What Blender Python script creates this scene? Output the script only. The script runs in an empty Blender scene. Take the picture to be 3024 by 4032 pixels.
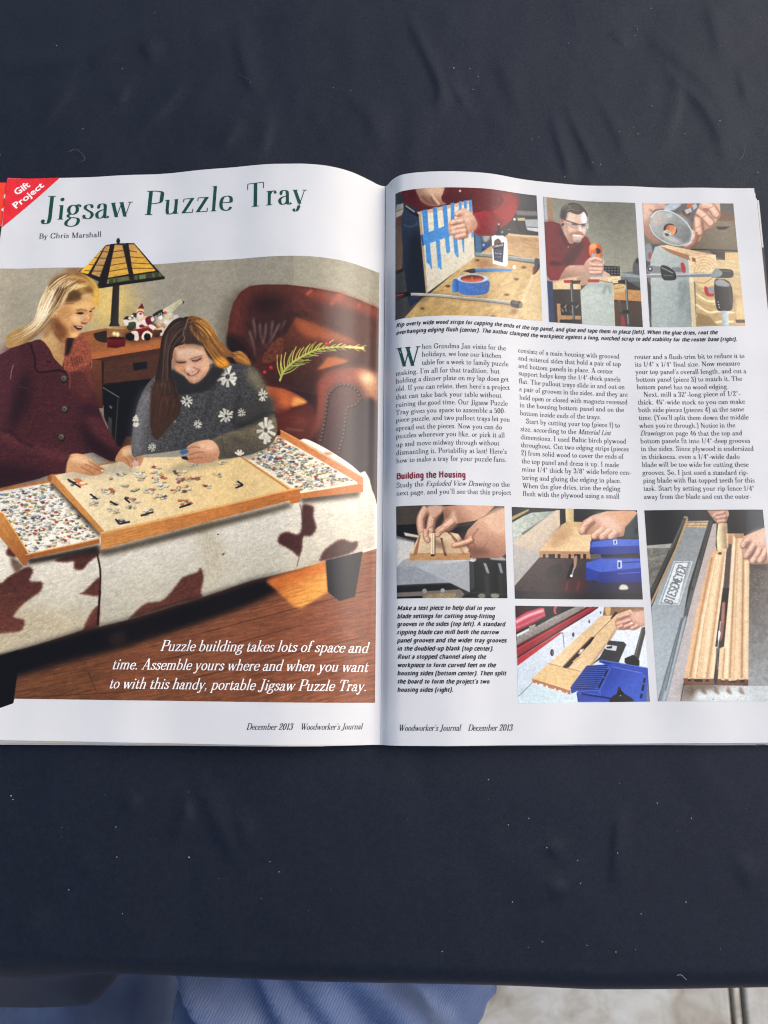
import bpy, bmesh, math, random
import numpy as np
from mathutils import Vector

random.seed(7)
RS = np.random.RandomState(11)
SC = bpy.context.scene
COL = SC.collection

# ------------------------------------------------------------------ camera
F = 3029.5                      # focal length in photograph pixels (3024 x 4032)
TILT = math.radians(12.2)
CT, ST = math.cos(TILT), math.sin(TILT)
CAMH = 0.360
cam_d = bpy.data.cameras.new("camera")
cam = bpy.data.objects.new("camera", cam_d)
COL.objects.link(cam)
cam.location = (0, 0, CAMH)
cam.rotation_euler = (TILT, 0, 0)
cam_d.sensor_width = 36.0
cam_d.lens = 36.0 * F / 4032.0
cam_d.clip_start = 0.02
cam_d.clip_end = 200.0
cam_d.dof.use_dof = True
cam_d.dof.focus_distance = 0.362
cam_d.dof.aperture_fstop = 12
SC.camera = cam
SC.cycles.filter_width = 1.1
SC.cycles.denoising_prefilter = "NONE"

# ------------------------------------------------------------------ light
SUN_EL, SUN_AZ = math.radians(44), math.radians(66)     # azimuth measured from +Y (away from the viewer) towards +X
world = bpy.data.worlds.new("World")
SC.world = world
world.use_nodes = True
nt = world.node_tree
sky = nt.nodes.new("ShaderNodeTexSky")
sky.sky_type = 'NISHITA'
sky.sun_disc = False
sky.sun_elevation = SUN_EL
sky.sun_rotation = SUN_AZ
sky.air_density = 1.3
sky.dust_density = 4.0
sky.ozone_density = 0.8
bg = nt.nodes["Background"]
bg.inputs[1].default_value = 0.15
nt.links.new(sky.outputs[0], bg.inputs[0])
sun_d = bpy.data.lights.new("sun", 'SUN')
sun = bpy.data.objects.new("sun", sun_d)
COL.objects.link(sun)
sun_d.energy = 1.05
sun_d.angle = math.radians(40)
sun_d.color = (0.985, 0.992, 1.0)
sdir = Vector((math.cos(SUN_EL) * math.sin(SUN_AZ), math.cos(SUN_EL) * math.cos(SUN_AZ), math.sin(SUN_EL)))
sun.rotation_euler = sdir.to_track_quat('Z', 'Y').to_euler()
sun.location = sdir * 3
SC.view_settings.view_transform = 'Standard'
SC.view_settings.look = 'None'
SC.view_settings.exposure = 0.33
SC.view_settings.gamma = 1.0

# ------------------------------------------------------------------ helpers
def put(name, mesh, mat=None, parent=None, **props):
    o = bpy.data.objects.new(name, mesh)
    COL.objects.link(o)
    if mat is not None:
        mesh.materials.append(mat)
    if parent is not None:
        o.parent = parent
    for k, v in props.items():
        o[k] = v
    return o

def empty(name, loc, **props):
    o = bpy.data.objects.new(name, None)
    COL.objects.link(o)
    o.location = loc
    o.empty_display_size = 0.05
    for k, v in props.items():
        o[k] = v
    return o

def mesh_np(name, V, Q, smooth=True, uv=None):
    """mesh from vertex array and an array of quads (or triangles)"""
    me = bpy.data.meshes.new(name)
    V = np.asarray(V, dtype=np.float32)
    Q = np.asarray(Q, dtype=np.int32)
    k = Q.shape[1]
    me.vertices.add(len(V))
    me.vertices.foreach_set("co", V.ravel())
    me.loops.add(Q.size)
    me.loops.foreach_set("vertex_index", Q.ravel())
    me.polygons.add(len(Q))
    me.polygons.foreach_set("loop_start", np.arange(0, Q.size, k, dtype=np.int32))
    me.polygons.foreach_set("loop_total", np.full(len(Q), k, dtype=np.int32))
    me.polygons.foreach_set("use_smooth", np.full(len(Q), smooth, dtype=bool))
    if uv is not None:
        l = me.uv_layers.new(name="UVMap")
        l.data.foreach_set("uv", np.asarray(uv, dtype=np.float32)[Q.ravel()].ravel())
    me.update(calc_edges=True)
    me.validate()
    return me

def grid_quads(nu, nv, flip=False):
    i = np.arange(nu * nv).reshape(nu, nv)
    q = np.stack([i[:-1, :-1], i[1:, :-1], i[1:, 1:], i[:-1, 1:]], -1).reshape(-1, 4)
    return q[:, ::-1] if flip else q

def vnoise(x, y, seed=0):
    """smooth value noise in -1..1, vectorised"""
    x = np.asarray(x, float); y = np.asarray(y, float)
    xi = np.floor(x).astype(np.int64); yi = np.floor(y).astype(np.int64)
    fx = x - xi; fy = y - yi
    fx = fx * fx * (3 - 2 * fx); fy = fy * fy * (3 - 2 * fy)
    def h(a, b):
        n = (a * 374761393 + b * 668265263 + seed * 974634777) & 0x7fffffff
        n = ((n ^ (n >> 13)) * 1274126177) & 0x7fffffff
        n = (n ^ (n >> 16)) & 0xffff
        return n / 32767.5 - 1.0
    return (h(xi, yi) * (1 - fx) + h(xi + 1, yi) * fx) * (1 - fy) + (h(xi, yi + 1) * (1 - fx) + h(xi + 1, yi + 1) * fx) * fy

class NT:
    def __init__(self, name):
        self.m = bpy.data.materials.new(name)
        self.m.use_nodes = True
        self.t = self.m.node_tree
        self.b = self.t.nodes["Principled BSDF"]
        self.out = self.t.nodes["Material Output"]
    def n(self, kind, **kw):
        x = self.t.nodes.new("ShaderNode" + kind)
        for k, v in kw.items():
            if k.startswith("i_"):
                x.inputs[k[2:].replace("_", " ")].default_value = v
            else:
                setattr(x, k, v)
        return x
    def l(self, a, b):
        self.t.links.new(a, b)
    def ramp(self, fac, stops):
        r = self.n("ValToRGB")
        e = r.color_ramp.elements
        while len(e) < len(stops):
            e.new(0.5)
        for s, (p, c) in zip(e, stops):
            s.position = p
            s.color = (*c, 1) if len(c) == 3 else c
        self.l(fac, r.inputs[0])
        return r.outputs[0]
    def set(self, **kw):
        for k, v in kw.items():
            self.b.inputs[k.replace("_", " ")].default_value = v

# ------------------------------------------------------------------ geometry of the open magazine
S = 3024.0 / 1659.0
def ray(px, py):
    X = (np.asarray(px, float) - 1512.0) / F
    Y = -(np.asarray(py, float) - 2016.0) / F
    return X, Y * CT + ST, Y * ST - CT
def on_z(px, py, z):
    dx, dy, dz = ray(px, py)
    t = (z - CAMH) / dz
    return dx * t, dy * t

Z_SPINE, Z_EDGE = 0.0026, 0.0050
sp_top = np.array(on_z(833 * S, 403 * S, Z_SPINE))
sp_bot = np.array(on_z(822 * S, 1609 * S, Z_SPINE))
VAX = (sp_top - sp_bot) / np.linalg.norm(sp_top - sp_bot)      # up the page
UAX = np.array([VAX[1], -VAX[0]])                              # to the right
def to_uv(x, y):
    return ((x - sp_bot[0]) * UAX[0] + (y - sp_bot[1]) * UAX[1],
            (x - sp_bot[0]) * VAX[0] + (y - sp_bot[1]) * VAX[1])
# profile across the spread, measured along the top edge of the pages
topedge = [(17, 384), (127, 384), (250, 380), (380, 372), (500, 362), (600, 354), (660, 353), (710, 359), (765, 374),
           (800, 390), (825, 402), (834, 401), (846, 389), (860, 380), (885, 374), (914, 371), (979, 369), (1054, 375),
           (1130, 386), (1229, 397), (1329, 401.5), (1480, 404), (1629, 406)]
cl = np.array(on_z(17 * S, 384 * S, Z_EDGE)); cr = np.array(on_z(1629 * S, 406 * S, Z_EDGE))
ed = (cr - cl) / np.linalg.norm(cr - cl); en = np.array([-ed[1], ed[0]])
pu, pz = [], []
for (a, b) in topedge:
    dx, dy, dz = ray(a * S, b * S)
    t = (en @ cl) / (dx * en[0] + dy * en[1])
    pu.append(to_uv(dx * t, dy * t)[0]); pz.append(CAMH + dz * t)
pu = np.array(pu); pz = np.array(pz)
pz[(pu > -0.006) & (pu < 0.002)] = Z_SPINE
UT = np.linspace(-0.30, 0.30, 2401)
def crom(x, X, Y):
    m = np.gradient(Y, X)
    i = np.clip(np.searchsorted(X, x) - 1, 0, len(X) - 2)
    h = X[i + 1] - X[i]; t = np.clip((x - X[i]) / h, 0, 1)
    return ((2*t**3 - 3*t**2 + 1) * Y[i] + (t**3 - 2*t**2 + t) * h * m[i] + (-2*t**3 + 3*t**2) * Y[i+1] + (t**3 - t**2) * h * m[i+1])
ZT = crom(UT, pu, pz)
k = np.exp(-np.linspace(-2, 2, 9) ** 2); k /= k.sum()
ZT = np.convolve(np.pad(ZT, 4, mode='edge'), k, 'valid')
def surf_uv(u, v):
    z = np.interp(u, UT, ZT)
    w = np.clip(np.abs(u) / 0.05, 0, 1)
    base = Z_SPINE + (Z_EDGE - Z_SPINE) * np.clip(np.abs(u) / .03, 0, 1)
    z = base + (z - base) * np.clip(.50 + .50 * v / .273, .45, 1.02)       # the leaves arch less towards the foot
    return z + w * (0.00030 * np.sin(u * 95 + v * 21) * np.sin(v * 33 + 1.3) + 0.00022 * np.sin(u * 170 + 2.0 + 12 * v))
def surf(x, y):
    return surf_uv(*to_uv(x, y))
def hit(px, py):
    """photograph pixel -> point of the page surface"""
    dx, dy, dz = ray(px, py)
    z = np.full(np.shape(dx), 0.008)
    for _ in range(14):
        t = (z - CAMH) / dz
        z = 0.5 * z + 0.5 * surf(dx * t, dy * t)
    t = (z - CAMH) / dz
    return dx * t, dy * t
def hitP(pts):
    a = np.asarray(pts, float) * S
    return np.stack(hit(a[:, 0], a[:, 1]), -1)

class Quad:
    """a four-cornered piece of page in plan; corners TL TR BR BL in 1659-wide photo pixels"""
    def __init__(self, corners):
        self.c = hitP(corners)
    def plan(self, a, b):
        a = np.asarray(a)[..., None]; b = np.asarray(b)[..., None]
        TL, TR, BR, BL = self.c
        return (TL * (1 - a) + TR * a) * (1 - b) + (BL * (1 - a) + BR * a) * b
    def inv(self, xy):
        TL, TR, BR, BL = self.c
        a = np.full(len(xy), .5); b = np.full(len(xy), .5)
        for _ in range(8):
            p = self.plan(a, b) - xy
            da = (TR - TL) * (1 - b)[:, None] + (BR - BL) * b[:, None]
            db = (BL - TL) * (1 - a)[:, None] + (BR - TR) * a[:, None]
            det = da[:, 0] * db[:, 1] - da[:, 1] * db[:, 0]
            a = a - (p[:, 0] * db[:, 1] - p[:, 1] * db[:, 0]) / det
            b = b - (da[:, 0] * p[:, 1] - da[:, 1] * p[:, 0]) / det
        return a, b

# ------------------------------------------------------------------ painter for the printed pictures (flat print only)
def spl(p, closed=True, n=5):
    p = np.asarray(p, float)
    if len(p) < 3:
        return p
    if closed:
        q = np.concatenate([p[-1:], p, p[:2]])
    else:
        q = np.concatenate([2 * p[:1] - p[1:2], p, 2 * p[-1:] - p[-2:-1]])
    t = np.linspace(0, 1, n, endpoint=False)[:, None, None]
    a, b, c, d = q[:-3], q[1:-2], q[2:-1], q[3:]
    r = 0.5 * (2 * b + (c - a) * t + (2 * a - 5 * b + 4 * c - d) * t ** 2 + (3 * b - a - 3 * c + d) * t ** 3)
    r = r.transpose(1, 0, 2).reshape(-1, 2)
    return r if closed else np.concatenate([r, p[-1:]])
def pts(s):
    if isinstance(s, str):
        v = [float(t) for t in s.replace(',', ' ').split()]
        return np.array(v).reshape(-1, 2)
    return np.asarray(s, float)
def gblur(m, r):
    if r < .3:
        return m
    k = int(math.ceil(r * 2.5)); w = np.exp(-.5 * (np.arange(-k, k + 1) / r) ** 2); w /= w.sum()
    p = np.pad(m, ((k, k), (0, 0)))
    m = sum(w[i] * p[i:i + m.shape[0]] for i in range(2 * k + 1))
    p = np.pad(m, ((0, 0), (k, k)))
    return sum(w[i] * p[:, i:i + m.shape[1]] for i in range(2 * k + 1))

class Paint:
    def __init__(self, corners, res, base, top=0.0, bot=0.0):
        self.q = Quad(corners)
        c = np.asarray(corners, float) * S
        wf = np.linalg.norm(c[1] - c[0]); hf = np.linalg.norm(c[3] - c[0])
        self.W = int(wf * res); self.res = res
        self.top, self.bot = top, bot                  # how far the sheet of ink goes past its quad
        self.H = int(hf * res * (1 + top + bot))
        self.im = np.zeros((self.H, self.W, 3)); self.im[:] = base
        self.view(0, 0, 1)
    def view(self, x0, y0, s):
        self.v = (x0, y0, s); self.k = s * self.res
    def m(self, p):
        p = pts(p); x0, y0, s = self.v
        xy = np.stack(hit(x0 + p[:, 0] * s, y0 + p[:, 1] * s), -1)
        a, b = self.q.inv(xy)
        return np.stack([a * self.W, (b + self.top) / (1 + self.top + self.bot) * self.H], -1)
    def fill(self, P, c, c2=None, g=None, b=0, al=1.0, n=None):
        SS = 3
        pad = int(b * 2.6) + 2
        x0 = max(0, int(P[:, 0].min()) - pad); x1 = min(self.W, int(P[:, 0].max()) + pad + 2)
        y0 = max(0, int(P[:, 1].min()) - pad); y1 = min(self.H, int(P[:, 1].max()) + pad + 2)
        if x1 <= x0 or y1 <= y0:
            return
        ys = y0 + (np.arange((y1 - y0) * SS) + .5) / SS
        A = P; B = np.roll(P, -1, 0)
        up = (A[None, :, 1] <= ys[:, None]) != (B[None, :, 1] <= ys[:, None])
        dy = B[:, 1] - A[:, 1]; dy = np.where(np.abs(dy) < 1e-9, 1e-9, dy)
        xs = A[None, :, 0] + (ys[:, None] - A[None, :, 1]) * ((B[:, 0] - A[:, 0]) / dy)[None]
        xs = np.sort(np.where(up, xs, 1e9), 1)
        J = np.arange(x0, x1)[None, :]
        cov = np.zeros((len(ys), x1 - x0))
        for k in range(0, min(xs.shape[1], int(up.sum(1).max(initial=0))), 1):
            xk = xs[:, k:k + 1]
            t = np.clip(xk - J, 0, 1) * (xk < 1e8)
            cov += t if k % 2 else -t
        m = cov.reshape(y1 - y0, SS, -1).mean(1)
        if b:
            m = gblur(m, b)
        m = np.clip(m, 0, 1)[..., None] * al
        col = np.asarray(c, float)[None, None]
        YY, XX = np.mgrid[y0:y1, x0:x1]
        if c2 is not None:
            gp = self.m([g[:2], g[2:]])
            d = gp[1] - gp[0]
            t = np.clip(((XX - gp[0][0]) * d[0] + (YY - gp[0][1]) * d[1]) / (d @ d), 0, 1)[..., None]
            col = col * (1 - t) + np.asarray(c2, float) * t
        if n is not None:
            amp, lx, ly, ang = n
            ca, sa = math.cos(ang), math.sin(ang)
            u = (XX * ca + YY * sa) / (lx * self.k); w = (-XX * sa + YY * ca) / (ly * self.k)
            f = .6 * vnoise(u, w, 3) + .4 * vnoise(u * 2.3, w * 2.1, 5)
            col = col * (1 + amp * f)[..., None]
        self.im[y0:y1, x0:x1] = self.im[y0:y1, x0:x1] * (1 - m) + col * m
    def p(self, s, c, c2=None, g=None, b=0, al=1.0, n=None, sp=True):
        P = pts(s)
        if sp:
            P = spl(P)
        else:
            P = np.concatenate([P[i] + (P[(i + 1) % len(P)] - P[i]) * np.linspace(0, 1, 6, endpoint=False)[:, None] for i in range(len(P))])
        self.fill(self.m(P), c, c2, g, b, al, n)
    def r(self, s, c, *a, **k):                 # straight-sided
        self.p(s, c, *a, sp=False, **k)
    def l(self, s, w, c, b=0, al=1.0, sp=True, w1=None):
        P = pts(s); P = spl(P, False, 4) if sp else P
        d = np.gradient(P, axis=0); d /= np.linalg.norm(d, axis=1)[:, None] + 1e-9
        N = np.stack([-d[:, 1], d[:, 0]], -1)
        ww = np.linspace(w, w if w1 is None else w1, len(P))[:, None] * .5
        self.fill(self.m(np.concatenate([P + N * ww, (P - N * ww)[::-1]])), c, b=b, al=al)
    def o(self, x, y, r, c, ry=None, b=0, al=1.0, rot=0, c2=None, g=None):
        t = np.linspace(0, 2 * math.pi, 18, endpoint=False)
        ry = r if ry is None else ry
        ex, ey = r * np.cos(t), ry * np.sin(t)
        P = np.stack([x + ex * math.cos(rot) - ey * math.sin(rot), y + ex * math.sin(rot) + ey * math.cos(rot)], -1)
        self.fill(self.m(P), c, b=b, al=al, c2=c2, g=g)
    def text(self, quads, w, x0, y0, x1, y1, h, col):
        d = np.array([x1 - x0, y1 - y0], float); n = np.array([d[1], -d[0]]) / np.linalg.norm(d) * h
        for q in quads:
            self.fill(self.m(np.array([x0, y0]) + q[:, :1] / w * d + q[:, 1:] * n), col)
    def strands(self, a, bb, n, w, cols, b=.4, al=.5, jit=6):
        """n strokes running from guide line a to guide line bb (two splines)"""
        A = spl(pts(a), False, 12); B = spl(pts(bb), False, 12)
        m = min(len(A), len(B))
        A = A[np.linspace(0, len(A) - 1, m).astype(int)]; B = B[np.linspace(0, len(B) - 1, m).astype(int)]
        for i in range(n):
            t = random.random(); i0 = int(random.random() * m * .5); i1 = min(m - 1, i0 + int(m * (.25 + .5 * random.random())))
            if i1 - i0 < 3:
                continue
            L = (A * (1 - t) + B * t)[i0:i1 + 1:max(1, (i1 - i0) // 5)]
            L = L + np.array([random.gauss(0, jit), random.gauss(0, jit)])
            c = cols[int(random.random() * len(cols))]
            self.l(L, w * (.6 + .8 * random.random()), c, b=b, al=al * (.5 + .5 * random.random()), sp=False, w1=w * .2)
    def pieces(self, quad, n, r, cols, dark, rng=(0, 1)):
        Q4 = pts(quad)
        for i in range(n):
            a, b = random.random(), random.random()
            c = (Q4[0] * (1 - a) + Q4[1] * a) * (1 - b) + (Q4[3] * (1 - a) + Q4[2] * a) * b
            self.piece(c[0], c[1], r * (.6 + .7 * random.random()), cols[int(random.random() * len(cols))], dark)
    def piece(self, x, y, r, c, dark):
        m = 11; t = np.linspace(0, 2 * math.pi, m, endpoint=False) + random.random() * 6
        R = r * np.array([.45 + .75 * random.random() for _ in range(m)])
        ax = .8 + .6 * random.random()
        P = np.stack([x + ax * R * np.cos(t), y + .55 * R * np.sin(t)], -1)
        self.fill(self.m(P + [r * .10, r * .17]), dark, al=.85)
        self.fill(self.m(P), c)
    def finish(self, name, grain=0.035, sat=.86, soft=.8):
        H, W = self.H, self.W
        g = RS.randn(H, W, 1) * grain * .6 + gblur(RS.randn(H, W), 1.0)[..., None] * grain * 1.6
        yy, xx = np.mgrid[0:H, 0:W]
        tex = .5 * vnoise(xx / 2.3, yy / 2.1, 21) + .35 * vnoise(xx / 5.1, yy / 4.7, 22) + .3 * vnoise(xx / 13., yy / 11., 23)
        t = np.clip(self.im / 255.0 * (1 + .095 * tex[..., None]), 0, 1)
        t = np.stack([gblur(np.pad(t[..., k], 6, mode='edge'), soft)[6:-6, 6:-6] for k in range(3)], -1)
        t = t * sat + (t @ np.array([.3, .59, .11]))[..., None] * (1 - sat)
        L = t @ np.array([.3, .59, .11])
        L2 = L + .20 * (L * L * (3 - 2 * L) - L) - .028 * np.exp(-((L - .22) / .16) ** 2)      # the press's contrast
        t = t * (L2 / np.maximum(L, .02))[..., None]
        im = np.clip(t * 255 * (1 + g) + g * 8, 3, 250) / 255.0
        img = bpy.data.images.new(name, W, H, alpha=False)
        out = np.ones((H, W, 4), dtype=np.float32)
        out[..., :3] = im[::-1]
        img.pixels.foreach_set(out.ravel())
        img.update()
        img.pack()
        return img
# ------------------------------------------------------------------ the large printed picture (left page)
VA = (0, 1000, .48222); VB = (700, 1000, .50633); VC = (0, 1800, .49720); VD = (700, 1800, .52434)
V0 = (0, 600, .96444); VL = (0, 660, .30139)
VH1 = (130, 1050, .18083); VH2 = (580, 1230, .25919); VH3 = (2200, 790, .08439); VH4 = (470, 1170, .17481)
PAPER_PX = (226, 223, 216)
PUZZ = [(214, 190, 110), (200, 180, 120), (160, 70, 55), (90, 110, 140), (100, 112, 76), (230, 220, 200), (205, 200, 190), (150, 130, 100), (228, 216, 190), (236, 228, 210), (222, 206, 170), (226, 220, 204), (238, 230, 214), (190, 176, 150), (224, 218, 200), (232, 226, 212), (228, 214, 186), (236, 230, 218),
        (60, 70, 60), (190, 60, 50), (240, 215, 150), (120, 150, 175), (225, 205, 165), (235, 228, 210), (216, 204, 170)]
TRAYC = [(232, 224, 206), (224, 214, 190), (236, 229, 214), (216, 204, 176), (228, 220, 200), (206, 192, 160), (222, 212, 192), (210, 198, 160), (230, 222, 206), (226, 214, 184), (196, 180, 140), (170, 152, 120), (150, 160, 170), (128, 132, 104), (176, 80, 66), (100, 120, 150), (196, 164, 80), (96, 88, 78), (170, 60, 52), (120, 132, 84), (84, 76, 70)]
MAIN_Q = [(-8, 580), (819.5, 589.5), (810, 1518), (-124, 1507.5)]

def flake(c, x, y, r, rot=0, sx=1.0, col=(206, 198, 178), n=9):
    for i in range(n):
        a = rot + i * 2 * math.pi / n + random.uniform(-.16, .16)
        L = r * random.uniform(.72, 1.08)
        dx, dy = math.cos(a) * sx, math.sin(a)
        k = random.uniform(.9, 1.05); cc = tuple(v * k for v in col)
        c.l([(x + dx * r * .2, y + dy * r * .2), (x + dx * L * .6, y + dy * L * .6), (x + dx * L, y + dy * L)], r * .17, cc, sp=False, w1=r * .26, b=.5)
        if r > 60 and i % 2:
            b = a + random.choice((-.35, .35)); ex, ey = math.cos(b) * sx, math.sin(b)
            c.l([(x + dx * L * .4, y + dy * L * .4), (x + ex * L * .85, y + ey * L * .85)], r * .13, cc, sp=False, w1=r * .16, b=.5)
    c.o(x, y, r * .08, (80, 74, 66), b=.5)

def paint_main():
    c = Paint(MAIN_Q, .80, (150, 142, 120), top=.10, bot=.03)
    c.view(*VA)
    # room wall
    c.r("-400,-300 2400,-300 2400,2400 -400,2400", (166, 154, 130), (141, 133, 114), (0, 300, 2200, 500), n=(.03, 60, 60, 0))
    c.o(880, 430, 250, (206, 170, 92), ry=260, b=34, al=.75)
    c.o(900, 380, 120, (226, 190, 105), ry=150, b=20, al=.7)
    c.o(610, 130, 80, (140, 85, 40), ry=50, b=10, al=.6)
    c.o(130, 480, 110, (140, 128, 104), ry=240, b=30, al=.5)
    # console table
    c.p("620,660 880,605 1100,590 1380,600 1370,700 1330,770 840,860 740,870 640,720", (150, 84, 42), (176, 106, 54), (700, 650, 1300, 700), n=(.10, 60, 6, -.15))
    c.r("745,810 1335,715 1340,765 745,862", (176, 98, 48), n=(.1, 70, 6, -.16))
    c.r("750,862 1340,765 1340,1120 760,1260", (84, 46, 30), n=(.12, 50, 6, -.15))
    c.r("845,885 1330,805 1330,1005 845,1060", (92, 52, 34), n=(.12, 50, 6, -.15))
    c.l("845,885 845,1065 1330,1010", 8, (45, 24, 18), sp=False)
    c.r("1085,892 1198,878 1204,935 1092,955", (30, 28, 26), b=1)
    c.r("752,865 832,868 842,1260 775,1260", (122, 66, 38), (86, 44, 30), (760, 860, 760, 1260))
    c.l("834,868 842,1230", 9, (52, 28, 20), sp=False)
    c.r("838,1072 1330,1012 1300,1560 960,1600 850,1330", (26, 22, 20))
    c.l("840,1090 975,1172", 8, (110, 112, 104), sp=False); c.l("965,1180 938,1560", 9, (70, 68, 40), sp=False)
    c.r("885,1330 915,1340 912,1500 882,1440", (70, 66, 64), b=1); c.l("895,1240 915,1262", 12, (120, 120, 112), b=1, sp=False)
    c.r("1030,1490 1110,1490 1060,1600 980,1600", (90, 48, 28), b=2)
    # lamp: base, stem
    c.p("765,655 800,640 885,628 893,690 862,724 790,705", (58, 40, 30))
    c.r("922,250 975,250 968,560 980,592 888,592 902,560", (46, 38, 32), (66, 54, 42), (900, 400, 975, 400))
    # lamp shade (its top stands above the picture edge)
    c.view(*V0)
    c.p("478,352 487,350 489,358 494,362 488,366 489,374 477,374 478,366 473,362 479,358", (44, 36, 32), sp=False)
    c.r("433,380 480,372 548,371 673,513 403,556 318,492", (44, 32, 24))
    c.r("440,378 480,372 546,372 552,382 437,388", (58, 46, 38))
    gold, gold2 = (214, 158, 50), (190, 140, 72)
    c.view(*VA)
    c.r("935,-75 1000,-72 1052,165 878,196", gold2, gold, (950, -60, 950, 190), n=(.10, 40, 12, 0))
    c.r("1030,-78 1098,-78 1272,138 1090,165", gold2, (222, 164, 46), (1040, -60, 1180, 150), n=(.10, 40, 12, .2))
    c.r("862,-62 905,-68 815,190 745,165", (190, 136, 70), (176, 134, 80), (880, -60, 780, 180), n=(.1, 30, 12, 0))
    c.r("775,0 838,-60 856,-62 720,165 650,150", gold2, (232, 178, 50), (820, -60, 690, 150), n=(.1, 40, 12, 0))
    for y0, y1, y2 in ((-28, -30, 0), (25, 22, 48), (82, 72, 96), (130, 118, 132)):
        c.l([(690 + (130 - y0) * .75, y0 + 6), (885, y0 + 12)], 5, (60, 40, 22), sp=False)
        c.l([(888, y0 + 14), (1040, y1)], 5, (70, 46, 22), sp=False)
        c.l([(1040, y1), (1120 + y2 * 1.1, y2 - 14)], 5, (70, 46, 22), sp=False)
    c.r("868,206 1050,180 1056,212 858,248", (84, 98, 60)); c.r("1092,176 1288,148 1330,184 1085,212", (70, 82, 50))
    c.r("735,192 808,225 800,250 770,238", (104, 118, 96))
    for i in range(26):
        t = i / 26
        x = 868 + 450 * t
        c.l([(x, 212 - 62 * t), (x + (t - .4) * 20, 246 - 62 * t)], 15, random.choice([(96, 112, 60), (128, 140, 84), (62, 66, 40), (70, 60, 36), (110, 104, 62)]), sp=False, al=.7)
    c.r("1048,-90 1030,-90 1058,210 1092,208", (44, 32, 24)); c.r("905,-92 940,-92 868,262 820,262", (40, 29, 22))
    c.l("800,270 860,262 1345,194", 22, (38, 28, 22), sp=False)
    # candle glass and holiday dolls on the console
    c.p("872,608 950,598 1032,604 1024,752 950,768 876,764", (146, 96, 52), sp=False)
    c.p("874,684 950,690 1028,682 1022,752 950,768 877,764", (140, 30, 26), (98, 20, 18), (950, 690, 950, 765), sp=False)
    c.o(950, 688, 76, (70, 18, 14), ry=12); c.o(935, 652, 17, (252, 226, 160), b=2); c.o(962, 658, 13, (255, 236, 180), ry=20, b=2); c.o(950, 606, 78, (200, 170, 120), ry=9, al=.5)
    c.view(*VH4)
    W_, R_, G_ = (216, 203, 184), (138, 33, 36), (70, 82, 50)
    c.p("160,780 1080,760 1060,930 900,930 500,1000 180,1010", (86, 42, 24), b=8, al=.8)
    c.p("120,300 300,260 320,420 140,440", (150, 138, 78), b=10, al=.6)
    c.p("110,470 170,430 240,450 240,510 110,512", (70, 38, 46)); c.p("295,375 370,360 395,430 340,470 270,470", (44, 60, 42))
    c.p("200,560 300,535 372,560 386,620 350,700 240,752 172,690", G_, (52, 64, 40), (250, 560, 250, 740)); c.p("90,520 150,505 260,520 370,500 420,560 442,712 382,712 362,565 210,575 150,640 108,590", W_)
    c.o(235, 475, 34, (214, 196, 186)); c.o(295, 425, 28, (226, 220, 204)); c.o(335, 470, 20, (232, 226, 212)); c.o(170, 605, 38, W_); c.o(110, 540, 28, (206, 202, 186))
    c.o(470, 400, 92, (96, 30, 30), ry=86); c.p("500,150 524,158 545,275 418,268 468,196", R_, (104, 28, 30), (440, 200, 540, 200)); c.p("378,335 400,275 470,258 540,268 556,330 470,308", (220, 178, 116))
    c.o(470, 405, 82, (224, 190, 176), ry=76); c.o(470, 430, 70, (226, 206, 194), ry=48, b=3); c.o(480, 376, 34, (208, 66, 54), ry=27); c.p("400,450 540,450 500,520 440,530", (214, 190, 160), b=2)
    c.p("430,560 470,530 510,580 525,690 440,705", (222, 204, 186)); c.p("450,640 520,620 560,670 470,690", R_); c.p("468,520 560,430 640,440 700,470 600,560 520,560", (214, 180, 146)); c.p("500,560 570,510 640,620 620,655 540,620", (226, 206, 196))
    c.p("275,762 400,720 560,700 690,690 735,752 700,880 500,890 280,810", (150, 34, 42), (112, 24, 32), (480, 700, 480, 880)); c.l("470,740 480,860", 20, (92, 20, 28), b=2)
    c.p("258,792 330,760 420,790 434,960 345,972 335,850", (224, 206, 180)); c.p("500,905 540,800 640,756 742,832 716,918 680,850 600,830 556,965", (228, 210, 180)); c.o(240, 895, 100, (26, 21, 20), ry=88); c.o(630, 895, 76, (24, 20, 19), ry=84); c.o(300, 825, 12, (180, 170, 160)); c.o(640, 825, 11, (180, 170, 160))
    c.p("585,500 650,438 745,440 730,560 810,650 640,632", (124, 30, 36)); c.o(755, 505, 54, (60, 22, 26), ry=62); c.o(750, 500, 46, (216, 198, 192), ry=54); c.p("720,560 800,590 850,650 780,660", (112, 86, 62)); c.p("655,640 720,615 830,690 770,742 700,705", (226, 206, 190))
    c.p("745,415 860,320 980,280 1004,370 900,440", (48, 50, 42)); c.p("980,290 1080,222 1250,112 1400,38 1452,100 1340,180 1250,280 1180,340 1020,350", (206, 196, 152), (188, 176, 140), (1100, 220, 1250, 280)); c.p("1400,50 1440,70 1466,125 1440,138 1420,100", (120, 110, 70)); c.o(1442, 124, 20, (44, 40, 34)); c.l("1200,290 1290,180 1360,100", 12, (150, 138, 100), b=2)
    for x, y in ((900, 380), (945, 365), (955, 395), (875, 412), (830, 430)): c.o(x, y, 15, (214, 190, 166))
    c.o(1110, 400, 100, (204, 194, 160), ry=80, b=2); c.o(1040, 355, 40, (206, 80, 66), ry=36); c.p("1230,400 1330,430 1250,600 1190,640 1200,480", (206, 194, 190), b=1.5); c.o(1080, 530, 140, (206, 192, 160), ry=110, b=3); c.o(930, 560, 90, (196, 172, 136), ry=110, b=3); c.o(930, 460, 48, (226, 220, 208)); c.o(1060, 570, 60, (218, 212, 206), b=2); c.p("950,605 1010,585 1030,630 960,655", (206, 122, 62)); c.p("1120,480 1200,470 1210,510 1120,500", (202, 140, 70), b=1.5)
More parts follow.
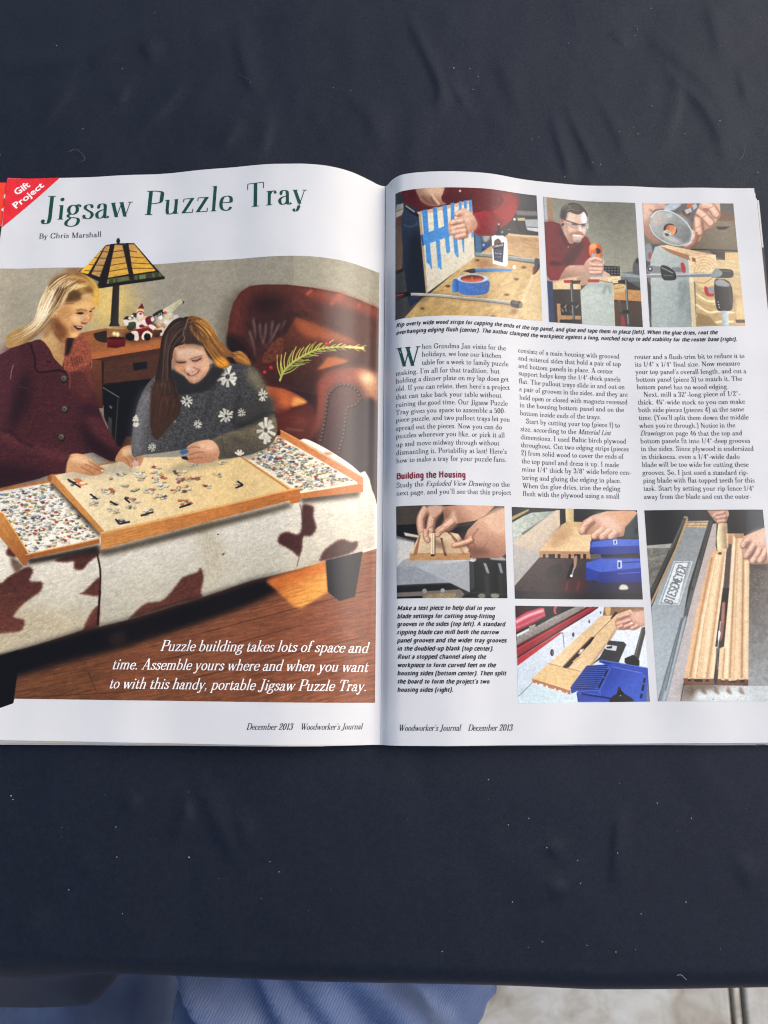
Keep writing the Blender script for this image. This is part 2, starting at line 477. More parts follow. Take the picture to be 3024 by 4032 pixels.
    c.p("880,700 1010,690 985,850 920,872 905,790", (206, 186, 168)); c.p("1025,700 1110,640 1085,852 1020,830", (214, 204, 184)); c.o(840, 810, 82, (112, 64, 40), ry=100, c2=(70, 38, 24), g=(800, 720, 880, 900)); c.o(930, 770, 36, (84, 48, 32)); c.o(855, 720, 44, (206, 170, 110), ry=20)
    for i in range(40):
        c.o(random.uniform(880, 1240), random.uniform(420, 700), random.uniform(8, 18), random.choice([(222, 212, 190), (226, 220, 206), (176, 160, 120), (196, 190, 150)]), al=.6, b=1)
    # ---------------- leather armchair
    c.view(*VB)
    c.p("300,640 330,430 430,300 520,300 520,760 330,760", (104, 96, 78), b=14, al=.8)
    c.p("380,700 388,600 405,480 432,380 490,295 560,250 660,238 850,238 1050,262 1250,300 1400,352 1600,440 1640,1000 1600,2000 1000,1600 700,1480 560,1000", (98, 46, 32), (76, 38, 30), (900, 250, 900, 800), n=(.10, 40, 40, .4), sp=False)
    c.p("440,420 500,310 600,262 520,420 480,640 400,640", (112, 46, 33), b=9, al=.8)
    c.o(700, 400, 150, (40, 23, 21), ry=90, b=22); c.p("560,520 900,450 1000,560 760,640 620,720 560,640", (60, 32, 28), b=12)
    c.p("985,300 1100,282 1300,320 1420,370 1600,440 1600,520 1420,450 1250,400 1080,360", (140, 58, 38), b=8)
    c.l("1000,320 1040,280", 16, (190, 90, 55), b=3); c.l("1190,400 1240,330 1300,310", 22, (180, 82, 52), b=4); c.l("1240,380 1280,330", 16, (190, 90, 60), b=4); c.l("1400,430 1420,380", 14, (170, 78, 55), b=3)
    for s in ("590,520 605,620 600,660", "640,560 650,640 690,720", "690,560 680,640 660,700", "740,540 720,640", "790,560 740,640 700,700", "560,600 590,700 605,800"):
        c.l(s, 13, (138, 124, 118), b=4, al=.6, w1=3)
    c.p("385,640 470,640 560,720 600,860 540,1000 420,900", (32, 20, 18), b=6)
    c.l("390,632 470,662 560,760 590,880", 8, (120, 54, 40), b=3, al=.7)
    c.p("380,700 388,600 405,480 432,380 490,295 560,250 660,238 850,238 1050,262 1250,300 1400,352 1600,440 1640,1000 1300,1100 1000,1000 560,1000", (150, 70, 50), b=10, al=.12, sp=False)
    for s in ("590,500 605,610 598,680", "640,540 650,640 692,730", "690,540 680,640 656,710", "742,520 722,650", "795,540 745,640 700,720", "560,600 590,700 606,810", "840,520 800,600"):
        c.l(s, 16, (150, 128, 118), b=3.5, al=.7, w1=4); P = pts(s) + [14, 4]; c.l(P, 12, (40, 20, 18), b=3, al=.7, w1=4)
    for i in range(90):
        x, y = random.uniform(420, 1560), random.uniform(300, 900); a = random.uniform(.2, 1.3)
        c.l([(x, y), (x + 34 * math.cos(a), y + 34 * math.sin(a)), (x + 60 * math.cos(a + .4), y + 60 * math.sin(a + .4))], random.uniform(3, 9), random.choice([(44, 18, 16), (120, 54, 40), (36, 16, 15), (134, 70, 56)]), b=1.5, al=.35)
    # cushion with embroidered twig
    c.p("918,500 940,498 1100,560 1300,640 1452,722 1400,790 1310,842 1120,900 1085,1000 1010,1076 860,1012 650,1004 585,880 640,800 760,690 830,640", (112, 54, 33), (70, 34, 26), (950, 550, 900, 1050), n=(.12, 18, 18, 0))
    c.p("918,500 1100,560 1300,640 1400,700 1200,680 1000,640 920,560", (158, 78, 40), b=8)
    c.p("1090,900 1200,900 1320,840 1300,820 1180,800 1130,850", (188, 98, 44), b=4, al=.9); c.p("1100,905 1330,842 1280,880 1120,930", (92, 44, 28), b=2)
    c.p("658,840 690,750 780,652 828,680 800,790 720,846", (112, 56, 34), n=(.2, 14, 14, .6))
    for i in range(34):
        x, y = random.uniform(675, 815), random.uniform(670, 830)
        if abs((x - 745) + (y - 750) * .6) < 60:
            c.l([(x - 10, y + 8), (x, y - 4), (x + 12, y + 2)], 4, random.choice([(74, 36, 26), (140, 76, 48)]), al=.8)
    st = spl(pts("792,990 826,910 900,840 1000,780 1100,738 1250,724 1450,734"), False, 8)
    for i in range(3, len(st) - 1, 2):
        x, y = st[i]; t = i / len(st)
        d = st[min(i + 1, len(st) - 1)] - st[i - 1]; a = math.atan2(d[1], d[0])
        L = 150 * (1 - t) + 30 + random.uniform(-20, 20)
        for s in (-1, 1):
            if s > 0 and t < .1: continue
            b = a + s * random.uniform(.5, .85); b2 = b - s * .28
            col = random.choice([(176, 176, 70), (150, 160, 66), (196, 192, 84)]) if s < 0 else random.choice([(132, 146, 62), (112, 124, 52), (150, 158, 70)])
            m = (x + math.cos(b) * L * .5, y + math.sin(b) * L * .5)
            c.l([(x, y), m, (m[0] + math.cos(b2) * L * .5, m[1] + math.sin(b2) * L * .5)], 10, col, w1=6)
    c.l("792,990 826,910 900,840 1000,780 1100,738 1250,724 1450,734", 17, (168, 172, 74), w1=12); c.l("1300,722 1450,734", 16, (214, 206, 130), b=2)
    for x, y, r in ((1160, 700, 19), (726, 885, 16), (676, 920, 15)):
        c.o(x, y, r, (188, 30, 36)); c.o(x - 4, y - 5, r * .4, (226, 70, 66))
    # seat
    c.p("650,1030 760,1032 900,1078 1010,1150 960,1180 880,1200 800,1290 780,1420 1080,1500 1100,1150 1010,1080", (58, 26, 23))
    c.p("655,1035 760,1035 900,1080 1005,1152 900,1190 850,1240 760,1250 700,1130", (168, 78, 40), (120, 52, 34), (800, 1050, 800, 1260), b=2)
    c.p("900,1110 1005,1152 960,1176 880,1180", (222, 150, 70), b=4); c.p("780,1060 900,1110 860,1200 800,1180", (188, 92, 46), b=8)
    c.p("760,1250 900,1200 1050,1180 1060,1440 800,1400", (104, 42, 30), b=6); c.o(960, 1300, 80, (128, 56, 40), ry=40, b=12); c.l("840,1360 980,1375", 10, (160, 120, 110), b=3, al=.5)
    # rolled arm
    c.p("1085,1010 1140,930 1250,888 1400,886 1600,930 1640,1300 1600,2100 1420,1720 1240,1560 1080,1460 1050,1380 1090,1150", (112, 52, 42), (84, 42, 38), (1200, 950, 1300, 1500), sp=False)
    c.p("1090,1010 1150,930 1300,890 1420,900 1400,1000 1250,1010 1170,1070 1120,1300 1050,1400 1090,1200", (146, 66, 46), b=8)
    c.p("1400,900 1500,920 1560,1000 1560,1160 1480,1100 1430,1000", (196, 140, 96), b=14); c.o(1480, 965, 52, (252, 226, 170), ry=34, b=12)
    c.p("1175,1090 1240,1030 1330,1018 1410,1080 1410,1140 1330,1190 1300,1300 1260,1560 1110,1470 1150,1260", (98, 48, 44), (76, 40, 42), (1200, 1050, 1250, 1500), n=(.08, 20, 20, 0))
    c.p("1330,1230 1560,1180 1600,2000 1440,1740 1280,1580", (62, 46, 52), b=6)
    stud = spl(pts("1100,1480 1128,1380 1150,1250 1168,1120 1200,1060 1260,1020 1330,1022 1390,1060 1420,1125 1380,1175 1320,1200 1304,1280 1290,1400 1262,1500 1245,1565"), False, 40)
    acc = 0
    for i in range(1, len(stud)):
        acc += np.linalg.norm(stud[i] - stud[i - 1])
        if acc > 29:
            acc = 0; x, y = stud[i]
            c.o(x + 4, y + 5, 12, (26, 14, 13)); c.o(x, y, 9, (78, 60, 50)); c.o(x - 2, y - 3, 3.6, (158, 140, 122))
    # ---------------- ottoman (cow hide)
    c.p("940,1450 1000,1440 1110,1490 1230,1560 1360,1650 1460,1750 1530,1880 1560,2050 1560,2300 900,2300 800,1500", (232, 226, 208), n=(.05, 30, 8, .4))
    c.o(1170, 1552, 34, (176, 100, 60), ry=10, b=3)
    c.view(*VC)
    FUR = (216, 206, 186)
    c.p("-100,630 200,560 800,520 1609,380 2357,300 2890,110 2926,169 2966,340 2969,707 2779,780 2325,893 1985,980 1598,1112 1000,1292 790,1342 650,1372 300,1480 0,1572 -100,1600", FUR, (176, 166, 142), (1200, 600, 1300, 1250), sp=False, n=(.09, 26, 6, -.35))
    c.p("-100,1050 300,1200 700,1250 780,1340 650,1372 0,1572 -100,1600", (182, 166, 134), b=22, n=(.13, 24, 6, -.5))
    c.p("0,650 200,640 300,800 150,900 90,800", (196, 190, 172), n=(.1, 24, 6, .6), b=3)
    c.p("1560,560 1680,560 1800,800 1700,1040 1610,900", (184, 172, 146), b=16, n=(.12, 26, 6, 1.2))
    for i in range(900):
        x = random.uniform(-60, 2900); y = random.uniform(560, 1500)
        lo = 1560 - .40 * x if x < 1600 else 1560 - .64 * 1000 - (x - 1600) * .28
        if y > lo - 40 or (y < 760 - .05 * x): continue
        a = -.35 + .5 * math.sin(x / 330.) + random.uniform(-.25, .25)
        c.l([(x, y), (x + 34 * math.cos(a), y + 34 * math.sin(a))], 4, random.choice([(226, 222, 210), (164, 154, 130), (236, 233, 224)]), al=.33, sp=False, w1=1)
    BR = (94, 48, 38)
    for s in ("-60,1005 10,1000 60,955 140,905 225,868 262,905 235,980 332,990 322,1060 250,1112 182,1165 105,1262 190,1292 168,1372 60,1390 0,1396 -60,1420",
              "440,822 500,792 640,762 765,736 782,770 705,832 655,888 590,884 585,826 520,832", "660,1072 720,1012 788,958 788,1092 700,1092 640,1080",
              "660,1372 722,1232 786,1182 780,1342 740,1362", "1040,1262 1150,1162 1290,1132 1400,1012 1450,952 1560,912 1592,880 1612,960 1590,1066 1590,1112 1400,1168 1060,1272",
              "55,740 95,690 150,740 120,790 60,778"):
        P = pts(s); c.p(P, BR, (112, 60, 44), (200, 900, 200, 1350), b=2.6, n=(.20, 20, 6, -.5))
        Q = spl(P)
        for q in Q[::2]:
            a = random.uniform(-.9, .5)
            c.l([(q[0] - 10 * math.cos(a), q[1] - 10 * math.sin(a)), (q[0] + 18 * math.cos(a), q[1] + 18 * math.sin(a))], 8, BR, al=.45, sp=False, w1=2, b=.6)
    c.p("90,790 190,860 170,880 130,920 90,850", (110, 84, 64), b=4, n=(.2, 20, 6, 1))
    c.view(*VD)
    for s in ("935,368 985,360 1020,380 1018,450 1040,530 1000,590 940,598 932,690 905,742 862,705 820,680 755,640 768,585 822,562 900,582 930,530",
              "1068,768 1100,702 1180,640 1240,618 1300,640 1345,635 1345,672 1300,718 1200,752 1090,778"):
        P = pts(s); c.p(P, (86, 44, 38), b=2.6, n=(.16, 20, 6, -.5))
        for q in spl(P)[::2]:
            a = random.uniform(-2, 2)
            c.l([(q[0] - 8 * math.cos(a), q[1] - 8 * math.sin(a)), (q[0] + 14 * math.cos(a), q[1] + 14 * math.sin(a))], 9, (86, 44, 38), al=.45, sp=False, w1=2, b=.6)
    c.o(302, 580, 8, (80, 50, 40), ry=5); c.l("335,735 350,722", 10, (80, 46, 36))
    c.l("916,350 932,420 938,560 920,700 896,820", 5, (70, 50, 42), b=1)
    c.view(*VC)
    c.l("772,770 794,880 796,1000 786,1150 774,1335", 17, (52, 26, 24)); c.l("780,780 803,900 800,1060", 4, (190, 170, 150))
    # space under the ottoman, floor boards
    c.p("-100,1585 0,1575 300,1485 650,1374 790,1345 1000,1295 1598,1113 1985,982 2325,896 2780,782 3000,720 3000,2100 -100,2100", (116, 68, 38), (142, 80, 50), (600, 1800, 2600, 1400), sp=False, n=(.22, 90, 7, -.22))
    c.r("900,1560 1700,1330 2300,1180 3000,1000 3000,1300 2300,1500 1200,1800 700,1900", (132, 74, 44), (142, 80, 54), (900, 1600, 2900, 1200), b=8, al=.55, n=(.24, 70, 5, -.2))
    for i in range(260):
        x = random.uniform(-50, 2900); y = random.uniform(1180, 2000)
        if y < 1760 - .24 * x: continue
        L = random.uniform(60, 200)
        c.l([(x, y), (x + L, y - L * .2)], random.uniform(3, 7), random.choice([(96, 46, 22), (86, 40, 22), (176, 104, 58), (164, 92, 48)]), al=.4, sp=False, w1=1, b=.5)
    for s in ("660,1700 1100,1640 1700,1520 2400,1330", "130,1905 1000,1860 1609,1730 2900,1420", "700,1700 760,1850", "1500,1420 2300,1210 2900,1060"):
        c.l(s, 5, (70, 34, 18), al=.7, sp=False)
    c.p("-100,1590 0,1575 300,1485 650,1374 790,1345 1000,1295 1598,1113 1985,982 2325,896 2110,975 2230,1050 1990,1165 1609,1300 1000,1500 500,1630 130,1740 -100,1800", (24, 16, 14), b=9, sp=False)
    c.r("-100,1590 300,1500 700,1400 790,1370 780,1500 130,1700 -100,1740", (20, 13, 12), b=4)
    c.r("870,1400 990,1370 1000,1480 870,1500", (58, 40, 28), b=8, al=.8)
    c.view(*VD)
    c.r("664,930 880,862 1115,780 1132,1010 920,1136 870,1120", (192, 104, 42), (222, 150, 66), (800, 900, 1000, 1050), b=3.5, n=(.16, 60, 6, -.3))
    c.r("664,930 880,862 1115,780 1120,840 740,980", (196, 96, 36), b=6, al=.6)
    c.r("1113,778 1388,708 1330,1048 1215,1080 1130,1012", (34, 34, 42)); c.r("1113,778 1160,768 1180,1050 1130,1012", (24, 24, 30), b=2)
    c.view(*VC)
    c.r("-150,1560 0,1578 150,1525 133,1750 106,1948 0,1986 -150,2010", (17, 13, 12))
    # ---------------- trays
    OAK, OAK2 = (192, 126, 60), (160, 92, 40)
    c.p("790,725 900,712 1609,525 2150,395 2300,355 2312,400 1609,590 900,770 790,790", (84, 72, 54), b=7, sp=False)
    c.p("200,810 790,690 790,760 230,850", (52, 38, 28), b=6, sp=False)
    c.view(*VD); c.p("915,300 1370,240 1360,300 930,350", (86, 74, 60), b=6, sp=False); c.view(*VC)
    c.r("-120,290 405,190 795,640 208,775 -20,430 -120,440", (226, 218, 206), (232, 222, 198), (200, 250, 500, 650))
    c.pieces("-60,300 400,205 770,630 215,765", 560, 16, TRAYC, (62, 54, 48))
    c.p("400,180 470,220 800,600 790,640 660,520 500,330 400,230", (70, 52, 36), b=4, al=.75, sp=False)
    c.r("-120,262 412,176 416,198 -120,292", OAK, n=(.1, 40, 5, -.2))
    c.r("-40,420 28,440 216,738 216,862 188,858 -60,560", OAK, OAK2, (0, 500, 200, 800), n=(.12, 40, 5, 1)); c.l("-30,425 30,448 216,742", 10, (226, 168, 90), sp=False)
    c.r("203,772 786,642 790,682 206,812", OAK2, n=(.14, 50, 5, -.2)); c.l("205,774 786,645", 9, (212, 150, 82), sp=False)
    # right tray
    c.view(*VB)
    c.r("470,1560 760,1420 800,1420 1400,1792 950,1866", (232, 218, 186)); c.p("480,1560 700,1500 790,1420 830,1450 700,1560 560,1600", (150, 138, 112), b=4, al=.8)
    c.pieces("560,1590 790,1440 1370,1770 960,1835", 640, 14, TRAYC + [(80, 108, 150), (176, 70, 60)], (84, 68, 58))
    c.r("798,1368 1442,1742 1442,1852 1402,1800 1395,1775 800,1424", (196, 116, 56), (204, 130, 90), (800, 1400, 1440, 1800), n=(.1, 40, 5, .5)); c.l("798,1370 1442,1745", 7, (222, 150, 86), sp=False)
    c.r("948,1862 1400,1790 1442,1800 1440,1850 950,1904", (190, 112, 54)); c.r("765,1412 800,1408 800,1424 770,1424", OAK)
    # main tray
    c.view(*VC)
    c.r("408,150 1100,5 1897,-14 2330,256 820,590", (222, 188, 126), (230, 206, 160), (1700, 0, 640, 380), n=(.03, 20, 20, 0))
    c.p("430,150 560,120 800,80 1000,40 1090,90 1060,130 800,140 600,190", (176, 162, 134), b=8, al=.9, sp=False)
    c.p("1290,110 1480,30 1640,-10 1850,0 1750,60 1500,110 1320,130", (172, 154, 116), b=7, al=.9, sp=False)
    c.l("420,142 780,62 1120,-10", 12, (176, 116, 58), sp=False)
    c.r("378,138 432,142 826,586 796,606 400,186", OAK, n=(.12, 40, 5, .9)); c.r("376,140 412,150 404,200 376,180", OAK2)
    c.view(*VB); c.r("458,1562 480,1560 890,1838 880,1850", OAK, n=(.1, 40, 5, .5)); c.view(*VC)
    c.r("796,598 1609,412 2376,236 2376,356 2305,372 2290,345 1609,522 900,705 885,718 800,728", (196, 128, 62), (186, 106, 48), (800, 650, 2370, 300), n=(.14, 60, 5, -.22))
    c.l("800,604 1609,418 2376,244", 16, (222, 162, 92), sp=False)
    cl_ = [(600, 200, 60, 5), (870, 175, 26, 1), (955, 140, 36, 3), (1100, 125, 36, 3), (1235, 85, 36, 3), (1120, 165, 44, 4), (1240, 130, 40, 3), (1260, 180, 60, 6), (1430, 122, 56, 5), (1450, 185, 60, 6), (1560, 165, 50, 4),
           (980, 225, 34, 3), (860, 265, 66, 7), (1060, 258, 40, 3), (1180, 265, 56, 5), (1285, 235, 46, 4), (1435, 252, 80, 8), (1260, 315, 56, 5), (750, 312, 34, 2), (745, 368, 34, 3), (915, 362, 34, 2), (1050, 338, 56, 5),
           (1035, 395, 44, 3), (900, 425, 48, 4), (1155, 435, 60, 6), (1460, 360, 66, 6), (970, 505, 50, 4), (1890, 205, 44, 4), (1650, 230, 34, 3), (1760, 40, 24, 2), (1720, 140, 30, 3), (1540, 55, 30, 2)]
    cols = {6: (206, 110, 60), 8: (216, 120, 50)}
    for x, y, w, n in cl_:
        pal = [random.choice(TRAYC) for _ in range(3)] + [(214, 190, 136), (196, 176, 128), (206, 196, 170)] + ([(196, 112, 72)] if n > 4 else [])
        for j in range(int(1.6 * n) + 2):
            c.piece(x + random.uniform(-1, 1) * w * .85, y + random.uniform(-.5, .5) * w * .7, 18, random.choice(pal), (44, 36, 44))
    for s in ("535,175 640,240", "715,292 770,335", "870,350 930,380", "985,325 1030,362", "915,490 945,530", "945,530 1030,512", "1115,465 1215,435", "1420,400 1515,370", "1865,245 1925,222", "1880,190 1925,222"):
        c.l(s, 13, (44, 26, 36), sp=False)
    c.r("575,170 625,168 700,215 640,230", (206, 110, 60)); c.o(655, 205, 26, (226, 206, 150), ry=12)
    # ---------------- girl in the burgundy cardigan
    c.view(*VA)
    SK, SK2 = (208, 152, 96), (150, 96, 54)
    CARD, CARD2 = (84, 37, 38), (44, 20, 24)
    c.p("-60,860 0,822 60,790 130,740 260,715 330,700 400,760 500,900 520,760 560,690 640,672 700,702 735,800 750,950 765,1120 795,1230 840,1350 900,1470 958,1568 1004,1578 960,1690 900,1692 760,1620 600,1650 560,1640 530,1790 420,1800 300,1840 0,1912 -80,1930", CARD, sp=False, n=(.30, 10, 5, .2))
    c.p("0,820 120,740 200,900 160,1200 90,1400 0,1450 -60,1450", (92, 44, 50), b=14, al=.7, n=(.30, 10, 5, .4))
    c.p("110,1160 200,960 240,1000 230,1250 110,1420 60,1450", CARD2, b=14, al=.75)
    c.p("560,690 640,672 700,702 735,800 750,950 765,1120 700,1000 640,960 560,980 530,900", (146, 70, 46), b=5, al=.85, n=(.34, 9, 5, .9))
    c.p("560,985 740,960 765,1130 720,1200 640,1150", (104, 50, 40), b=12, al=.8, n=(.3, 9, 5, .5))
    c.p("640,1240 780,1230 850,1370 800,1380 690,1340", (66, 28, 36), b=10, al=.8, n=(.25, 10, 5, 0))
    c.p("650,1350 690,1530 760,1620 900,1690 960,1690 900,1560 780,1500", CARD2, b=10, al=.8)
    c.p("700,1330 840,1350 900,1470 960,1570 900,1580 780,1470", (102, 46, 46), b=8, al=.8, n=(.3, 10, 5, .8))
    c.p("0,1425 120,1500 330,1570 560,1640 535,1700 300,1620 100,1560 0,1500", (110, 52, 50), b=10, al=.8, n=(.3, 10, 5, .2))
    c.p("0,1700 250,1760 420,1800 300,1840 0,1912 -60,1930 -60,1700", (50, 22, 28), b=14, al=.85)
    c.l("0,1430 100,1460 160,1520 280,1580", 18, CARD2, b=4, al=.8)
    # neck
    c.view(*VH1)
    c.p("150,1530 330,1300 520,1250 720,1480 690,1640 728,1700 690,1940 640,2180 420,1960 240,1700", (196, 156, 100), (174, 128, 78), (300, 1500, 640, 1900), sp=False, n=(.05, 40, 40, 0))
    c.p("430,1150 700,1500 660,1650 560,1560 450,1380", (112, 64, 36), b=5); c.p("300,1250 400,1130 470,1300 420,1420 330,1500 200,1560", (150, 106, 64), b=6, al=.8); c.p("600,1640 720,1700 690,1900 640,2000 600,1850", (158, 112, 66), b=7, al=.8)
    c.view(*VA)
    # collars
    c.p("248,735 330,700 400,770 450,860 545,965 480,948 310,962 290,850", (92, 40, 40), n=(.3, 8, 6, .5)); c.l("250,735 285,850 308,962 480,950 560,985", 11, (34, 15, 18), b=1.5)
    c.p("540,700 640,675 700,702 740,880 640,940 570,960 520,930 530,800", (150, 74, 50), n=(.32, 8, 6, .9))
    for i in range(5):
        c.l([(580 + i * 20, 850 - i * 6), (605 + i * 18, 930 - i * 12)], 6, (88, 38, 32), sp=False, b=1)
    c.l("545,965 572,1000 570,1100", 8, (150, 74, 48), b=1)
    for x, y in ((521, 1016), (526, 1266), (500, 1494)):
        c.o(x + 2, y + 4, 32, (30, 16, 18)); c.o(x, y, 28, (74, 64, 50)); c.o(x + 3, y - 4, 15, (128, 112, 74), b=2); c.o(x, y, 7, (40, 34, 28))
    c.l("380,878 420,884", 8, (34, 15, 18)); c.l("86,1025 96,950 112,905", 5, (170, 150, 146), al=.7); c.l("150,1080 230,1100", 3, (150, 120, 110), al=.5)
    # head
    c.view(*VH1)
    c.r("730,1540 900,1530 860,1700 790,1900 690,1960 724,1700", (48, 28, 24), b=3)
    c.p("540,960 600,860 650,815 930,750 1070,690 1220,630 1390,690 1380,870 1342,905 1300,960 1292,1015 1252,1065 1252,1130 1226,1202 1160,1236 1126,1252 1096,1300 1062,1372 1042,1412 1020,1452 985,1484 940,1540 880,1554 780,1546 722,1548 655,1618 560,1530 470,1390 420,1200 410,1120 500,1110", (200, 146, 88), sp=False, n=(.05, 40, 40, 0))
    c.p("425,1130 560,1180 690,1290 780,1440 720,1550 650,1612 540,1510 470,1390", (126, 72, 36), b=8); c.p("420,1120 520,1080 560,1180 620,1400 640,1600 520,1500", (120, 68, 36), b=6, al=.7); c.p("560,950 700,860 800,1000 700,1100 560,1080", (176, 122, 68), b=9, al=.8)
    c.p("950,800 1200,740 1370,720 1380,860 1200,940 960,940 860,880", (220, 174, 110), b=8); c.p("1250,660 1400,680 1390,860 1330,880", (222, 160, 76), b=5); c.p("930,1050 1070,1080 1060,1210 940,1240 830,1130", (224, 180, 126), b=7)
    c.p("1100,1020 1190,1010 1215,1100 1210,1200 1090,1190 1068,1110", (206, 156, 112), b=3.5); c.p("1210,1080 1285,1020 1262,1150 1226,1200", (196, 116, 50), b=2.5); c.p("1110,1130 1180,1120 1190,1190 1110,1190", (180, 130, 92), b=3); c.o(1208, 1110, 14, (248, 216, 160), ry=30, b=2)
    c.p("820,1440 900,1420 985,1478 940,1536 860,1520", (230, 180, 114), b=5); c.p("1090,1250 1126,1252 1070,1370 1030,1440 985,1484 1000,1400", (216, 160, 100), b=2.5); c.p("860,1240 900,1250 880,1330 930,1400 900,1440 830,1360", (168, 108, 62), b=4, al=.8)
    c.p("940,1010 1010,985 1110,990 1130,1050 1000,1060", (150, 98, 56), b=4, al=.7); c.l("945,958 1040,938 1175,958", 26, (128, 78, 38), b=2); c.l("1262,930 1310,915 1356,892", 22, (120, 70, 34), b=1.5)
    c.p("965,1020 1010,1000 1092,1008 1080,1036 1000,1040", (56, 38, 26)); c.l("925,1022 1010,998 1104,1008", 15, (72, 44, 24), b=.8); c.l("980,1058 1060,1060 1110,1040", 12, (232, 190, 140), b=1.5); c.p("1222,975 1262,955 1290,962 1262,990 1236,992", (70, 44, 30), b=.8)
    c.p("1040,1180 1075,1215 1160,1222 1200,1210 1160,1246 1070,1248", (112, 52, 30), b=1.6); c.l("1060,1262 1100,1290", 18, (190, 134, 84), b=2)
    c.p("882,1288 990,1300 1078,1312 1052,1374 985,1392 930,1350", (84, 38, 34)); c.p("945,1304 1066,1318 1046,1336 970,1326", (196, 178, 162)); c.p("935,1362 985,1380 1048,1376 1030,1410 970,1412", (204, 122, 94), b=1); c.l("880,1280 985,1290 1078,1304", 12, (150, 84, 62), b=1)
    c.p("425,1055 470,1000 530,1010 530,1080 505,1118 432,1112", (222, 168, 104), (180, 116, 66), (500, 1010, 450, 1110)); c.p("450,1050 490,1030 500,1080 470,1095", (176, 108, 60), b=2)
    # hair
    c.p("-560,1500 -300,1340 0,1225 90,1060 110,860 200,620 350,380 520,210 700,132 900,106 1080,150 1230,228 1350,330 1410,440 1452,600 1432,720 1392,860 1372,700 1230,632 1070,700 930,768 660,815 610,870 545,960 480,1000 400,1130 310,1230 200,1390 0,1560 -250,1700 -560,1760", (168, 128, 72))
    c.p("380,360 520,205 900,106 1080,150 960,270 620,330 420,500", (122, 84, 44), b=8, al=.85); c.p("480,700 640,420 740,360 620,640 500,880 440,960", (96, 62, 32), b=6, al=.85); c.p("300,1230 420,1080 360,1200 180,1420 0,1560 -200,1660 -150,1580 100,1400", (128, 86, 46), b=4, al=.8)
    c.p("1150,230 1330,330 1440,520 1440,720 1390,850 1330,640 1300,440", (224, 174, 66), b=5); c.p("700,770 740,620 850,512 960,498 1082,615 1074,680 950,742 800,778", (92, 56, 28), b=6, al=.9); c.p("1110,490 1200,428 1296,480 1296,580 1200,596", (134, 84, 36), b=5); c.p("930,290 1100,270 1150,330 1030,360", (146, 92, 44), b=4); c.p("1060,640 1200,590 1300,600 1230,660 1090,700", (206, 170, 110), b=4)
    c.l("640,812 760,806 900,790", 14, (92, 56, 28), b=1.5); c.l("650,800 780,790 900,775", 8, (206, 160, 96), b=1)
    c.strands("900,115 600,230 350,420 200,640 110,880 60,1080 -200,1330 -560,1510", "1080,330 830,500 700,720 600,880 460,1010 300,1230 0,1540 -500,1740", 240, 15, [(230, 204, 154), (206, 170, 110), (132, 94, 52), (238, 216, 172), (104, 70, 38), (186, 148, 90)], jit=10, al=.75, b=.3)
    c.strands("350,400 200,660 110,900 20,1180 -250,1370", "560,560 420,860 300,1080 60,1380 -300,1600", 90, 14, [(242, 222, 182), (236, 208, 160), (248, 232, 198)], al=.8, jit=8, b=.3)
    c.strands("620,300 480,560 300,900", "760,420 620,700 420,1020", 40, 16, [(98, 64, 34), (84, 54, 28)], al=.6, jit=8, b=.3); c.strands("780,560 900,430 1200,330", "880,520 1040,450 1250,420", 26, 14, [(232, 206, 140), (222, 190, 116)], al=.8, jit=6, b=.3)
    c.strands("720,200 950,160 1200,250 1400,450", "900,330 1150,330 1320,450 1400,640", 70, 13, [(212, 160, 70), (150, 104, 52), (234, 186, 84), (120, 80, 40)], al=.6, jit=8, b=.3); c.l("760,600 660,820 470,1030 420,1110", 12, (214, 176, 118), b=.8); c.l("700,500 560,760 430,1000", 10, (226, 192, 136), b=.6)
    c.view(*VA)
    # hands
    for s in ("570,1642 640,1630 720,1660 800,1722 850,1755 842,1788 770,1812 690,1800 600,1782 533,1782 545,1700", "950,1650 1000,1582 1070,1563 1130,1608 1176,1642 1150,1724 1122,1724 1098,1680 1085,1742 1052,1735 1010,1702 945,1692"):
        c.p(s, (210, 156, 108), (188, 128, 82), (600, 1640, 700, 1800))
    c.p("600,1650 700,1665 760,1720 680,1710 600,1690", (230, 182, 136), b=6)
    for s in ("660,1740 740,1780 772,1800", "690,1715 780,1752 830,1780", "720,1690 800,1738 846,1768", "1040,1640 1085,1680 1092,1720", "1070,1610 1110,1660 1124,1715", "1010,1650 1050,1700 1058,1730"):
        c.l(s, 5, (140, 84, 52), b=1)
    c.p("1000,1600 1070,1575 1120,1615 1060,1640 1010,1650", (228, 178, 128), b=5); c.p("1085,1700 1125,1690 1130,1722 1090,1735", (206, 160, 160)); c.o(835, 1770, 12, (228, 190, 160), ry=8)
    c.l("540,1660 560,1640 1,1425", 1, CARD); c.l("532,1785 545,1700 570,1642", 8, CARD2, b=1.5)
    # ---------------- girl in the charcoal sweater
    c.view(*VB)
    SW = (86, 83, 79)
    c.p("-144,914 -260,1048 -335,1267 -356,1556 -250,1560 75,1516 300,1470 320,1594 342,1596 560,1560 700,1500 764,1420 772,1300 742,1200 702,1090 642,950 572,870 400,850 250,860 130,1008 0,960 -100,900", SW, (72, 69, 66), (-200, 1000, 300, 1400), n=(.42, 9, 6, .2))
    c.p("-260,1048 -335,1267 -356,1556 -280,1556 -250,1300 -190,1100", (118, 114, 112), b=12, al=.8, n=(.25, 8, 5, .3))
    c.p("560,870 642,950 702,1090 742,1200 700,1190 640,1080 540,960", (132, 116, 84), b=10, al=.9, n=(.2, 8, 5, .5))
    c.p("270,1450 360,1400 480,1360 600,1290 720,1240 768,1300 764,1420 700,1500 560,1560 342,1596 318,1560", (120, 104, 76), (84, 76, 62), (500, 1340, 480, 1560), n=(.24, 8, 5, .3), b=2)
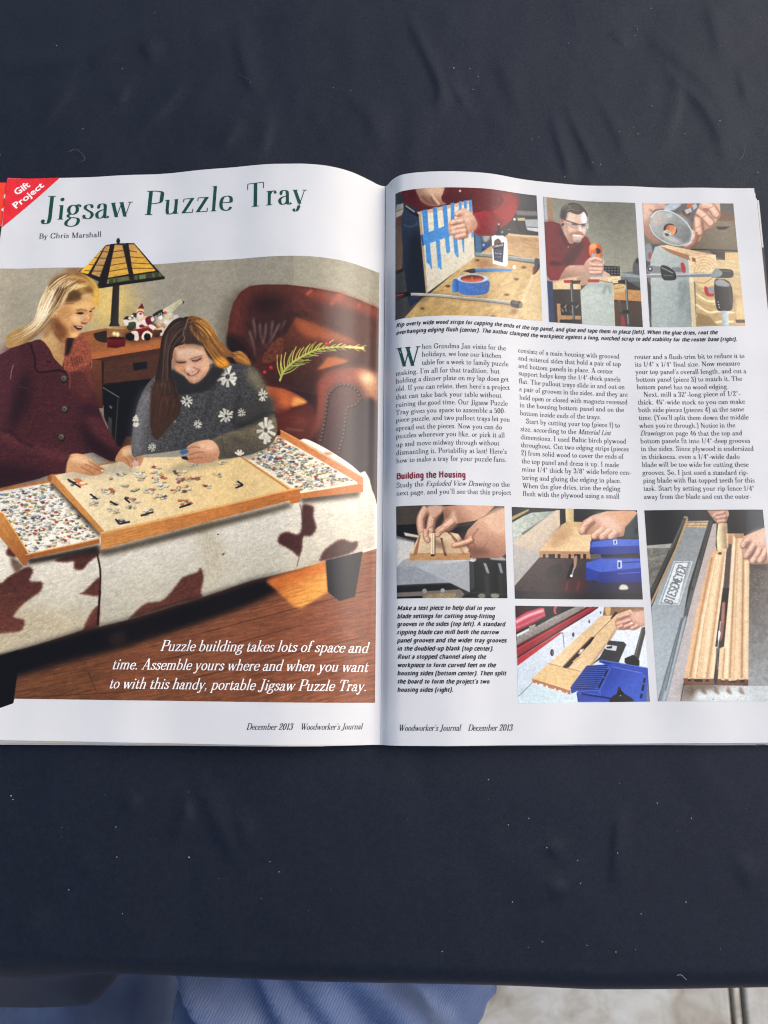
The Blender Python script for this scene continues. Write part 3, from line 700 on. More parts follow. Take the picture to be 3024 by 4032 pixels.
    c.p("430,1360 520,1290 640,1240 740,1230 720,1260 560,1340", (44, 42, 40), b=7, al=.85); c.p("400,1420 520,1460 560,1480 430,1450", (66, 60, 50), b=6)
    c.p("470,1200 560,1180 700,1110 740,1200 560,1290 480,1300", (72, 66, 58), b=10, n=(.2, 8, 5, 0))
    c.l("280,1020 250,1150 200,1300", 14, (44, 42, 40), b=5, al=.8); c.l("480,1100 440,1260 470,1350", 14, (42, 40, 38), b=5, al=.8)
    c.r("268,1450 335,1428 365,1590 318,1598", (104, 92, 72))
    for i in range(6):
        c.l([(282 + i * 13, 1448 - i * 3), (322 + i * 9, 1590 - i * 2)], 4, (66, 58, 48), sp=False)
    for x, y, r, sx in ((388, 955, 98, .9), (70, 1145, 56, .9), (376, 1260, 64, .9), (662, 1100, 52, .7), (156, 1326, 42, .9), (495, 1238, 36, .95), (684, 1370, 104, .75), (-163, 1010, 40, .8), (-325, 1305, 62, .4), (-198, 1500, 36, .95), (-30, 1290, 26, .8)):
        flake(c, x, y, r, random.random(), sx)
    for i in range(4):
        a = -2.6 + i * .7
        c.l([(480, 1565), (480 + 40 * math.cos(a), 1565 + 44 * math.sin(a))], 16, (214, 204, 180), sp=False)
    # hair behind, face
    c.p("-120,640 -60,540 0,500 40,520 -20,740 -60,900 -30,1050 20,1150 10,1250 -80,1352 -170,1442 -212,1300 -180,1000 -145,800", (62, 42, 30))
    c.p("-190,1000 -40,1000 20,1150 10,1250 -80,1352 -170,1442 -212,1300", (80, 50, 33), b=3)
    c.view(*VH2)
    c.p("370,860 560,960 700,1078 820,1040 940,860 1030,820 1180,860 1100,1000 900,1196 400,1240 350,1000", (52, 49, 47), b=4)
    c.p("385,560 480,500 700,490 860,545 925,650 944,760 934,870 884,962 800,1042 722,1080 648,1062 560,962 440,884 388,770", (204, 154, 116), sp=False, n=(.05, 30, 30, 0))
    c.p("460,540 700,530 860,600 800,680 640,700 460,690", (216, 174, 140), b=7); c.p("800,740 930,740 925,880 850,920 790,840", (222, 166, 126), b=6); c.p("410,780 540,800 560,900 500,920 430,860", (208, 142, 98), b=5); c.p("600,740 660,740 720,830 680,930 590,900 570,840", (218, 166, 132), b=4); c.o(622, 860, 26, (240, 200, 170), b=3); c.p("690,760 800,750 830,820 740,840", (214, 158, 130), b=4)
    c.p("380,600 420,560 440,700 410,860 385,770", (150, 96, 66), b=4, al=.8); c.p("560,960 650,1030 760,1030 880,930 935,860 884,962 800,1042 722,1080 648,1062", (150, 94, 68), b=4, al=.85); c.p("700,1000 780,980 760,1040 700,1060", (220, 170, 140), b=4, al=.7); c.p("470,500 720,490 850,550 800,560 640,530 480,560", (160, 106, 72), b=4, al=.7)
    c.p("430,735 590,735 590,790 440,790", (164, 110, 80), b=4, al=.7); c.p("650,705 830,670 830,740 690,760", (170, 116, 88), b=4, al=.7); c.l("440,750 510,766 585,752", 20, (78, 48, 36), b=1); c.l("676,732 740,738 822,696", 18, (72, 46, 38), b=1); c.l("640,718 720,688 832,658", 14, (140, 92, 66), b=1.5); c.l("410,738 470,744 530,744", 12, (140, 92, 64), b=1.5)
    c.l("575,860 560,900 600,930 650,940", 16, (150, 92, 68), b=2); c.l("700,832 750,858 806,872", 14, (150, 90, 66), b=1.5); c.o(608, 922, 12, (120, 66, 50), ry=7, b=1); c.o(690, 905, 10, (120, 66, 50), ry=6, b=1)
    c.p("600,932 680,944 760,904 796,876 772,926 700,962 640,968", (124, 60, 52)); c.p("640,942 690,944 758,906 772,906 700,952 660,956", (208, 188, 168)); c.l("630,972 710,976 776,926", 16, (198, 122, 104), b=1.5); c.l("800,866 822,890 812,920", 10, (160, 100, 76), b=1.5)
    # hair
    c.p("625,72 500,110 370,200 290,320 250,520 232,700 200,1000 180,1240 400,1240 370,1000 355,800 360,640 390,560 480,505 560,470 600,300", (62, 43, 33))
    c.p("625,72 755,68 880,118 985,230 1060,370 1150,478 1290,600 1400,588 1500,650 1584,790 1545,812 1350,762 1290,690 1190,690 1256,800 1150,852 1050,812 960,702 900,620 830,500 700,478 560,470 580,300", (126, 78, 38))
    c.p("620,105 700,150 800,300 860,500 700,478 560,468 585,300", (74, 50, 36), b=3); c.p("860,500 920,560 990,690 955,700 900,620", (70, 40, 22), b=3); c.p("1190,690 1280,680 1330,760 1260,770 1210,730", (44, 26, 20), b=2)
    c.p("770,80 880,125 985,240 1050,360 960,310 880,230 820,150", (212, 146, 54), b=5); c.p("850,290 960,320 1080,440 1200,580 1080,520 960,420", (186, 120, 46), b=5); c.p("1030,700 1170,690 1244,790 1150,836 1050,796", (224, 140, 34), b=4); c.p("1310,640 1430,600 1540,720 1560,800 1460,740", (204, 134, 48), b=4); c.p("680,300 760,330 840,460 780,420", (206, 150, 70), b=3, al=.8)
    c.strands("640,80 800,90 980,240 1080,400 1280,600 1400,600", "640,260 740,330 880,520 990,690 1150,830", 170, 15, [(212, 144, 56), (100, 60, 28), (172, 108, 42), (226, 168, 78), (76, 46, 26), (140, 86, 38), (116, 72, 36)], al=.7, jit=7, b=.3)
    c.strands("1290,610 1420,600 1540,720", "1300,690 1380,740 1540,800", 40, 13, [(206, 142, 60), (104, 62, 30), (176, 112, 46)], al=.7, jit=6, b=.3)
    c.strands("620,75 440,140 300,320 250,560 210,1000 150,1300", "610,300 500,420 400,560 360,760 380,1000 380,1300", 190, 13, [(104, 76, 58), (42, 29, 22), (124, 92, 70), (56, 38, 28), (88, 60, 42)], al=.65, jit=7, b=.3)
    c.strands("620,110 600,250 560,440", "720,180 800,330 850,500", 40, 12, [(110, 80, 58), (50, 34, 25)], al=.6, jit=7, b=.3); c.l("622,92 572,240 545,330 568,400 520,462", 12, (150, 116, 100), b=1.2)
    c.view(*VB)
    c.strands("-140,950 -190,1150 -205,1350", "-40,950 10,1150 -60,1340", 60, 8, [(116, 76, 48), (50, 32, 24), (96, 62, 40)], al=.6)
    # hand with a blue puzzle piece
    c.p("72,1502 150,1460 262,1448 322,1520 312,1590 250,1622 120,1628 66,1604 90,1562", (208, 152, 112), (184, 122, 84), (180, 1460, 160, 1620)); c.p("150,1480 260,1465 300,1520 200,1530", (226, 176, 138), b=7)
    for s in ("90,1562 160,1540 210,1545", "72,1604 150,1585 200,1585", "75,1515 130,1500 180,1510"):
        c.l(s, 6, (146, 88, 58), b=1.2)
    c.p("18,1535 50,1522 84,1528 74,1548 30,1560", (66, 96, 146)); c.p("30,1578 70,1575 78,1600 40,1596", (60, 40, 30))
    # scratches, haze of the print screen
    im = c.im
    H, W = im.shape[:2]
    yy, xx = np.mgrid[0:H, 0:W]
    w = (np.clip((xx / W - .35) / .5, 0, 1) * np.clip(.36 - yy / H, 0, .2) * 5)[..., None]
    moire = np.sin((xx * .8 + yy * .55) * .5 + 1.5 * np.sin(yy * .02)) * .5
    im *= 1 + w * .035 * np.stack([moire, -moire, moire], -1)
    return c
# ------------------------------------------------------------------ the seven small printed pictures (right page)
def fingers(c, lst, col, col2, w, dark=None):
    for s in lst:
        P = pts(s)
        if dark:
            c.l(P + [w * .30, w * .30], w * .7, dark, b=1.6, al=.75)
        c.l(P, w * 1.06, col2, b=1.0); c.o(P[-1][0], P[-1][1], w * .50, col2, b=1.0)
        c.l(P + [-w * .08, -w * .12], w * .72, col, b=1.6); c.o(P[-1][0] - w * .06, P[-1][1] - w * .1, w * .36, col, b=1.2)
        hi = tuple(min(250, x * 1.10 + 8) for x in col)
        c.l(P + [-w * .14, -w * .22], w * .26, hi, b=1.6, al=.8)
        m = P[len(P) // 2]
        c.l([(m[0] - w * .28, m[1] + w * .2), (m[0] + w * .28, m[1] - w * .1)], w * .10, col2, b=.6, al=.8)

def paint_tape():
    c = Paint([(854.1, 419.4), (1159, 422.4), (1171.6, 693), (854, 692)], .85, (60, 58, 58))
    c.view(1540, 720, .37372)
    c.r("0,0 200,0 140,420 110,1000 40,1000 0,1000", (92, 66, 50), (120, 88, 62), (60, 200, 60, 900))
    c.r("40,120 130,110 130,230 45,240", (58, 56, 58)); c.r("60,230 130,215 130,270 50,300", (150, 146, 140)); c.r("50,310 130,275 130,330 50,370", (176, 158, 128)); c.r("45,380 115,350 110,440 45,470", (110, 62, 44))
    c.r("40,950 130,900 200,1160 330,1200 150,1420 40,1450", (72, 68, 64)); c.r("45,930 130,900 130,930 45,975", (40, 38, 38))
    # machines behind
    c.r("1300,80 1640,130 1640,560 1180,560", (52, 50, 52)); c.p("1330,110 1540,140 1545,270 1340,260", (66, 64, 66), b=6)
    c.r("1310,290 1545,300 1545,350 1320,340", (112, 108, 104), b=2); c.r("1410,385 1550,385 1550,470 1420,462", (150, 154, 152)); c.r("1330,370 1410,368 1410,400 1330,400", (170, 160, 110))
    c.r("1290,380 1330,390 1390,520 1340,520", (30, 30, 32)); c.r("1420,470 1560,475 1560,520 1440,500", (184, 184, 182)); c.o(1300, 385, 14, (210, 210, 205)); c.o(1250, 520, 46, (150, 160, 170), ry=30); c.r("1200,500 1300,490 1340,560 1200,560", (50, 50, 54))
    c.r("940,520 1080,540 1070,700 950,690", (70, 76, 76)); c.p("960,530 1040,540 1030,600 980,620", (150, 156, 150), b=3); c.r("955,640 1030,650 1020,690 955,680", (44, 74, 150)); c.o(975, 655, 14, (120, 160, 210))
    # bench
    BE = (196, 160, 98)
    c.r("1225,545 1640,560 1640,830 1230,760 940,740 1060,660", (172, 128, 78), (190, 150, 96), (1240, 560, 1240, 760), n=(.12, 50, 8, .1))
    c.l("1230,542 1560,570", 22, (206, 172, 118), sp=False, b=1)
    c.r("380,1190 880,770 1640,870 1640,1480 90,1480 330,1210", BE, (182, 142, 76), (900, 900, 500, 1400), n=(.12, 60, 22, -.5))
    c.r("880,770 1500,850 1490,900 1180,880 900,880", (176, 122, 66), b=12, al=.6); c.p("890,830 1050,840 1040,890 890,870", (140, 78, 46), b=10, al=.7)
    c.l("1500,970 1380,1260 1300,1450", 24, (226, 206, 164), b=4, sp=False); c.r("1500,950 1640,900 1640,1480 1350,1480", (206, 176, 122), b=8, al=.8, n=(.08, 30, 20, 0))
    for x, y in ((596, 1088), (328, 1322), (1215, 1178), (1318, 1013), (905, 815), (1070, 1408), (1395, 890)):
        c.o(x, y, 30, (140, 96, 54), ry=13, b=1.5); c.o(x + 4, y + 3, 20, (98, 62, 36), ry=8, b=1.5)
    # back clamp
    c.r("885,735 1520,800 1515,845 885,775", (128, 132, 122)); c.l("885,738 1520,805", 9, (178, 180, 170), sp=False); c.l("885,772 1500,842", 8, (76, 76, 70), sp=False)
    c.p("1515,800 1566,810 1562,900 1500,968 1510,870", (70, 70, 72)); c.r("1492,890 1510,880 1508,965 1488,968", (186, 40, 40)); c.l("1560,850 1550,900 1515,955", 10, (20, 20, 22))
    # man: jeans and shirt
    c.p("115,330 150,240 330,300 420,600 372,1180 330,1200 200,1310 180,1230 150,1000 120,640 108,440", (50, 62, 86), (36, 42, 58), (120, 400, 330, 1000), sp=False, n=(.18, 14, 10, 1.2))
    c.p("200,600 320,560 370,1160 260,1160", (30, 34, 46), b=12); c.l("130,440 200,465 262,440 278,400", 7, (90, 104, 124), b=1.5); c.r("170,1160 330,1160 200,1310 185,1250", (42, 54, 80), b=2)
    c.r("880,515 940,515 955,700 950,740 885,740", (62, 110, 146), b=2)
    RD = (112, 24, 27)
    c.p("110,100 150,60 300,30 1000,20 1330,100 1350,230 1280,380 1150,490 1060,560 930,560 840,510 560,400 300,300 220,240 140,215", RD, (134, 28, 30), (300, 100, 1200, 300), n=(.10, 26, 10, 1), sp=False)
    c.p("860,330 1000,290 1200,210 1330,240 1270,390 1160,480 1080,540 920,545 850,505 900,430", (184, 32, 36), (150, 24, 30), (1000, 280, 1000, 540), n=(.1, 26, 10, -.3))
    c.p("1140,110 1300,130 1340,230 1200,260 1100,300 1170,200", (170, 34, 36), b=8); c.l("1060,300 1100,380 1180,420", 14, (126, 18, 26), b=3); c.p("560,110 850,140 840,200 560,190", (92, 20, 24), b=16)
    c.l("1140,120 1170,190 1090,270 1000,300", 12, (92, 16, 22), b=3); c.l("190,150 230,110 250,220", 14, (84, 18, 22), b=4); c.o(726, 86, 13, (186, 166, 140)); c.l("850,510 920,545 1060,560", 6, (220, 110, 90), b=2, al=.6)
    c.p("140,220 170,240 290,320 280,360 150,270", (34, 32, 34)); c.l("150,240 250,310", 15, (160, 160, 158), b=1)
    # hand at the top
    c.p("258,60 320,40 545,35 548,100 530,150 540,200 572,222 430,245 330,205 290,150", (196, 148, 112), (150, 100, 74), (500, 60, 330, 200))
    c.p("320,120 420,150 520,190 560,225 430,245 340,205", (140, 92, 66), b=6); fingers(c, ["430,120 470,180 505,225"], (206, 158, 122), (150, 100, 76), 36); c.p("350,50 530,45 530,110 420,120 340,90", (210, 168, 130), b=8); c.l("330,140 370,190 420,215", 8, (98, 58, 44), b=2); c.l("420,150 440,200 480,230", 7, (98, 58, 44), b=2)
    # panel with masking tape
    c.r("290,330 850,180 882,785 375,1165", (226, 212, 180), (206, 192, 162), (400, 400, 600, 1000), n=(.03, 20, 20, 0))
    c.r("268,310 850,178 852,215 300,345", (206, 168, 128), n=(.1, 20, 6, -.2)); c.r("290,335 318,328 385,1160 366,1165", (176, 150, 106))
    TP = (62, 134, 204)
    def tape(s): c.r(s, TP, (74, 144, 206), (300, 300, 800, 700), n=(.12, 8, 8, .4))
    for s in ("325,290 380,278 400,560 345,570", "440,262 483,250 500,520 455,540", "540,240 586,230 605,480 560,490", "626,215 665,208 668,400 630,400", "712,198 745,190 742,300 712,310", "765,188 796,182 800,290 770,300", "818,182 850,178 852,320 822,300"):
        tape(s)
    tape("312,552 610,440 625,560 330,665"); c.r("312,552 330,548 345,660 330,668", (40, 80, 140))
    for s in ("362,640 408,625 432,905 420,912 410,870 372,838", "470,600 510,588 535,905 520,915 505,890 495,905", "565,560 608,548 624,728 600,742 582,738", "652,560 692,550 712,775 700,790 668,740", "740,570 768,560 772,742 756,720", "800,545 815,540 814,590", "842,510 866,515 866,575 848,580"):
        tape(s)
    for i in range(60):
        s = random.choice([(360, 300, 545), (470, 270, 900), (575, 260, 720), (390, 560, 860), (450, 500, 600)])
        c.l([(s[0] + random.uniform(-12, 12), y := random.uniform(s[1], s[2])), (s[0] + random.uniform(-14, 22), y + random.uniform(-12, 12))], 4, random.choice([(110, 150, 160), (46, 104, 176), (140, 130, 130)]), al=.6, sp=False)
    # bar clamp in front, roll of tape, brush, glue cap
    c.l("230,1178 700,1205 1270,1290", 26, (112, 74, 44), b=5, al=.7, sp=False)
    c.r("205,1160 380,1168 760,1200 1270,1250 1268,1290 760,1232 380,1196 205,1190", (168, 160, 142), (140, 134, 118), (700, 1190, 700, 1235)); c.l("215,1164 760,1206 1268,1258", 7, (214, 206, 190), sp=False); c.l("215,1190 760,1232 1268,1288", 5, (70, 60, 48), sp=False)
    c.p("1262,1248 1300,1240 1375,1258 1378,1312 1340,1322 1266,1300", (40, 38, 40)); c.r("1300,1243 1345,1246 1340,1256 1300,1254", (196, 70, 50)); c.l("1278,1262 1340,1272", 10, (120, 120, 120), b=1); c.p("1355,1262 1380,1270 1376,1315 1350,1318", (120, 112, 92)); c.p("1280,1330 1340,1330 1310,1390 1270,1380", (128, 62, 36), b=7, al=.8)
    c.p("40,1165 150,1152 205,1162 210,1190 150,1205 45,1232", (44, 38, 40), sp=False); c.r("45,1180 130,1170 130,1182 45,1200", (196, 50, 54)); c.r("45,1205 120,1192 118,1202 45,1222", (140, 34, 40)); c.o(170, 1172, 26, (26, 24, 26), ry=22)
    c.p("650,1130 720,1185 860,1205 1020,1170 1060,1180 900,1225 700,1200", (120, 86, 48), b=6, al=.6)
    c.p("700,1020 712,1150 780,1180 860,1186 950,1178 1022,1150 1026,1030 860,1060", (52, 112, 196), (40, 92, 172), (720, 1100, 1020, 1100), n=(.10, 10, 8, 0)); c.p("650,1025 690,1015 705,1030 708,1140 690,1152 645,1145", (62, 126, 206), (40, 88, 160), (650, 1080, 705, 1080))
    for x, y in ((740, 1095), (800, 1080), (850, 1105), (905, 1130), (970, 1090), (820, 1160), (760, 1135), (975, 1140), (1005, 1070), (915, 1075)):
        c.l([(x - 16, y + 5), (x, y - 5), (x + 14, y + 2)], 6, random.choice([(110, 120, 140), (150, 120, 110), (36, 70, 140)]), al=.8)
    c.o(860, 1010, 168, (120, 150, 190), ry=50); c.o(860, 1008, 162, (176, 190, 204), ry=46); c.o(855, 1008, 126, (176, 62, 30), ry=37); c.p("740,1012 800,982 860,975 930,984 975,1010 930,1000 800,1000", (110, 36, 22), b=2); c.p("745,1020 850,1024 960,1022 920,1042 800,1044", (214, 92, 46), b=2); c.l("850,985 858,1040", 8, (226, 120, 70), b=1.5)
    c.l("900,955 1100,940 1270,930", 16, (112, 76, 42), b=5, al=.6); c.p("760,932 800,918 850,905 900,910 905,940 850,952 800,940", (44, 42, 44)); c.l("762,932 800,928", 7, (130, 80, 40)); c.p("890,908 960,905 1090,904 1230,908 1270,918 1262,930 1100,936 960,942 895,942", (58, 130, 200), (44, 104, 176), (1000, 906, 1000, 940)); c.l("820,915 880,925", 7, (120, 124, 116), b=1.5, al=.6)
    c.p("1282,880 1298,866 1312,880 1314,905 1300,914 1284,904", (240, 236, 228)); c.l("1290,916 1318,912", 8, (130, 90, 56), b=2, al=.7)
    # hand holding the panel
    c.p("690,300 760,268 800,280 840,320 880,360 906,430 895,480 860,505 800,560 740,585 690,590 655,570 620,545 604,500 604,430 640,390 700,370 666,350 668,315", (214, 162, 128), (186, 128, 96), (700, 340, 850, 540))
    fingers(c, ["760,300 720,320 690,330", "760,400 690,410 635,425", "780,450 700,470 640,488", "790,500 720,515 650,525", "790,545 740,560 690,570"], (222, 172, 140), (166, 110, 82), 52, (126, 74, 56))
    c.p("740,300 800,290 870,370 890,440 840,490 790,440 760,380", (220, 172, 138), b=8); c.l("780,440 830,420", 5, (160, 104, 80), b=2); c.p("850,400 900,420 890,490 840,505", (186, 126, 94), b=6)
    # glue bottle
    c.p("1058,565 1110,545 1170,550 1222,590 1228,700 1230,860 1215,884 1150,872 1070,850 1066,700", (232, 228, 222), (206, 204, 200), (1080, 700, 1230, 700), sp=False)
    c.p("1110,510 1180,515 1190,550 1105,552", (34, 34, 36)); c.r("1122,435 1146,432 1150,520 1120,520", (38, 38, 40)); c.o(1134, 438, 11, (170, 170, 170)); c.o(1170, 520, 14, (120, 130, 140))
    c.p("1090,610 1130,590 1160,625 1150,650 1090,655", (104, 70, 50)); c.r("1075,660 1190,625 1175,840 1085,815", (34, 40, 74)); c.p("1062,665 1185,635 1190,670 1070,692", (24, 22, 28), sp=False)
    w, q = sans_stroke("Titebond", 20, 0); c.text(q, w, 1068, 688, 1184, 662, 26, (232, 230, 226))
    w, q = sans_stroke("Wood Glue", 16, 0); c.text(q, w, 1090, 752, 1166, 758, 24, (214, 214, 220))
    for y in (708, 722, 774, 788, 812): c.l([(1088, y - 4), (1164, y + 4)], 5, (150, 156, 176), sp=False, al=.8)
    return c

def paint_router_man():
    c = Paint([(1173, 425), (1372, 438.6), (1388.8, 706.7), (1185.7, 695.6)], .9, (120, 116, 98))
    c.view(2120, 760, .50633)
    c.r("0,0 800,0 850,1086 0,1086", (112, 110, 94), (148, 144, 122), (600, 100, 500, 560), n=(.03, 30, 30, 0))
    c.r("40,30 62,30 74,225 48,225", (150, 154, 158)); c.r("62,30 104,35 114,225 74,222", (150, 112, 74))
    # far bench and machines
    c.r("640,620 800,600 820,760 640,740", (104, 112, 110)); c.p("735,560 770,500 790,560 790,640 740,630", (84, 88, 88)); c.r("640,620 790,640 790,660 640,650", (140, 146, 142)); c.r("690,690 800,690 805,745 690,735", (78, 88, 88)); c.p("760,520 778,510 780,545 760,545", (40, 40, 40))
    c.r("500,565 632,572 634,645 520,640", (30, 30, 32))
    for i in range(5):
        for j in range(3):
            c.r([(514 + i * 24, 575 + j * 22), (532 + i * 24, 577 + j * 22), (533 + i * 24, 590 + j * 22), (515 + i * 24, 588 + j * 22)], (96, 100, 98))
    c.r("110,690 700,690 830,760 840,1080 80,1080", (58, 44, 36)); c.r("580,740 810,760 812,845 580,830", (196, 138, 70), (180, 120, 60), (600, 750, 800, 830), n=(.1, 30, 6, 0)); c.r("590,850 815,850 820,1080 600,1080", (92, 62, 40), (64, 44, 32), (600, 850, 800, 1060))
    c.r("110,680 330,650 330,750 110,750", (206, 172, 118)); c.r("130,690 300,680 300,750 150,740", (216, 184, 130)); c.r("142,860 172,860 180,1010 150,1010", (176, 126, 78)); c.r("170,870 330,860 330,960 180,950", (34, 28, 26)); c.r("160,950 330,955 330,985 165,985", (170, 120, 72)); c.r("165,985 330,985 330,1080 165,1080", (36, 30, 28))
    for i in range(12):
        x, y = random.uniform(180, 300), random.uniform(880, 945); c.l([(x, y), (x + random.uniform(-30, 30), y - 25)], 8, random.choice([(150, 130, 110), (60, 60, 62), (120, 80, 50)]), sp=False)
    # man
    c.p("60,680 110,690 120,900 130,1020 85,1020 75,800", (40, 62, 108), n=(.15, 10, 10, 1), sp=False)
    RD = (126, 26, 30)
    c.p("46,226 110,222 170,240 200,330 270,390 330,350 370,340 395,380 410,440 400,520 360,560 240,560 200,640 150,680 90,675 65,640 55,420", RD, (142, 30, 34), (80, 300, 350, 480), sp=False, n=(.10, 14, 10, .6))
    c.p("330,350 372,340 400,390 405,480 350,540 300,540 340,440", (146, 32, 36), b=4); c.p("190,540 260,430 350,380 330,450 250,560", (90, 16, 22), b=6); c.p("60,250 120,240 140,420 70,500", (142, 32, 36), b=8); c.p("65,500 190,540 210,600 150,670 90,665", (152, 34, 38), b=5); c.p("100,530 200,545 190,560 90,560", (90, 16, 22), b=4)
    c.p("160,260 210,340 260,390 300,385 280,410 210,400 170,330", (104, 18, 24), b=2); c.l("210,400 270,440 330,400", 6, (84, 14, 20), b=1.5); c.o(232, 420, 5, (190, 160, 140))
    SK = (208, 160, 132)
    c.view(*VH3)
    c.p("210,1100 330,1250 520,1720 730,1940 620,2040 480,2000 330,1700 240,1400", (198, 144, 116), (160, 108, 84), (400, 1500, 560, 2000), sp=False)
    c.p("330,560 480,535 700,600 1000,620 1170,520 1305,720 1305,1060 1272,1300 1232,1500 1180,1680 1062,1800 1000,1920 850,1952 700,1900 520,1720 400,1500 330,1250 230,1000 330,850", (208, 170, 144), (196, 152, 124), (1100, 1000, 450, 1500))
    c.p("450,600 700,640 800,900 700,1000 420,930 360,760", (214, 182, 154), b=5); c.p("1060,640 1180,540 1300,740 1290,1060 1100,1080", (228, 220, 226), b=4); c.p("420,1180 700,1320 650,1450 480,1460 390,1300", (224, 170, 130), b=4); c.p("1110,1280 1260,1290 1230,1500 1150,1560", (222, 196, 186), b=4)
    c.p("330,950 400,1160 420,1480 600,1750 770,1940 560,1790 400,1540 330,1300", (140, 116, 100), b=3); c.p("560,1500 830,1470 1100,1510 1170,1640 1060,1600 850,1550 640,1570 620,1660 660,1800 760,1900 620,1800 520,1640", (142, 106, 86), b=2.5); c.p("660,1680 880,1660 1010,1700 960,1900 800,1880", (196, 170, 148), b=3); c.p("760,1850 1000,1830 960,1940 820,1950", (140, 128, 116), b=3)
    c.l("640,1565 850,1562 1050,1598 1150,1625", 30, (164, 92, 88), b=1); c.p("650,1590 850,1600 1050,1612 1040,1655 800,1664 680,1642", (230, 214, 200)); c.p("800,1380 900,1440 1040,1440 1060,1490 900,1500", (176, 108, 80), b=1.5); c.l("985,1220 1012,1350 1050,1430", 60, (242, 230, 224), b=2); c.l("860,1180 840,1300 790,1390", 40, (182, 120, 88), b=2); c.l("700,1400 640,1470 600,1520", 24, (176, 112, 82), b=2)
    c.p("65,930 100,840 220,890 255,990 150,1070", (206, 122, 114)); c.p("100,900 180,910 200,980 140,1010", (164, 70, 70), b=1.5); c.p("150,1080 240,1065 240,1130 120,1210", (44, 36, 36))
    c.p("100,840 88,500 200,260 480,120 760,98 1040,220 1220,420 1342,640 1334,800 1300,720 1170,520 1020,620 850,650 680,600 480,540 360,620 330,850 200,870", (84, 73, 66)); c.p("110,560 330,330 470,330 400,560 330,840 110,840", (66, 60, 58), b=4)
    c.strands("120,500 300,220 700,110 1100,260", "400,480 600,430 900,520 1150,500", 60, 26, [(146, 130, 118), (52, 45, 42), (118, 104, 94)], al=.7, jit=20, b=.4)
    c.p("480,1040 900,1110 860,1290 640,1270 500,1170", (170, 140, 128), b=1.5, al=.6); c.p("1040,1120 1250,1100 1240,1290 1060,1280", (180, 150, 146), b=1.5, al=.5); c.p("600,1060 880,1105 860,1150 640,1130", (92, 74, 72), b=1.5); c.p("1050,1140 1235,1120 1200,1200 1080,1205", (104, 74, 70), b=1.5)
    c.l("235,880 430,955 700,1040 980,1112 1290,1082", 34, (56, 48, 48)); c.l("440,1110 640,1262 840,1302", 18, (140, 118, 120), b=1); c.p("1290,1090 1385,1080 1380,1290 1310,1300", (186, 190, 178), al=.7); c.o(1335, 1275, 34, (240, 240, 236), ry=20, b=1)
    c.view(2120, 760, .50633)
    # arm, router
    c.p("200,600 240,565 330,572 370,560 380,620 330,645 240,655 165,672", (200, 150, 122), (160, 110, 86), (300, 570, 300, 660))
    c.p("392,440 405,400 450,392 485,410 495,450 485,500 410,498", (226, 106, 36), (196, 80, 24), (400, 420, 490, 470)); c.p("450,430 480,440 478,470 455,470", (50, 44, 40)); c.p("405,405 440,395 450,425 410,440", (246, 150, 80), b=2); c.r("415,470 450,475 448,520 415,520", (150, 156, 160)); c.r("452,475 485,470 480,520 452,525", (232, 110, 40))
    c.p("420,510 500,510 505,560 440,570", (176, 182, 186)); c.p("400,630 500,620 520,650 420,655", (140, 146, 148))
    c.p("355,560 390,510 440,500 500,535 500,620 420,640 370,620", SK, (172, 120, 96), (420, 510, 420, 640)); fingers(c, ["400,520 450,510 490,525", "400,555 450,560 495,562", "395,590 450,592 495,592", "400,618 450,620 490,615"], (218, 168, 140), (160, 108, 86), 27, (128, 80, 62)); c.p("510,610 550,630 555,645 500,650", SK)
    # board and clamps
    c.r("325,660 640,645 640,700 330,705", (214, 176, 128)); c.p("300,660 400,655 385,700 330,720", (176, 128, 94)); c.r("540,660 632,650 634,700 545,705", (226, 198, 148)); c.l("560,680 620,668", 4, (186, 140, 90), sp=False); c.l("555,692 625,690", 4, (186, 140, 90), sp=False)
    c.r("325,760 395,695 575,700 592,1040 340,1030", (172, 180, 168), (160, 170, 158), (400, 720, 500, 1000)); c.r("325,760 395,695 575,705 575,730 400,730", (150, 158, 148), b=4); c.l("525,720 505,790", 14, (116, 120, 110), b=4); c.l("550,720 560,780", 12, (116, 120, 110), b=4); c.r("575,705 582,705 597,1045 590,1040", (206, 182, 140))
    c.r("385,672 475,672 472,695 385,695", (186, 36, 38)); c.r("195,680 270,675 268,700 200,700", (186, 40, 42)); c.r("250,682 330,680 320,705 260,708", (40, 40, 42)); c.r("245,705 268,705 284,985 264,985", (62, 64, 66)); c.l("252,710 270,980", 5, (150, 154, 156), sp=False); c.r("252,850 310,845 310,872 255,872", (30, 30, 32))
    c.l("470,680 580,700", 9, (120, 124, 120)); c.r("620,680 690,672 700,705 620,712", (40, 40, 44)); c.r("672,670 688,670 710,1030 690,1030", (70, 72, 76)); c.l("678,675 698,1020", 5, (160, 164, 166), sp=False); c.p("585,715 670,710 670,765 590,768", (202, 164, 96)); c.l("590,745 665,735", 5, (160, 110, 60)); c.r("635,910 705,910 705,940 640,938", (28, 28, 30)); c.r("640,960 665,950 678,1040 642,1035", (168, 32, 36)); c.r("618,836 640,836 655,935 630,920", (80, 70, 66)); c.r("615,835 642,838 640,848 615,846", (190, 40, 40))
    return c

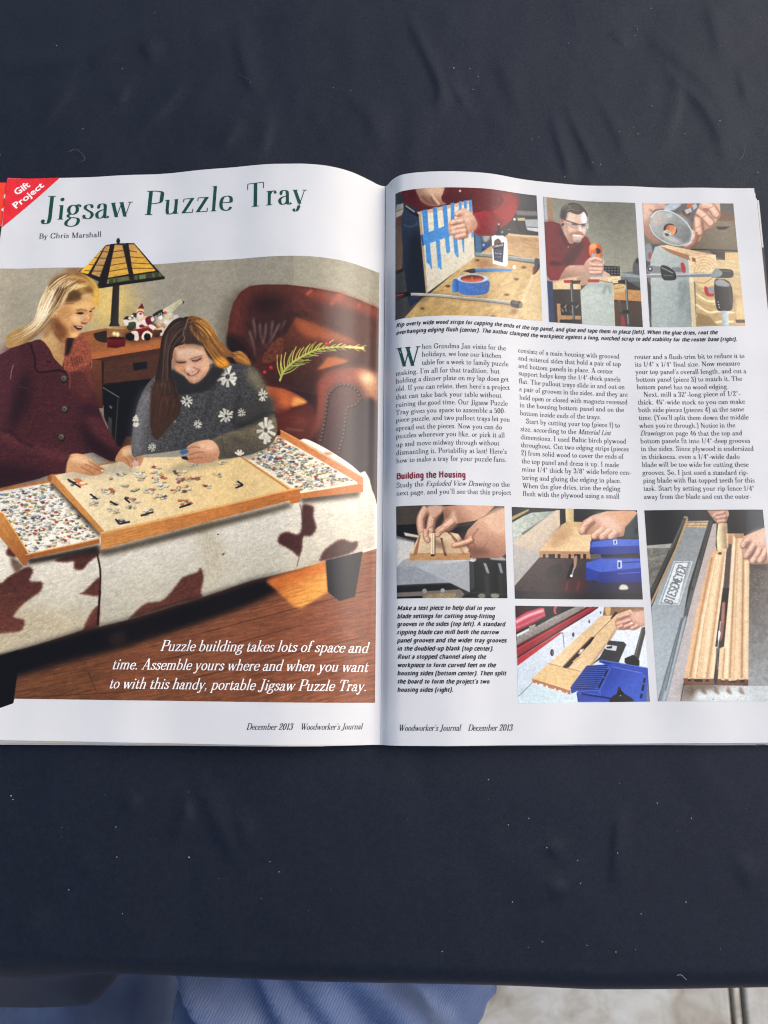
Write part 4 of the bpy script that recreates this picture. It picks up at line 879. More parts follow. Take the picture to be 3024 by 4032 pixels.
def paint_router_bit():
    c = Paint([(1387.3, 438.6), (1583.9, 439.6), (1610, 704), (1403.9, 706.7)], .9, (110, 98, 80))
    c.view(2120, 760, .50633)
    c.r("800,60 1640,60 1640,180 800,180", (96, 92, 78)); c.r("1200,160 1640,160 1640,225 1200,225", (122, 84, 56)); c.r("1150,220 1640,215 1640,460 1150,450", (126, 110, 84), (112, 98, 72), (1300, 230, 1300, 440)); c.p("1380,262 1490,262 1450,285 1400,285", (40, 34, 30), sp=False); c.l("1180,440 1600,452", 10, (50, 42, 36), sp=False)
    c.r("1440,465 1640,460 1640,530 1450,520", (212, 170, 104)); c.r("1330,450 1450,455 1450,520 1380,500", (70, 54, 42))
    c.r("1380,520 1640,525 1640,1060 1230,1060 1220,700", (206, 176, 120), (186, 146, 88), (1400, 540, 1550, 1000), n=(.14, 60, 7, .2))
    c.r("800,400 960,400 930,470 860,560 850,720 900,1060 850,1060 830,700", (76, 72, 70)); c.p("830,405 880,410 880,520 835,520", (120, 128, 128)); c.o(868, 488, 14, (170, 60, 54), ry=28); c.r("850,680 890,760 905,960 870,960", (40, 40, 42))
    # board
    c.r("870,520 905,420 960,405 1170,510 1195,640 1230,1050 880,1060", (164, 172, 164), (140, 150, 144), (900, 600, 1200, 900), n=(.03, 20, 20, 0)); c.l("1105,690 1090,760", 14, (110, 116, 110), b=4); c.l("1140,690 1110,900", 30, (110, 116, 110), b=9); c.l("1175,720 1190,1000", 26, (120, 126, 118), b=8)
    c.r("1165,520 1200,540 1225,1040 1232,1060 1195,1060", (222, 202, 158)); c.r("1170,700 1210,690 1228,1050 1200,1040", (196, 168, 120), al=.6)
    c.r("940,412 1000,405 1380,482 1180,490", (226, 190, 140), (206, 166, 118), (980, 410, 1300, 480), n=(.1, 30, 5, .2)); c.r("940,412 1180,488 1160,522 1020,465", (164, 108, 70)); c.r("1170,490 1380,480 1390,620 1200,620", (224, 190, 138))
    for i in range(5):
        R = 34 + i * 22
        A = np.linspace(math.pi * 1.02, math.pi * 1.9, 9)
        P = [(1286 + R * .95 * math.cos(t), 618 + R * math.sin(t)) for t in A]
        P = [p for p in P if 1202 < p[0] < 1384 and p[1] > 488]
        if len(P) > 2: c.l(P, 5, (190, 142, 90), b=.8)
    c.r("1195,500 1222,510 1222,540 1195,530", (150, 84, 54)); c.p("1215,650 1400,640 1370,700 1290,740 1220,700", (216, 180, 124)); c.l("1220,690 1290,700 1360,655", 7, (176, 128, 78))
    for i in range(7):
        c.l([(1225, 740 + i * 42), (1320, 800 + i * 42), (1420, 800 + i * 40), (1520, 830 + i * 34)], 15, (232, 214, 160) if i % 2 else (186, 150, 92), b=1)
    c.r("1530,830 1640,820 1640,1000 1540,990", (206, 170, 110), n=(.1, 20, 40, 0)); c.r("1530,985 1640,985 1640,1010 1540,1010", (96, 56, 36)); c.r("1230,930 1330,960 1420,1060 1230,1060", (150, 118, 70), b=2)
    # hands and router base
    SK, SK2 = (210, 158, 126), (166, 112, 84)
    c.p("800,70 1000,70 980,120 900,130 870,180 860,250 900,330 960,385 900,392 850,350 800,300", (196, 148, 120), (150, 104, 82), (850, 100, 900, 380), sp=False); c.p("810,90 900,95 880,150 820,220", (214, 170, 142), b=7); c.l("860,130 900,150 880,170", 8, (120, 78, 60), b=3)
    c.p("1180,420 1120,410 1200,330 1210,200 1220,100 1270,70 1410,70 1416,170 1370,240 1330,270 1280,300 1260,370", SK, SK2, (1380, 100, 1230, 400), sp=False)
    fingers(c, ["1280,100 1340,110 1385,170", "1230,140 1290,180 1340,235", "1240,200 1245,260 1250,310", "1205,300 1190,370 1150,400"], (218, 168, 138), (160, 106, 80), 66, (126, 78, 58))
    c.p("1090,110 1160,80 1250,80 1230,140 1200,200 1180,250 1120,190", (104, 100, 96)); c.r("1160,80 1215,80 1185,125 1150,110", (196, 100, 50)); c.r("1195,95 1225,80 1235,110 1205,135", (170, 174, 176)); c.r("1115,140 1190,120 1180,180 1130,190", (120, 76, 50)); c.r("1135,135 1185,115 1195,145 1150,165", (176, 178, 176)); c.p("1000,90 1110,80 1060,130 980,140", (170, 178, 184), b=2)
    c.o(1028, 272, 186, (132, 138, 134), ry=118, rot=.52, al=.92); c.o(1026, 270, 172, (168, 170, 164), ry=104, rot=.52, al=.8, c2=(110, 112, 106), g=(920, 180, 1140, 380)); c.p("880,190 950,150 1000,200 960,240 900,260", (186, 166, 148), b=6, al=.7); c.p("1080,160 1150,190 1180,250 1110,240", (150, 148, 142), b=6, al=.8); c.p("960,310 1040,340 1120,390 1030,380", (196, 192, 180), b=5, al=.8)
    c.l("872,190 930,140 1040,150 1140,220 1195,310 1180,390", 7, (216, 220, 218), b=1); c.l("862,240 900,320 990,385 1090,410 1180,390", 8, (196, 200, 198), b=1)
    c.o(1025, 285, 54, (54, 44, 38), ry=46, rot=.4); c.p("990,290 1010,248 1070,265 1058,320 1020,330", (196, 96, 48), (226, 140, 84), (1000, 270, 1050, 290)); c.p("965,305 1000,285 1040,310 1020,348 975,340", (176, 164, 140)); c.o(1000, 320, 17, (84, 74, 62)); c.l("978,300 1030,322", 6, (236, 228, 210)); c.o(1020, 175, 22, (170, 176, 170), b=2)
    # bar clamp
    c.r("840,630 1400,620 1400,652 840,660", (122, 126, 124)); c.l("840,634 1400,625", 9, (186, 188, 186), sp=False); c.p("850,575 880,565 960,580 960,620 850,620", (120, 124, 126)); c.o(868, 592, 20, (60, 60, 62)); c.o(868, 590, 9, (200, 200, 200)); c.r("1030,575 1125,590 1120,620 1040,615", (150, 152, 148))
    for i in range(9):
        c.l([(1045 + i * 9, 578), (1042 + i * 9, 616)], 4, (80, 82, 80), sp=False)
    c.p("950,572 1000,570 1060,615 1068,670 1010,680 965,665", (28, 28, 30)); c.l("955,580 1000,600 1050,625", 8, (150, 152, 154), b=1); c.l("975,640 1050,645", 8, (110, 112, 114), b=1); c.p("1105,550 1130,545 1144,590 1140,620 1120,612", (204, 44, 44)); c.p("1395,600 1410,590 1505,600 1508,655 1420,660 1340,650", (44, 46, 46)); c.p("1380,585 1430,620 1410,650 1340,650", (130, 136, 132)); c.l("1420,605 1500,610", 8, (90, 92, 92))
    # black clamp head and post
    c.p("1295,725 1325,740 1360,740 1362,800 1310,800 1290,760", (200, 44, 46)); c.p("1320,735 1380,735 1380,775 1330,780", (150, 140, 134)); c.r("1415,905 1475,905 1482,1050 1430,1050", (150, 160, 156), (196, 202, 196), (1420, 950, 1480, 950)); c.p("1368,690 1420,668 1480,690 1508,760 1506,900 1440,915 1385,895", (30, 30, 32)); c.p("1375,685 1420,668 1490,710 1470,730 1385,720", (140, 142, 138), b=2); c.l("1480,720 1500,880", 8, (80, 80, 80), b=2)
    for x, y in ((1398, 848), (1402, 868), (1406, 888)):
        c.o(x, y, 5, (220, 220, 220))
    c.l("1520,800 1520,880", 20, (140, 96, 60), b=4, al=.6)
    return c

def paint_test_piece():
    c = Paint([(855.7, 1094.3), (1089.4, 1093.6), (1096.2, 1292.3), (857.3, 1293.3)], .9, (62, 54, 48))
    c.view(1540, 1970, .61483)
    c.r("0,0 800,0 800,230 0,230", (60, 52, 44), (84, 72, 58), (400, 60, 100, 60))
    c.r("30,160 180,150 180,235 30,235", (40, 36, 34)); c.r("370,180 520,160 500,250 400,250", (34, 30, 30)); c.r("400,210 480,200 470,250 420,250", (70, 34, 34))
    c.r("30,235 150,260 120,380 500,380 505,590 380,530 30,548", (160, 158, 152), (186, 186, 182), (100, 400, 400, 400)); c.r("30,250 150,270 125,370 80,380 30,430", (204, 196, 182)); c.r("30,430 160,425 380,530 30,550", (146, 148, 150)); c.r("160,425 505,385 505,590 380,530", (172, 174, 172), (150, 152, 150), (200, 440, 500, 500)); c.r("80,205 180,225 175,240 90,228", (206, 190, 164), b=1); c.r("30,225 150,262 150,270 30,240", (120, 112, 104))
    c.l("30,548 375,532", 8, (70, 68, 66), sp=False); c.r("30,555 380,535 460,590 460,640 30,640", (44, 42, 40)); c.r("30,592 440,570 470,600 440,640 30,640", (116, 106, 92)); c.r("215,600 420,590 400,640 215,640", (150, 124, 84), n=(.2, 16, 8, 0)); c.r("30,620 200,612 200,640 30,640", (30, 28, 28)); c.o(214, 580, 15, (140, 138, 132)); c.o(330, 577, 14, (150, 148, 140))
    c.r("500,370 760,370 760,640 430,640 505,595", (24, 26, 26)); c.r("500,365 530,370 535,560 508,580", (58, 60, 60)); c.o(522, 380, 24, (190, 192, 190), ry=14); c.r("590,400 610,405 632,470 612,468", (130, 140, 142)); c.r("682,402 702,404 718,468 700,468", (120, 130, 132)); c.l("610,470 620,620", 30, (50, 54, 54), b=5); c.l("700,470 705,620", 26, (44, 48, 48), b=5); c.o(580, 612, 24, (112, 114, 96), ry=16); c.o(665, 610, 28, (128, 128, 108), ry=18); c.l("505,590 740,600", 5, (60, 62, 60), b=1); c.p("640,365 700,358 740,385 640,380", (150, 150, 146), b=2)
    # hands
    SK, SK2 = (206, 152, 118), (150, 98, 70)
    c.p("490,190 560,120 660,80 760,30 760,330 690,372 600,368 520,372 480,310 400,300 385,285 460,262", SK, (160, 100, 72), (600, 120, 560, 360), sp=False); c.p("600,100 740,40 740,200 640,200", (216, 166, 130), b=9); c.p("480,300 580,300 640,340 560,370 510,360", (126, 74, 52), b=9); fingers(c, ["520,240 470,270 405,288"], (214, 160, 124), (150, 96, 68), 34, (120, 70, 50)); c.l("560,180 520,240 540,300", 6, (120, 74, 54), b=2); c.l("620,260 580,320", 6, (130, 80, 58), b=3)
    c.p("540,130 420,150 340,140 330,40 420,30 670,30 600,100", SK, SK2, (500, 40, 400, 150), sp=False); c.p("330,150 380,100 400,60 420,150 360,200", (210, 158, 124), b=4)
    fingers(c, ["225,50 190,120 195,200 220,250 235,262", "300,50 265,110 252,170 250,200"], (212, 160, 126), (150, 98, 72), 52, (110, 66, 48)); fingers(c, ["400,130 350,170 305,200"], (218, 166, 132), (150, 98, 72), 50, (110, 66, 48)); c.p("230,40 330,34 320,80 260,110", (206, 154, 122), b=4); c.o(232, 262, 12, (226, 180, 150), ry=10); c.l("200,120 230,125", 4, (140, 90, 68), b=1); c.l("265,110 292,118", 4, (140, 90, 68), b=1)
    # slotted board
    c.r("185,215 360,205 505,338 118,340", (222, 190, 146), (206, 170, 122), (250, 220, 300, 330), n=(.06, 20, 6, .5)); c.r("118,340 505,336 505,382 118,386", (192, 138, 84), (180, 124, 74), (120, 360, 500, 360), n=(.1, 20, 6, 0))
    c.r("180,222 190,222 165,350 140,355", (166, 104, 62)); c.r("315,240 328,240 358,355 340,355", (112, 60, 40)); c.r("370,208 385,205 480,350 462,352", (160, 100, 64)); c.r("330,250 440,300 470,335 345,335", (196, 158, 116), b=5); c.r("280,240 350,290 350,310 280,300", (120, 86, 60), b=5, al=.7); c.r("380,205 430,215 500,320 480,325", (214, 180, 140)); c.p("445,240 500,250 480,300 430,285", (90, 60, 50), b=6, al=.7)
    fingers(c, ["520,250 470,272 400,290"], (214, 160, 124), (150, 96, 68), 30, (120, 70, 50)); c.r("255,210 277,210 277,355 255,355", (234, 214, 172)); c.l("266,215 266,350", 5, (190, 154, 106), sp=False); c.r("255,346 277,346 277,358 255,358", (34, 28, 26)); c.l("281,215 281,350", 6, (90, 60, 44), b=1.5, sp=False)
    fingers(c, ["225,190 222,230 236,258", "345,175 315,200 296,222"], (214, 160, 126), (152, 100, 74), 36)
    return c

def paint_dado():
    c = Paint([(1105.3, 1095), (1376.1, 1102.4), (1388.6, 1295), (1112.4, 1293.3)], .9, (30, 32, 34))
    c.view(1540, 1970, .61483)
    c.r("760,30 1640,60 1640,260 760,240", (28, 28, 30)); c.r("1290,70 1600,80 1600,240 1500,240 1480,150", (38, 62, 70)); c.r("1560,180 1600,180 1600,215 1560,215", (20, 20, 22))
    c.r("760,110 880,55 885,80 775,135", (168, 140, 84)); c.r("770,135 900,78 1050,68 780,270", (176, 182, 164), (150, 158, 142), (800, 160, 1000, 90), n=(.15, 20, 6, -.5)); c.l("775,135 890,70", 12, (40, 38, 36), sp=False); c.l("840,220 1060,80", 24, (70, 74, 66), sp=False); c.l("835,215 1050,72", 8, (140, 150, 130), sp=False, al=.7)
    c.r("780,270 1058,62 1075,62 1080,170 800,545 790,545", (198, 176, 148), (176, 158, 140), (850, 260, 950, 400)); c.r("780,280 950,330 950,370 795,560", (176, 164, 150), (160, 156, 148), (800, 300, 850, 480)); c.r("1050,65 1080,62 1082,165 1060,180", (206, 180, 146))
    c.r("790,550 950,365 1275,372 1640,340 1640,600 800,590", (84, 64, 60), (60, 48, 48), (1000, 380, 1100, 590), n=(.08, 20, 10, 0)); c.r("790,580 1615,608 1620,650 790,640", (50, 44, 42)); c.p("1010,430 1080,410 1090,450 1060,495 995,498", (60, 54, 48), b=2); c.p("1100,510 1240,500 1230,590 1100,580", (100, 40, 44), b=9, al=.8); c.l("1130,520 1120,580", 8, (150, 90, 84), b=3, al=.6); c.l("1205,520 1190,580", 8, (150, 90, 84), b=3, al=.6); c.r("1270,345 1340,340 1350,375 1270,380", (90, 84, 84))
    c.r("1115,55 1170,55 1170,150 1120,165", (214, 188, 126), (190, 160, 96), (1120, 100, 1170, 100)); c.r("1085,160 1130,135 1260,140 1240,180 1085,172", (206, 164, 106))
    c.r("950,325 1085,168 1280,175 1285,235 1270,330", (214, 172, 116), (226, 190, 134), (1050, 200, 1200, 320), n=(.05, 20, 8, -.8)); c.p("1060,180 1160,180 1100,280 1000,300", (170, 122, 78), b=10, al=.6); c.r("948,323 1272,328 1278,375 950,365", (178, 126, 84), n=(.1, 16, 6, 0))
    for x, w in ((972, 16), (1008, 40), (1066, 18), (1136, 15), (1172, 40), (1230, 18)):
        c.r([(x, 345), (x + w, 345), (x + w, 374), (x, 374)], (36, 28, 26))
    c.p("1145,430 1178,360 1190,362 1180,440 1160,500 1122,502", (22, 20, 22), sp=False); c.p("1168,375 1180,355 1192,362 1185,420 1172,440", (170, 122, 96)); c.l("1172,430 1155,490", 11, (150, 150, 146), b=1); c.o(1154, 484, 9, (226, 226, 222)); c.r("1190,450 1225,450 1220,490 1190,485", (70, 50, 46), b=2)
    SK = (208, 154, 122)
    c.p("1290,95 1380,70 1560,68 1580,80 1500,170 1490,230 1400,245 1310,245 1280,220 1220,220 1200,195 1230,130", SK, (170, 112, 82), (1350, 90, 1400, 240), sp=False); fingers(c, ["1290,120 1245,160 1222,200", "1360,180 1320,215 1300,232", "1400,190 1370,220 1350,236", "1440,195 1425,220 1405,236"], (216, 164, 134), (156, 104, 80), 44, (126, 80, 60)); c.p("1380,75 1560,70 1500,160 1420,130", (206, 146, 104), b=5); c.o(1402, 182, 11, (220, 190, 140)); c.p("1300,110 1400,100 1480,190 1400,190", (218, 170, 142), b=8)
    BL, BL2 = (38, 70, 190), (26, 48, 150)
    c.r("1275,262 1420,245 1600,248 1610,340 1400,350 1330,345 1275,335", BL, BL2, (1400, 250, 1400, 345)); c.r("1290,268 1420,250 1600,252 1600,290 1330,298 1280,300", (62, 98, 210)); c.r("1422,252 1446,252 1448,282 1424,284", (190, 200, 226)); c.r("1330,298 1600,292 1605,340 1335,345", (32, 58, 170)); c.r("1430,258 1440,258 1440,278 1430,278", (40, 50, 110))
    c.r("1245,398 1330,372 1600,370 1612,525 1330,532 1320,515 1245,512", BL, BL2, (1400, 380, 1400, 530)); c.r("1250,400 1340,374 1600,374 1605,430 1340,462 1250,430", (58, 94, 208)); c.r("1330,460 1610,450 1612,525 1332,530", (30, 54, 168)); c.r("1250,430 1330,460 1330,530 1320,515 1245,510", (34, 62, 178)); c.r("1448,385 1476,385 1478,435 1450,438", (186, 196, 226)); c.r("1455,395 1468,395 1468,430 1455,430", (40, 50, 110)); c.l("1450,470 1600,460", 5, (70, 104, 214), sp=False); c.l("1480,400 1600,392", 8, (30, 54, 160), sp=False)
    c.r("1245,530 1610,530 1612,590 1250,590", (50, 48, 84), b=7, al=.8); c.p("1460,570 1475,540 1510,545 1515,570", (206, 196, 170), b=1.5)
    return c

def paint_channel():
    c = Paint([(1112.7, 1308.5), (1390.3, 1311.1), (1403.8, 1515.5), (1119.6, 1519.4)], .9, (200, 206, 206))
    c.view(2000, 2370, .36166)
    c.r("0,0 1600,0 1600,1161 0,1161", (212, 216, 220), (206, 216, 216), (400, 400, 400, 1100)); c.r("80,880 260,880 700,1020 760,1110 80,1110", (186, 204, 206), b=14)
    c.r("80,40 760,40 760,60 90,420", (36, 32, 34)); c.r("100,45 240,45 250,140 110,160", (78, 22, 28)); c.p("80,180 200,110 360,60 400,70 424,110 415,150 300,220 160,290 80,340", (196, 60, 76), sp=False); c.l("80,225 220,150 390,90", 26, (240, 180, 184), b=3); c.l("80,290 240,220 410,140", 12, (226, 130, 140), b=3); c.l("85,320 250,240 420,150", 16, (130, 30, 44), b=4); c.p("400,60 470,60 490,130 430,200 410,150", (30, 28, 30)); c.o(520, 90, 26, (190, 70, 76), ry=46); c.o(545, 95, 22, (40, 34, 36), ry=40)
    c.r("90,355 230,285 235,310 95,385", (206, 204, 196)); c.r("225,265 300,240 300,280 240,310", (150, 146, 120)); c.r("90,390 480,170 740,50 870,55 95,470", (146, 138, 128), (120, 112, 104), (400, 220, 440, 290), n=(.2, 14, 8, -.5))
    c.r("95,470 860,55 990,55 100,615", (160, 34, 42)); c.l("95,490 870,60", 12, (60, 18, 22), sp=False); c.l("98,520 900,62", 14, (196, 52, 56), sp=False); c.l("100,555 940,62", 36, (176, 38, 46), sp=False); c.l("100,610 985,62", 14, (80, 20, 28), sp=False); c.r("100,620 560,335 600,330 102,698", (196, 46, 54))
    c.r("100,700 990,58 1055,60 1020,150 440,670 260,850 115,1030", (206, 210, 216), (190, 200, 206), (900, 150, 300, 800)); c.l("597,335 612,500", 5, (40, 40, 44), sp=False); c.l("115,1028 265,880", 5, (60, 66, 66), sp=False)
    for x, y, r in ((480, 552, 20), (711, 356, 13), (885, 215, 9), (1008, 117, 7)):
        c.o(x, y, r, (46, 46, 48), ry=r * 1.9); c.o(x + r * .3, y, r * .5, (96, 90, 86), ry=r * 1.3)
    # board
    WD = (216, 178, 124)
    c.r("1050,55 1480,58 1490,150 1230,130 1130,150 1030,150", (140, 98, 64), n=(.2, 20, 6, -.3)); c.p("1060,60 1115,55 1110,130 1070,140", (196, 162, 90))
    c.r("260,835 1020,150 1150,150 1330,80 1400,150 1180,290 905,690 680,955 680,1000", WD, (226, 190, 138), (900, 300, 500, 850), n=(.06, 30, 8, -.7)); c.r("440,668 800,755 680,950 265,835", (216, 176, 114), b=2, n=(.08, 20, 8, .2)); c.l("440,670 590,710 790,755", 5, (130, 92, 56), sp=False); c.l("1175,300 1100,420 900,690", 26, (190, 146, 104), sp=False, b=1.5)
    c.r("1115,180 1165,110 1195,108 1190,125 1130,185", (60, 40, 34)); c.l("1150,165 990,320 930,385", 9, (150, 104, 66), sp=False); c.l("1110,185 940,360", 8, (236, 206, 160), sp=False)
    c.p("595,705 910,382 942,382 930,405 800,560 660,715 620,720", (50, 36, 30), sp=False); c.l("600,700 905,385", 12, (176, 120, 76), sp=False); c.r("700,650 755,600 800,600 720,660", (206, 156, 100)); c.p("765,560 790,520 830,510 800,560 770,570", (190, 160, 130)); c.o(795, 530, 12, (240, 226, 200)); c.r("830,500 930,390 940,385 900,450 850,500", (34, 34, 36))
    c.r("262,835 680,965 680,1010 600,985 265,880", (176, 110, 66), n=(.12, 14, 8, .3))
    for x, y, w in ((300, 876, 16), (345, 886, 40), (415, 908, 22), (505, 938, 18), (550, 955, 34), (635, 982, 14)):
        c.r([(x, y), (x + w, y + w * .3), (x + w - 3, y + 26 + w * .3), (x - 3, y + 24)], (214, 216, 212))
    c.r("270,880 680,1015 600,1010 280,900", (190, 190, 182), b=3, al=.4)
    # plate, knobs
    c.p("905,690 1000,600 1100,420 1260,435 1288,465 1205,660 1000,630", (62, 60, 60), sp=False, n=(.1, 14, 14, 0)); c.r("1045,505 1070,465 1190,480 1175,535 1080,520", (196, 198, 196)); c.r("1070,490 1135,480 1130,505 1080,508", (40, 40, 42))
    c.r("1455,280 1495,270 1495,340 1420,640 1370,590", (76, 72, 64), n=(.1, 10, 10, 0)); c.l("1462,290 1390,590", 8, (120, 116, 106), sp=False); c.p("1270,615 1365,575 1432,640 1430,690 1380,730 1340,735 1310,690 1270,660", (36, 34, 34), sp=False)
    # hand
    SK = (206, 150, 122)
    c.p("1240,130 1400,110 1480,90 1490,265 1400,280 1340,300 1240,305 1180,290 1165,245 1165,210 1190,170", SK, (170, 112, 86), (1350, 120, 1300, 300), sp=False); fingers(c, ["1330,130 1260,150 1205,172", "1340,190 1260,220 1195,236", "1360,235 1290,265 1240,286", "1420,250 1380,275 1345,288", "1250,255 1210,275 1195,285"], (216, 164, 138), (156, 100, 80), 40, (122, 76, 60)); c.p("1330,120 1480,110 1480,240 1380,220", (218, 166, 138), b=8); c.o(1345, 232, 16, (230, 220, 200), ry=10); c.o(1180, 240, 12, (222, 146, 110), b=1)
    # blue feather board
    B1, B2, B3 = (40, 66, 176), (58, 88, 200), (24, 40, 124)
    c.p("1000,625 1030,635 1530,720 1545,1090 760,1090 748,990 770,965 690,1000 680,930 850,700 1100,690 990,655", B1, B2, (1100, 700, 1300, 1000), sp=False)
    for i in range(13):
        t = i / 12
        c.l([(855 - 165 * t, 705 + 230 * t), (1100 - 130 * t, 690 + 260 * t)], 12, B3, sp=False); c.l([(858 - 165 * t, 696 + 230 * t), (1100 - 130 * t, 681 + 260 * t)], 8, (70, 100, 204), sp=False)
    c.p("1140,700 1460,770 1490,800 1470,1080 1030,1080 980,1010 1000,960 1110,720", (44, 72, 190), (60, 92, 206), (1150, 750, 1350, 950), sp=False); c.l("1130,705 1465,775", 9, (84, 112, 216), sp=False); c.l("1120,710 985,1000 1010,1025", 12, (70, 98, 206)); c.l("1105,690 960,950", 10, (76, 104, 210), sp=False); c.r("990,640 1540,730 1540,760 1110,700 1000,660", (50, 78, 192)); c.l("1010,632 1530,722", 10, (84, 112, 216), sp=False); c.l("1030,655 1110,675", 9, B3, sp=False)
    for s in ("1085,740 1050,810", "1040,830 985,935", "1490,830 1478,880", "1476,900 1462,970", "1456,1000 1446,1050"):
        c.l(s, 24, (28, 36, 84), sp=False)
    c.l("770,975 980,965 1000,1020 900,1000 770,1000", 10, (76, 104, 208)); c.l("800,1000 1100,1050 1120,1080", 18, B3); c.l("750,1000 770,1080", 8, (24, 40, 124)); c.p("1120,1090 1125,1040 1180,1000 1210,920 1255,990 1350,1050 1350,1090", (48, 46, 44)); c.o(1226, 995, 32, (30, 28, 28), ry=26); c.o(1225, 1020, 7, (190, 190, 190))
    c.r("1520,880 1545,880 1545,1090 1500,1090", (110, 116, 112), b=3)
    return c

def block_text(c, s, x0, y0, x1, y1, wd, col):
    """slab capitals on a rising line (view px); height along the normal"""
    G = {'B': ["0,0 0,1", "0,0 .8,.06 .8,.44 0,.5", "0,.5 .9,.56 .9,.94 0,1"], 'I': [".45,0 .45,1", ".1,0 .8,0", ".1,1 .8,1"], 'E': ["0,0 0,1", "0,0 .9,0 .9,.2", "0,1 .9,1 .9,.8", "0,.5 .6,.5"],
         'S': [".9,.2 .8,0 .1,0 .1,.45 .85,.55 .85,1 .1,1 .0,.8"], 'M': [".0,1 .0,0 .45,.7 .9,0 .9,1"], 'Y': [".0,0 .45,.5 .45,1", ".9,0 .45,.5"], 'R': ["0,1 0,0 .8,.05 .8,.45 0,.5", ".4,.5 .9,1"]}
    d = np.array([x1 - x0, y1 - y0], float); n = len(s); u = d / n; nn = np.array([-d[1], d[0]]) / np.linalg.norm(d) * wd
    for i, ch in enumerate(s):
        o = np.array([x0, y0]) + u * (i + .08)
        for st in G[ch]:
            P = pts(st); Q = o + P[:, :1] * u * .74 + (P[:, 1:]) * nn
            for a, b in zip(Q[:-1], Q[1:]):
                c.l([a, b], wd * .15, col, sp=False)

